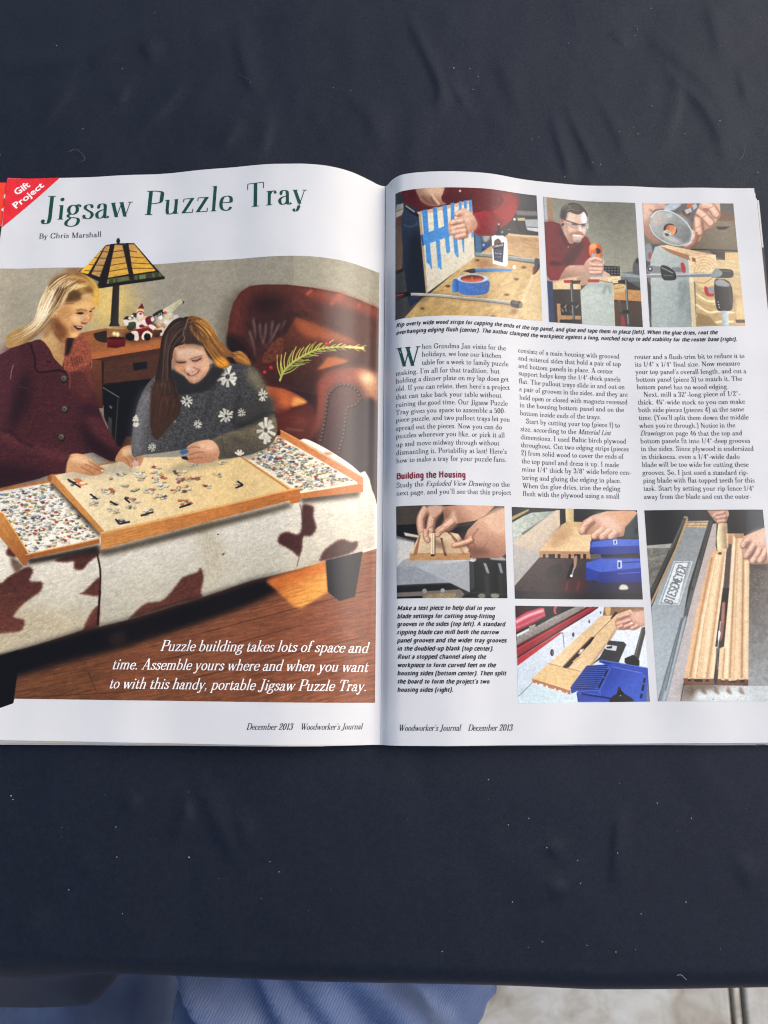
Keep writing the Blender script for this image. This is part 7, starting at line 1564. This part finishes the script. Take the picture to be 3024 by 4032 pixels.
# red corner banners
def tri_patch(name, view, poly, mat, parent, lift=.00006, drop=0.0, floor_z=-1, **props):
    P = pts(poly); xy = np.stack(hit(view[0] + P[:, 0] * view[2], view[1] + P[:, 1] * view[2]), -1)
    n = 24; V = []; Q = []
    a, b, c = xy[:3]
    d = xy[3] if len(xy) > 3 else c
    A, B = np.meshgrid(np.linspace(0, 1, n), np.linspace(0, 1, n), indexing='ij')
    A = A[..., None]; B = B[..., None]
    p = (a * (1 - A) + b * A) * (1 - B) + (c * (1 - A) + d * A) * B
    z = np.maximum(surf(p[..., 0], p[..., 1]) - drop, floor_z) + lift
    return put(name, mesh_np(name, np.concatenate([p, z[..., None]], -1).reshape(-1, 3), grid_quads(n, n, True), True), mat, parent, **props)
tri_patch("corner_banner", VL, "96,138 785,131 27,782", M_RED, left)
def banner_text(parent, dx, dy, lift):
    b = Block(VL, lift)
    b.line(sans_line("Gift", .022), 222 + dx, 365 + dy, 402 + dx, 243 + dy, 92)
    b.line(sans_line("Project", .022), 212 + dx, 538 + dy, 580 + dx, 242 + dy, 88)
    return b.build("banner_text", M_WHITE, parent)
banner_text(left, 0, 0, .00012)
tri_patch("corner_banner", VL, "-64,178 640,172 -130,850", M_RED2, under_l, .00006, .0010)
banner_text(under_l, -150, 55, .00012 - .0010)
tri_patch("printed_photo", VL, "-300,760 60,745 -300,1400 60,1300", M_DARK, under_l, .00005, .0010)
tri_patch("printed_photo", (0, 0, S), "1640,527 1656.5,527 1640,1614 1770,1590", M_DARK, under_r, .00007, .0033, .0005)

# thin lines painted along the leaves below: grey for gap shadows, tan at left
M_GREY = mat_ink("grey_gap_shade", (.20, .205, .20), .35); M_TAN = mat_ink("tan_edge_line", (.46, .38, .27), .35)
tri_patch("painted_edge_line", (0, 0, S), "1630.6,416 1631.8,416 1753.2,1600 1754.6,1600", M_GREY, right, .00006, .0011)
tri_patch("painted_edge_line", (0, 0, S), "1640.6,425 1642.2,425 1763.5,1600 1765.5,1600", M_GREY, right, .00008, .0033, .0005)
tri_patch("painted_edge_line", (0, 0, S), "960,1612.0 1750,1604.2 960,1612.6 1750,1605.4", M_GREY, right, .00006, .0011)
tri_patch("painted_edge_line", (0, 0, S), "-160,1599.5 700,1612.2 -160,1602.6 700,1612.8", M_TAN, left, .00006, .0010)
# ---- left page lettering
b = Block(V0)
for t, x0, y0, x1, y1 in (("Jigsaw", 166, 277, 541, 261), ("Puzzle", 582, 256, 950, 237), ("Tray", 1002, 227, 1256, 212)):
    b.line(serif_line(t, 2.7, 6), x0, y0, x1, y1, 107)
b.build("headline", M_GREEN, left)
b = Block(VL); b.line(serif_line("By Chris Marshall", 4.2, 4), 503, 932, 1327, 902, 74); b.build("byline", M_BLACK, left)
b = Block(VD)
for t, x0, y0, x1, y1 in (("Puzzle building takes lots of space and", -138.3, 1455.3, 1426, 1471), ("time. Assemble yours where and when you want", -498.7, 1592.5, 1423, 1613), ("to with this handy, portable Jigsaw Puzzle Tray.", -521.4, 1735.5, 1417, 1757)):
    b.line(serif_line(t, 5.5, 4, True), x0, y0, x1, y1, 80)
b.build("caption", M_WHITE, left, label="white italic caption across the picture's wooden floor")
b = Block(VD)
b.line(serif_line("December 2013", 4.5, 3, True), 512, 2047, 860, 2047, 46); b.line(serif_line("Woodworker's Journal", 4.5, 3, True), 918, 2047, 1385, 2043, 46)
b.build("footer", M_BLACK, left)

# ---- right page lettering
VR = (1500, 680, .91863); VT1 = (1540, 1240, .32541); VT2 = (2020, 1300, .31646); VT3 = (2470, 1300, .33394); VBC = (1500, 2340, .33755)
b = Block(VR)
for t, x0, y0, x1, y1 in (("Rip overly wide wood strips for capping the ends of the top panel, and glue and tape them in place (left). When the glue dries, rout the", 64, 665, 1443, 692),
                          ("overhanging edging flush (center). The author clamped the workpiece against a long, notched scrap to add stability for the router base (right).", 64, 697, 1527, 722)):
    b.line(sans_stroke(t, 18.5), x0, y0, x1, y1, 17.5)
b.build("caption", M_BLACK, right, label="two-line bold caption under the top row of pictures")
b = Block(VBC)
for t, x0, y0, x1, y1 in (("Make a test piece to help dial in your", 188, 187, 1337, 185), ("blade settings for cutting snug-fitting", 188, 280, 1328, 280), ("grooves in the sides (top left). A standard", 188, 373, 1452, 372), ("ripping blade can mill both the narrow", 188, 467, 1378, 466),
        ("panel grooves and the wider tray grooves", 188, 563, 1468, 562), ("in the doubled-up blank (top center).", 189, 657, 1317, 657), ("Rout a stopped channel along the", 190, 752, 1225, 752), ("workpiece to form curved feet on the", 190, 850, 1340, 850),
        ("housing sides (bottom center). Then split", 190, 945, 1462, 945), ("the board to form the project's two", 190, 1040, 1267, 1041), ("housing sides (right).", 190, 1137, 845, 1137)):
    b.line(sans_stroke(t, 18.5), x0, y0, x1, y1, 50)
b.build("caption", M_BLACK, right, label="narrow block of bold italic caption below the test piece picture")
b = Block(VBC)
b.line(serif_line("Woodworker's Journal", 4.5, 3, True), 200, 1592, 930, 1590, 70); b.line(serif_line("December 2013", 4.5, 3, True), 1010, 1592, 1530, 1590, 70)
b.build("footer", M_BLACK, right)
b = Block(VT1); b.line(serif_line("W", 4.5, 4), 55, 640, 362, 612, 250); b.build("drop_cap", M_GREEN, right)
b = Block(VT1); b.line(sans_stroke("Building the Housing", 20, 0), 62, 1992, 905, 1970, 76); b.build("subheading", M_MAROON, right)
cols = [(VT1, 62, [(372, 412, 1390, 432, "hen Grandma Jan visits for the"), (372, 505, 1338, 524, "holidays, we lose our kitchen"), (372, 604, 1422, 624, "table for a week to family puzzle"), (55, 742, 1315, 710, "making. I'm all for that tradition, but"), (57, 835, 1425, 808, "holding a dinner plate on my lap does get"), (57, 930, 1437, 908, "old. If you can relate, then here's a project"),
   (57, 1027, 1337, 1002, "that can take back your table without"), (57, 1122, 1413, 1100, "ruining the good time. Our Jigsaw Puzzle"), (57, 1215, 1392, 1192, "Tray gives you space to assemble a 500-"), (57, 1305, 1440, 1292, "piece puzzle, and two pullout trays let you"), (57, 1405, 1345, 1387, "spread out the pieces. Now you can do"), (57, 1500, 1378, 1485, "puzzles wherever you like, or pick it all"),
   (60, 1602, 1312, 1580, "up and move midway through without"), (60, 1700, 1402, 1682, "dismantling it. Portability at last! Here's"), (62, 1797, 1395, 1778, "how to make a tray for your puzzle fans."), (62, 2093, 1438, 2080, "Study the <i>Exploded View Drawing</i> on the"), (62, 2190, 1455, 2178, "next page, and you'll see that this project")]),
  (VT2, 62, [(62, 275, 1325, 357, "consists of a main housing with grooved"), (65, 372, 1345, 450, "and mitered sides that hold a pair of top"), (67, 468, 1250, 542, "and bottom panels in place. A center"), (69, 560, 1338, 640, 'support helps keep the 1/4"-thick panels'), (73, 660, 1393, 735, "flat. The pullout trays slide in and out on"), (77, 758, 1428, 828, "a pair of grooves in the sides, and they are"),
   (80, 862, 1427, 925, "held open or closed with magnets recessed"), (84, 957, 1383, 1020, "in the housing bottom panel and on the"), (87, 1058, 1098, 1110, "bottom inside ends of the trays."), (160, 1160, 1335, 1212, "Start by cutting your top (piece 1) to"), (92, 1255, 1215, 1307, "size, according to the <i>Material List</i>"), (96, 1357, 1410, 1412, "dimensions. I used Baltic birch plywood"),
   (99, 1455, 1442, 1508, "throughout. Cut two edging strips (pieces"), (102, 1555, 1377, 1602, "2) from solid wood to cover the ends of"), (106, 1655, 1320, 1705, "the top panel and dress it up. I made"), (110, 1757, 1472, 1800, 'mine 1/4" thick by 3/8" wide before cen-'), (114, 1860, 1350, 1902, "tering and gluing the edging in place."), (118, 1962, 1337, 2000, "When the glue dries, trim the edging"), (121, 2062, 1327, 2097, "flush with the plywood using a small")]),
  (VT3, 60, [(85, 340, 1385, 330, "router and a flush-trim bit to reduce it to"), (92, 430, 1333, 417, 'its 1/4" x 1/4" final size. Now measure'), (98, 518, 1405, 508, "your top panel's overall length, and cut a"), (105, 608, 1355, 597, "bottom panel (piece 3) to match it. The"), (112, 697, 1197, 690, "bottom panel has no wood edging."), (190, 785, 1337, 775, 'Next, mill a 32"-long piece of 1/2"-'),
   (125, 878, 1390, 867, 'thick, 4#"-wide stock so you can make'), (130, 968, 1380, 958, "both side pieces (pieces 4) at the same"), (136, 1060, 1433, 1053, "time. (You'll split them down the middle"), (143, 1153, 1275, 1146, "when you're through.) Notice in the"), (150, 1243, 1358, 1240, "<i>Drawings</i> on page 46 that the top and"), (155, 1335, 1450, 1330, 'bottom panels fit into 1/4"-deep grooves'),
   (161, 1427, 1493, 1423, "in the sides. Since plywood is undersized"), (167, 1520, 1328, 1517, 'in thickness, even a 1/4"-wide dado'), (173, 1614, 1433, 1610, "blade will be too wide for cutting these"), (179, 1707, 1433, 1705, "grooves. So, I just used a standard rip-"), (187, 1800, 1505, 1797, "ping blade with flat-topped teeth for this"), (192, 1893, 1500, 1893, 'task. Start by setting your rip fence 1/4"'), (197, 1990, 1467, 1987, "away from the blade and cut the outer-")])]
for v, cap, lines in cols:
    b = Block(v)
    for x0, y0, x1, y1, t in lines:
        b.line(serif_line(t, 4.6, 2), x0, y0, x1, y1, cap)
    b.build("text_column", M_BLACK, right)
